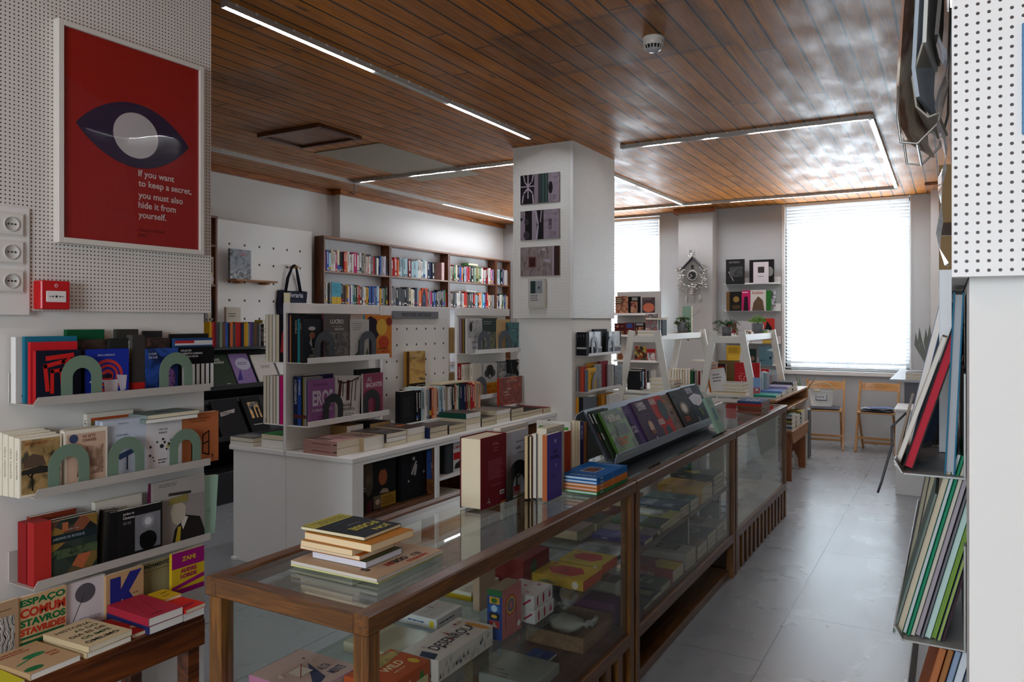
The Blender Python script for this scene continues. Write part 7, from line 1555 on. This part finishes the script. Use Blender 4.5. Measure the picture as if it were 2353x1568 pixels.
flat('white topped book lying on the coloured spines of the first table', -2.20, 7.95, TZ+.245, .20, .16, .012, '#d0d3d6', 0)
# second table
fy('wide red book with a large 50 on the second trestle table', 1688, 1746, 833, 7.75, TZ, .03, '#a8262a', [('t','50',.15,.22,.28,'#c97a78',.75,False),('l',.2,.55,.7,.6,1,'#c97a78')])
fy('olive board leaning behind the red book on the second table', 1650, 1700, 828, 7.95, TZ, .012, '#6a5c38')
fy('black book with red and white capitals on the second table', 1648, 1668, 836, 7.6, TZ, .025, '#2a1c1e', [('t','BOB',.1,.35,.15,'#c9c4c0',.7),('t','ROCK',.1,.2,.15,'#c9c4c0',.8),('r',.2,.6,.8,.9,'#8a1f24')])
fy('pale pink leaflet standing at the left of the second table', 1632, 1649, 831, 7.5, TZ, .008, '#c9b5aa', [('l',.2,.3,.8,.9,6,'#8a6a60')])
book('yellow edged white book leaning at the front of the second table', .15, .22, .02, '#c9c6c0', bookM((-1.93, 7.05, TZ+.005), 20, 12, -8), [('l',.2,.4,.8,.8,3,'#6a6a6c')], sc='#d0b01c')
book('orange book leaning behind the yellow edged one', .14, .22, .02, '#c8621c', bookM((-1.96, 7.10, TZ+.005), 20, 12, -8))
for k in range(8): flat(f'{ORD[k]} from the bottom of the cream pile inside the second trestle table', -1.66+.004*(k%3), 7.1, TZ+.0125*k, .22, .24, .012, ['#b9b0a0','#8a8278'][k%2], 0, group='cream pile on the second trestle table', lite=True)
flat('wide tan book lying at the front of the second table', -1.62, 6.66+.36, TZ, .3, .06, .02, '#8a6f3c', 0)
# on the light wooden shelf
SZ = .7955
fy('blue sky cover standing on the light wooden shelf', 1731, 1747, 868, 6.75, SZ, .012, '#7fa0c6', [('r',0,0,1,.5,'#b5606a'),('e',.5,.4,.2,.15,'#c9d6e0')])
for k in range(4): side(['pale blue','white','sea green','grey'][k]+' slim spine beside the blue sky cover', 1748+3.2*k, 1751+3.2*k, 855+k, 7.0, SZ, .14, ['#9fb4c0','#c9ccce','#6a9a98','#8a8f94'][k], lite=True, group='slim spines on the light wooden shelf')
fy('red cover behind the slim spines on the light wooden shelf', 1749, 1767, 848, 7.45, SZ, .02, '#b5262c', [('t','KURZEM',.1,.7,.12,'#d6c9c4',.8)])
fy('grey cover with a drawn girl on the light wooden shelf', 1766, 1786, 862, 7.5, SZ, .012, '#a9abae', [('e',.5,.4,.25,.22,'#1f1f22'),('e',.5,.35,.15,.14,'#c9c4c0')])
for nm, y0, n, t_, cs in (('teal topped pile',6.62,2,.018,('#c9c4bc','#2f8a78')),('blue and white pile',6.90,3,.016,('#3a4a5a','#c9ccd0','#5a7ab0')),('lilac topped pile',7.15,4,.017,('#b9b4b0','#8a8a8c','#c0bcc4','#8f88a8')),('grey black pile',7.42,5,.018,('#8a8784','#5a5654','#c9c6c4','#6a645f','#3a3a40'))):
    for k in range(n): flat(f'{["lowest","second","third","fourth","topmost"][k]} book of the {nm} on the light wooden shelf', -1.275, y0, SZ+(t_+.0005)*k, .185, .23, t_, cs[k], 90, lite=True, group='piles on the light wooden shelf', rot=2*(k%2)-1)
# plank bench
for j, (nm, y0, n) in enumerate((('near','7.22',8),('middle','7.46',6),('far','7.72',7))):
    for k in range(n): flat(f'{ORD[k]} from the bottom of the {nm} pile on the plank bench', -1.25, float(y0), .4625+.0185*k, .225, .20, .018, ['#b9b4b0','#7a7a7c','#c9c9c6','#4a5a6a','#b5a04a','#8a9a98','#d0cdc8','#3f4348'][(k*3+j)%8], 90, lite=True, group='piles on the plank bench', rot=2*(k%2)-1)
# snake plant in its planter
t = thing('snake_plant', 'upright sword leaved plant in a tall grey planter beyond the bench', 'potted plant', (-1.45,8.62,0))
MB().bbox(-.14,.14,-.09,.09,0,.52,paint('#5b5f62',.6),.006).build('planter', t)
q = random.Random(4)
for k in range(9):
    a = q.random()*6.28; tl = .05+.16*q.random(); hh = .22+.18*q.random(); bx, by = q.uniform(-.08,.08), q.uniform(-.04,.04); mb = MB(); v = []
    for s in range(7):
        f_ = s/6; w = .016*(1-f_**2.2)+.001; x = bx+math.cos(a)*tl*f_**1.6; y = by+math.sin(a)*tl*f_**1.6; z = .50+hh*f_
        v += [(x-w*math.sin(a),y+w*math.cos(a),z),(x+.004*math.cos(a),y+.004*math.sin(a),z),(x+w*math.sin(a),y-w*math.cos(a),z)]
    mb.add(v,[(3*i+j,3*i+j+1,3*i+j+4,3*i+j+3) for i in range(6) for j in (0,1)],art(['#24402a','#4f7a3f','#2c4f30'],26,k),True).build('leaf', t)
# ------------------------------------------------------------------ on the chairs
t = thing('basket', 'white basket with a bent wooden handle and framed label on a folding chair', 'basket', (-1.30,9.40,.482), R(6))
bw = paint('#cfcfca',.7)
v = []
for z, s in ((0,.11),(.17,.135)):
    for i in range(24):
        a = 2*math.pi*i/24; c_, s_ = math.cos(a), math.sin(a); v.append((s*(abs(c_)**.5)*(1 if c_>0 else -1), s*.72*(abs(s_)**.5)*(1 if s_>0 else -1), z))
n = 24; f = [(i,(i+1)%n,n+(i+1)%n,n+i) for i in range(n)]+[tuple(range(n))]
MB().add(v,f,bw,True).build('body', t)
MB().tube([(-.125,0,.12)]+[(-.125*math.cos(math.pi*i/12), 0, .19+.075*math.sin(math.pi*i/12)) for i in range(13)]+[(.125,0,.12)],.006,paint('#c9b48a',.5),8).build('handle', t)
mb = MB().bbox(-.06,.06,-.092,-.089,.07,.15,paint('#4a5a7a',.5),.001).bbox(-.054,.054,-.0935,-.092,.076,.144,paint('#dfe0e0',.5),.001)
vs, fs, tw, th = text_tris('POP M', True); mb.add([(-.042+x*.024,-.0942,.100+y*.024) for x,y in vs],fs,'#3a3f55'); mb.build('label', t)
for k in range(4): book(['grey','yellow topped','white','tan'][k]+' booklet upright in the white basket', .10, .17, .012, ['#8a8a86','#c9b43a','#d0cec8','#a8957a'][k], Matrix.Translation((-1.375+.02*k,9.38,.49)) @ Matrix.Rotation(R(6),4,'Z') @ Matrix.Rotation(R(90),4,'Z'), lite=True, name='booklet', cat='booklet', group='booklets in the white basket')
for k in range(4): tag(MB().box(-.13,.13,-.09,.09,0,.002,paint(['#c9cdd4','#8a93a8','#d2d4d8','#5f6f9a'][k],.6)).build('loose_paper', M=Matrix.Translation((-.74+.02*k,9.36,.4845+.004*k)) @ Matrix.Rotation(R(-20+17*k),4,'Z')), f'{["bottom","second","third","top"][k]} loose sheet on the dark cushion of the farther folding chair', 'paper', 'loose sheets on the folding chair')
# service counter
for k in range(5): flat(f'{ORD[k]} from the bottom of the thin grey books on the service counter', -.10, 7.74, .9305+.0125*k, .26, .18, .012, ['#8f8a80','#7a766c','#9a958a','#6f6b62','#5a5652'][k], 0, lite=True, group='thin grey books on the service counter')
t = thing('paper_holder', 'dark cup of tall dried strap leaves on the service counter', 'vase', (-.165,8.35,.9305)); MB().lathe([(0,0),(.04,0),(.045,.12),(.04,.12),(0,.01)],paint('#4a423c',.5),20).build('cup', t)
for k, (dx, hh) in enumerate(((-.13,.42),(-.10,.47),(-.05,.46),(-.02,.50),(.02,.44),(.05,.40))):
    MB().add([(-.008,0,.02),(.008,0,.02),(dx+.02,.01,hh*.7),(dx*1.1+.004,.01,hh),(dx-.02,.01,hh*.7)],[(0,1,2,4),(4,2,3)],'#6f7468').build('strap_leaf', t)

# ------------------------------------------------------------------ right-hand wall ledges, next to the camera
gr_ = 'metal ledges beside the camera'; lm = paint('#9b9b98',.45,.2)
for z, n in ((1.21,'upper'),(.945,'middle'),(.68,'lowest')):
    t = thing('wall_ledge', n+' grey metal ledge on the pier close to the camera', 'wall shelf', (.019,1.36,z), 0, gr_)
    MB().bbox(-.088,0,0,1.0,-.003,0,lm,.0006).bbox(-.003,0,0,1.0,0,.16,lm,.0006).build('plate', t)
    MB().add([(-.088,0,-.002),(-.100,0,.018),(-.100,1.0,.018),(-.088,1.0,-.002),(-.0855,0,-.002),(-.0975,0,.019),(-.0975,1.0,.019),(-.0855,1.0,-.002)],[(0,3,2,1),(4,5,6,7),(0,1,5,4),(3,7,6,2),(1,2,6,5)],lm).build('lip', t)
def rb_(label, X, Y0, z, w, h, t, c, lean, pages, hard=False, back=(), **k):
    """book facing the aisle wall-side out; its fore-edge faces the camera"""
    book(label, w, h, t, c, bookM((X, Y0+w, z+.001+t*math.sin(R(lean))), -90, lean), (), back=back, pages=pages, hard=hard, **k)
Z1, Z2, Z3 = 1.21, .945, .68
rb_('book with bright red page edges leaning on the upper ledge by the camera', -.069, 1.375, Z1, .15, .246, .0155, '#1c1a1a', 17, '#a8152a', True)
rb_('cream paged book leaning in front of the red edged one', -.083, 1.40, Z1, .15, .225, .008, '#8a7a62', 18, '#cfc9c0')
book('large blue grey backed book leaning behind the red edged one', .18, .28, .012, '#6f7f9a', bookM((-.030,1.80,Z1+.004), -106, 13), pages='#d9d4cc')
rb_('tall teal hardback standing closest to the wall on the upper ledge', -.010, 1.37, Z1, .17, .285, .0145, '#1f5f7a', 2.5, '#9a9ea2', True)
rb_('thick white paged book standing behind the teal one', -.020, 1.60, Z1, .18, .335, .02, '#c9ced2', 0, '#dcdfe0')
rb_('navy covered book with red and grey edges farther along the upper ledge', -.068, 1.95, Z1, .15, .20, .010, '#1f2a6a', 18, '#8a8a8c', True)
rb_('thin red book farther along the upper ledge', -.055, 1.96, Z1, .15, .20, .008, '#8a1a2c', 18, '#8a2a30')
rb_('thin dark board farther along the upper ledge', -.030, 1.75, Z1, .14, .18, .005, '#2a1f20', 5, '#2a1f20')
rb_('white boxed book far back against the wall, upper ledge', -.035, 2.08, Z1, .15, .36, .012, '#cfd4d6', 2, '#dcdfe0')
rb_('grey slim book beside the white boxed one, upper ledge', -.016, 2.08, Z1, .15, .36, .012, '#5a5c5e', 2, '#6a6c6e')
t = thing('booklet', 'small brown booklet with a dark strap propped on the upper ledge lip', 'booklet', (-.084,1.42,Z1+.002)); 
MB().add([(0,0,0),(.022,0,.10),(.022,.12,.11),(0,.12,0),(.004,0,0),(.026,0,.10),(.026,.12,.11),(.004,.12,0)],[(0,3,2,1),(4,5,6,7),(0,1,5,4),(3,7,6,2),(1,2,6,5)],'#6a5238').build('cover', t)
MB().tube([(.018,.02,.085),(-.004,.02,.06),(-.003,.01,.03),(-.018,.0,-.03),(-.024,-.0,-.05)],.002,'#2a2a2e',6).build('strap', t)
MG = [('grey green',-.083,.0035,'#5a6a62','#6a746c',.24),('cream paged',-.078,.008,'#a89a86','#b5aa92',.30),('green and white striped',-.069,.0055,'#12795a','#c0bcc0',.305),('second green edged',-.0625,.004,'#0f6a4a','#0f7a55',.305),('ivory',-.057,.005,'#a8a294','#b9b4a4',.31),('mauve grey',-.0505,.006,'#8a8086','#9a9096',.31),('dark spined',-.043,.004,'#3a3a3e','#6a6a6e',.31),('mint edged',-.0375,.008,'#8fb0a4','#a9c0b8',.325),('lime green patterned',-.028,.006,'#7a9a2c','#6a8a3a',.30),('navy and green patterned',-.0205,.005,'#2a3a4a','#8a9a4a',.31),('plum backed',-.014,.004,'#3a1c24','#2a2024',.24)]
for k, (n, X, t_, c, pg, h) in enumerate(MG): rb_(n+' magazine in the slanting row on the middle ledge by the camera', X, 1.375+.004*(k%3), Z2, .21, h, t_, c, 14.5, pg, name='magazine', cat='magazine', group='slanting magazines on the middle ledge')
for k in range(5): rb_(f'{ORD[k]} tan paged magazine farther along the middle ledge', -.080+.0085*k, 1.68, Z2, .21, .27, .0075, ['#4a3f4a','#8a8070','#2f6a70','#8a8070','#5a4a40'][k], 10, ['#8f8a72','#a39c82','#2f6a70','#a39c82','#8f8a72'][k], name='magazine', cat='magazine', group='tan paged magazines on the middle ledge')
for k, (n, X, t_, c, pg) in enumerate((('brown',-.080,.010,'#8a4a24','#9a5a30'),('orange brown',-.068,.008,'#7a3f1c','#8a5a2c'),('slate blue',-.058,.008,'#5a6a80','#7a8aa0'),('pale grey',-.048,.010,'#a9b0b8','#b9bec4'),('steel',-.036,.009,'#4a5a6a','#6a7480'),('sea green',-.025,.007,'#2f6a74','#3f7a84'),('deep blue',-.016,.008,'#1f3f6a','#5a7aa0'))):
    rb_(n+' book in the row on the lowest ledge by the camera', X, 1.375, Z3, .2, .262, t_, c, 14, pg, group='row on the lowest ledge by the camera')
# hanging magazines in a wire holder
t = thing('wire_magazine_holder', 'bent wire holder on the pier near the ceiling, carrying drooping magazines', 'magazine holder', (.0,1.45,1.72)); wm = paint('#9a9690',.3,.6)
for y in (.0,.20): MB().tube([(-.002,y,.32),(-.006,y,.12),(-.02,y,.06),(-.05,y,.03),(-.075,y,.035),(-.080,y,.08),(-.078,y,.13)],.0022,wm,8).build('wire', t)
MB().tube([(-.078,0,.13),(-.078,.2,.13)],.0022,wm,8).tube([(-.05,0,.03),(-.05,.2,.03)],.0022,wm,8).build('wire', t)
def droop(label, pts, c, y0, y1, th=.003, dx=0, **k):
    mb = MB(); v = []; n = len(pts)
    P_ = [Vector(p) for p in pts]
    for i, p in enumerate(P_):
        d = (P_[min(i+1,n-1)]-P_[max(i-1,0)]).normalized(); nn = Vector((-d.y, d.x))*th/2
        for q_, yy in ((nn,y0),(nn,y1),(-nn,y0),(-nn,y1)): v.append((p.x+q_.x+(dx if yy == y1 else 0), yy, p.y+q_.y))
    f = []
    for i in range(n-1):
        a, b = 4*i, 4*i+4; f += [(a,a+1,b+1,b),(a+2,b+2,b+3,a+3),(a,b,b+2,a+2),(a+1,a+3,b+3,b+1)]
    f += [(0,2,3,1),(4*n-4,4*n-3,4*n-1,4*n-2)]
    return tag(mb.add(v,f,dmat(c)).build('magazine', loc=(0,0,0)), label, 'magazine', 'drooping magazines in the wire holder')
droop('outermost brown illustrated magazine drooping from the wire holder', [(-.040,2.45),(-.057,2.20),(-.073,1.98),(-.081,1.84),(-.078,1.785),(-.067,1.76)], art(['#a8987f','#cfc0ac','#8a6450','#b5a690'],9,4), 1.46, 1.64, .004, dx=.038)
droop('grey blue magazine second in the wire holder', [(-.026,2.45),(-.040,2.20),(-.050,2.0),(-.056,1.88),(-.050,1.83)], '#aab4be', 1.455, 1.64, .006, dx=.024)
droop('pale magazine third in the wire holder', [(-.016,2.45),(-.028,2.2),(-.036,2.02),(-.040,1.92)], '#cfcec8', 1.455, 1.64, .006, dx=.014)
droop('curled grey magazine next to the wall in the wire holder', [(-.040,1.93),(-.058,1.865),(-.052,1.815),(-.034,1.795),(-.018,1.80)], '#a09a8e', 1.46, 1.64, .003, dx=.012)
droop('dark magazine against the pier in the wire holder', [(-.006,2.45),(-.012,2.2),(-.016,2.0),(-.022,1.93)], '#5f5b56', 1.455, 1.64, .006)
# clear sleeve, card frames, blue edge
mb = MB(); v = []; n = 16
for i in range(n+1):
    z = 1.53+.33*i/n; x = -.006-.010*abs(math.sin(i*.45))-.004*math.sin(i*1.3)
    for y in (1.19,1.24,1.29): v.append((x+.003*math.sin(y*60+i), y, z))
f = [(3*i+j,3*i+j+1,3*i+j+4,3*i+j+3) for i in range(n) for j in (0,1)]
tag(mb.add(v,f,paint('#c9ccd6',.12,.35),True).build('plastic_sleeve'), 'crinkled shiny sleeve hanging on the side of the perforated pier', 'sleeve')
for k, (z0, z1) in enumerate(((1.79,1.99),(1.57,1.745))):
    tag(MB().bbox(-.038,.018,3.0,3.45,z0,z1,paint('#9a7a48',.6),.002).build('cardboard_box', loc=(0,0,0)), ('upper','lower')[k]+' brown cardboard edge sticking out from the wall along the aisle', 'box', 'brown card boxes on the aisle wall')
a = at(2348, 55, Y=1.113); b = at(2348, 310, Y=1.113)
tag(MB().bbox(0,.21,-.006,0,b.z-a.z,0,paint('#4a7fa8',.4),.001).build('poster', loc=(a.x,1.1145,a.z)), 'blue edged poster at the very border of the perforated pier', 'poster')
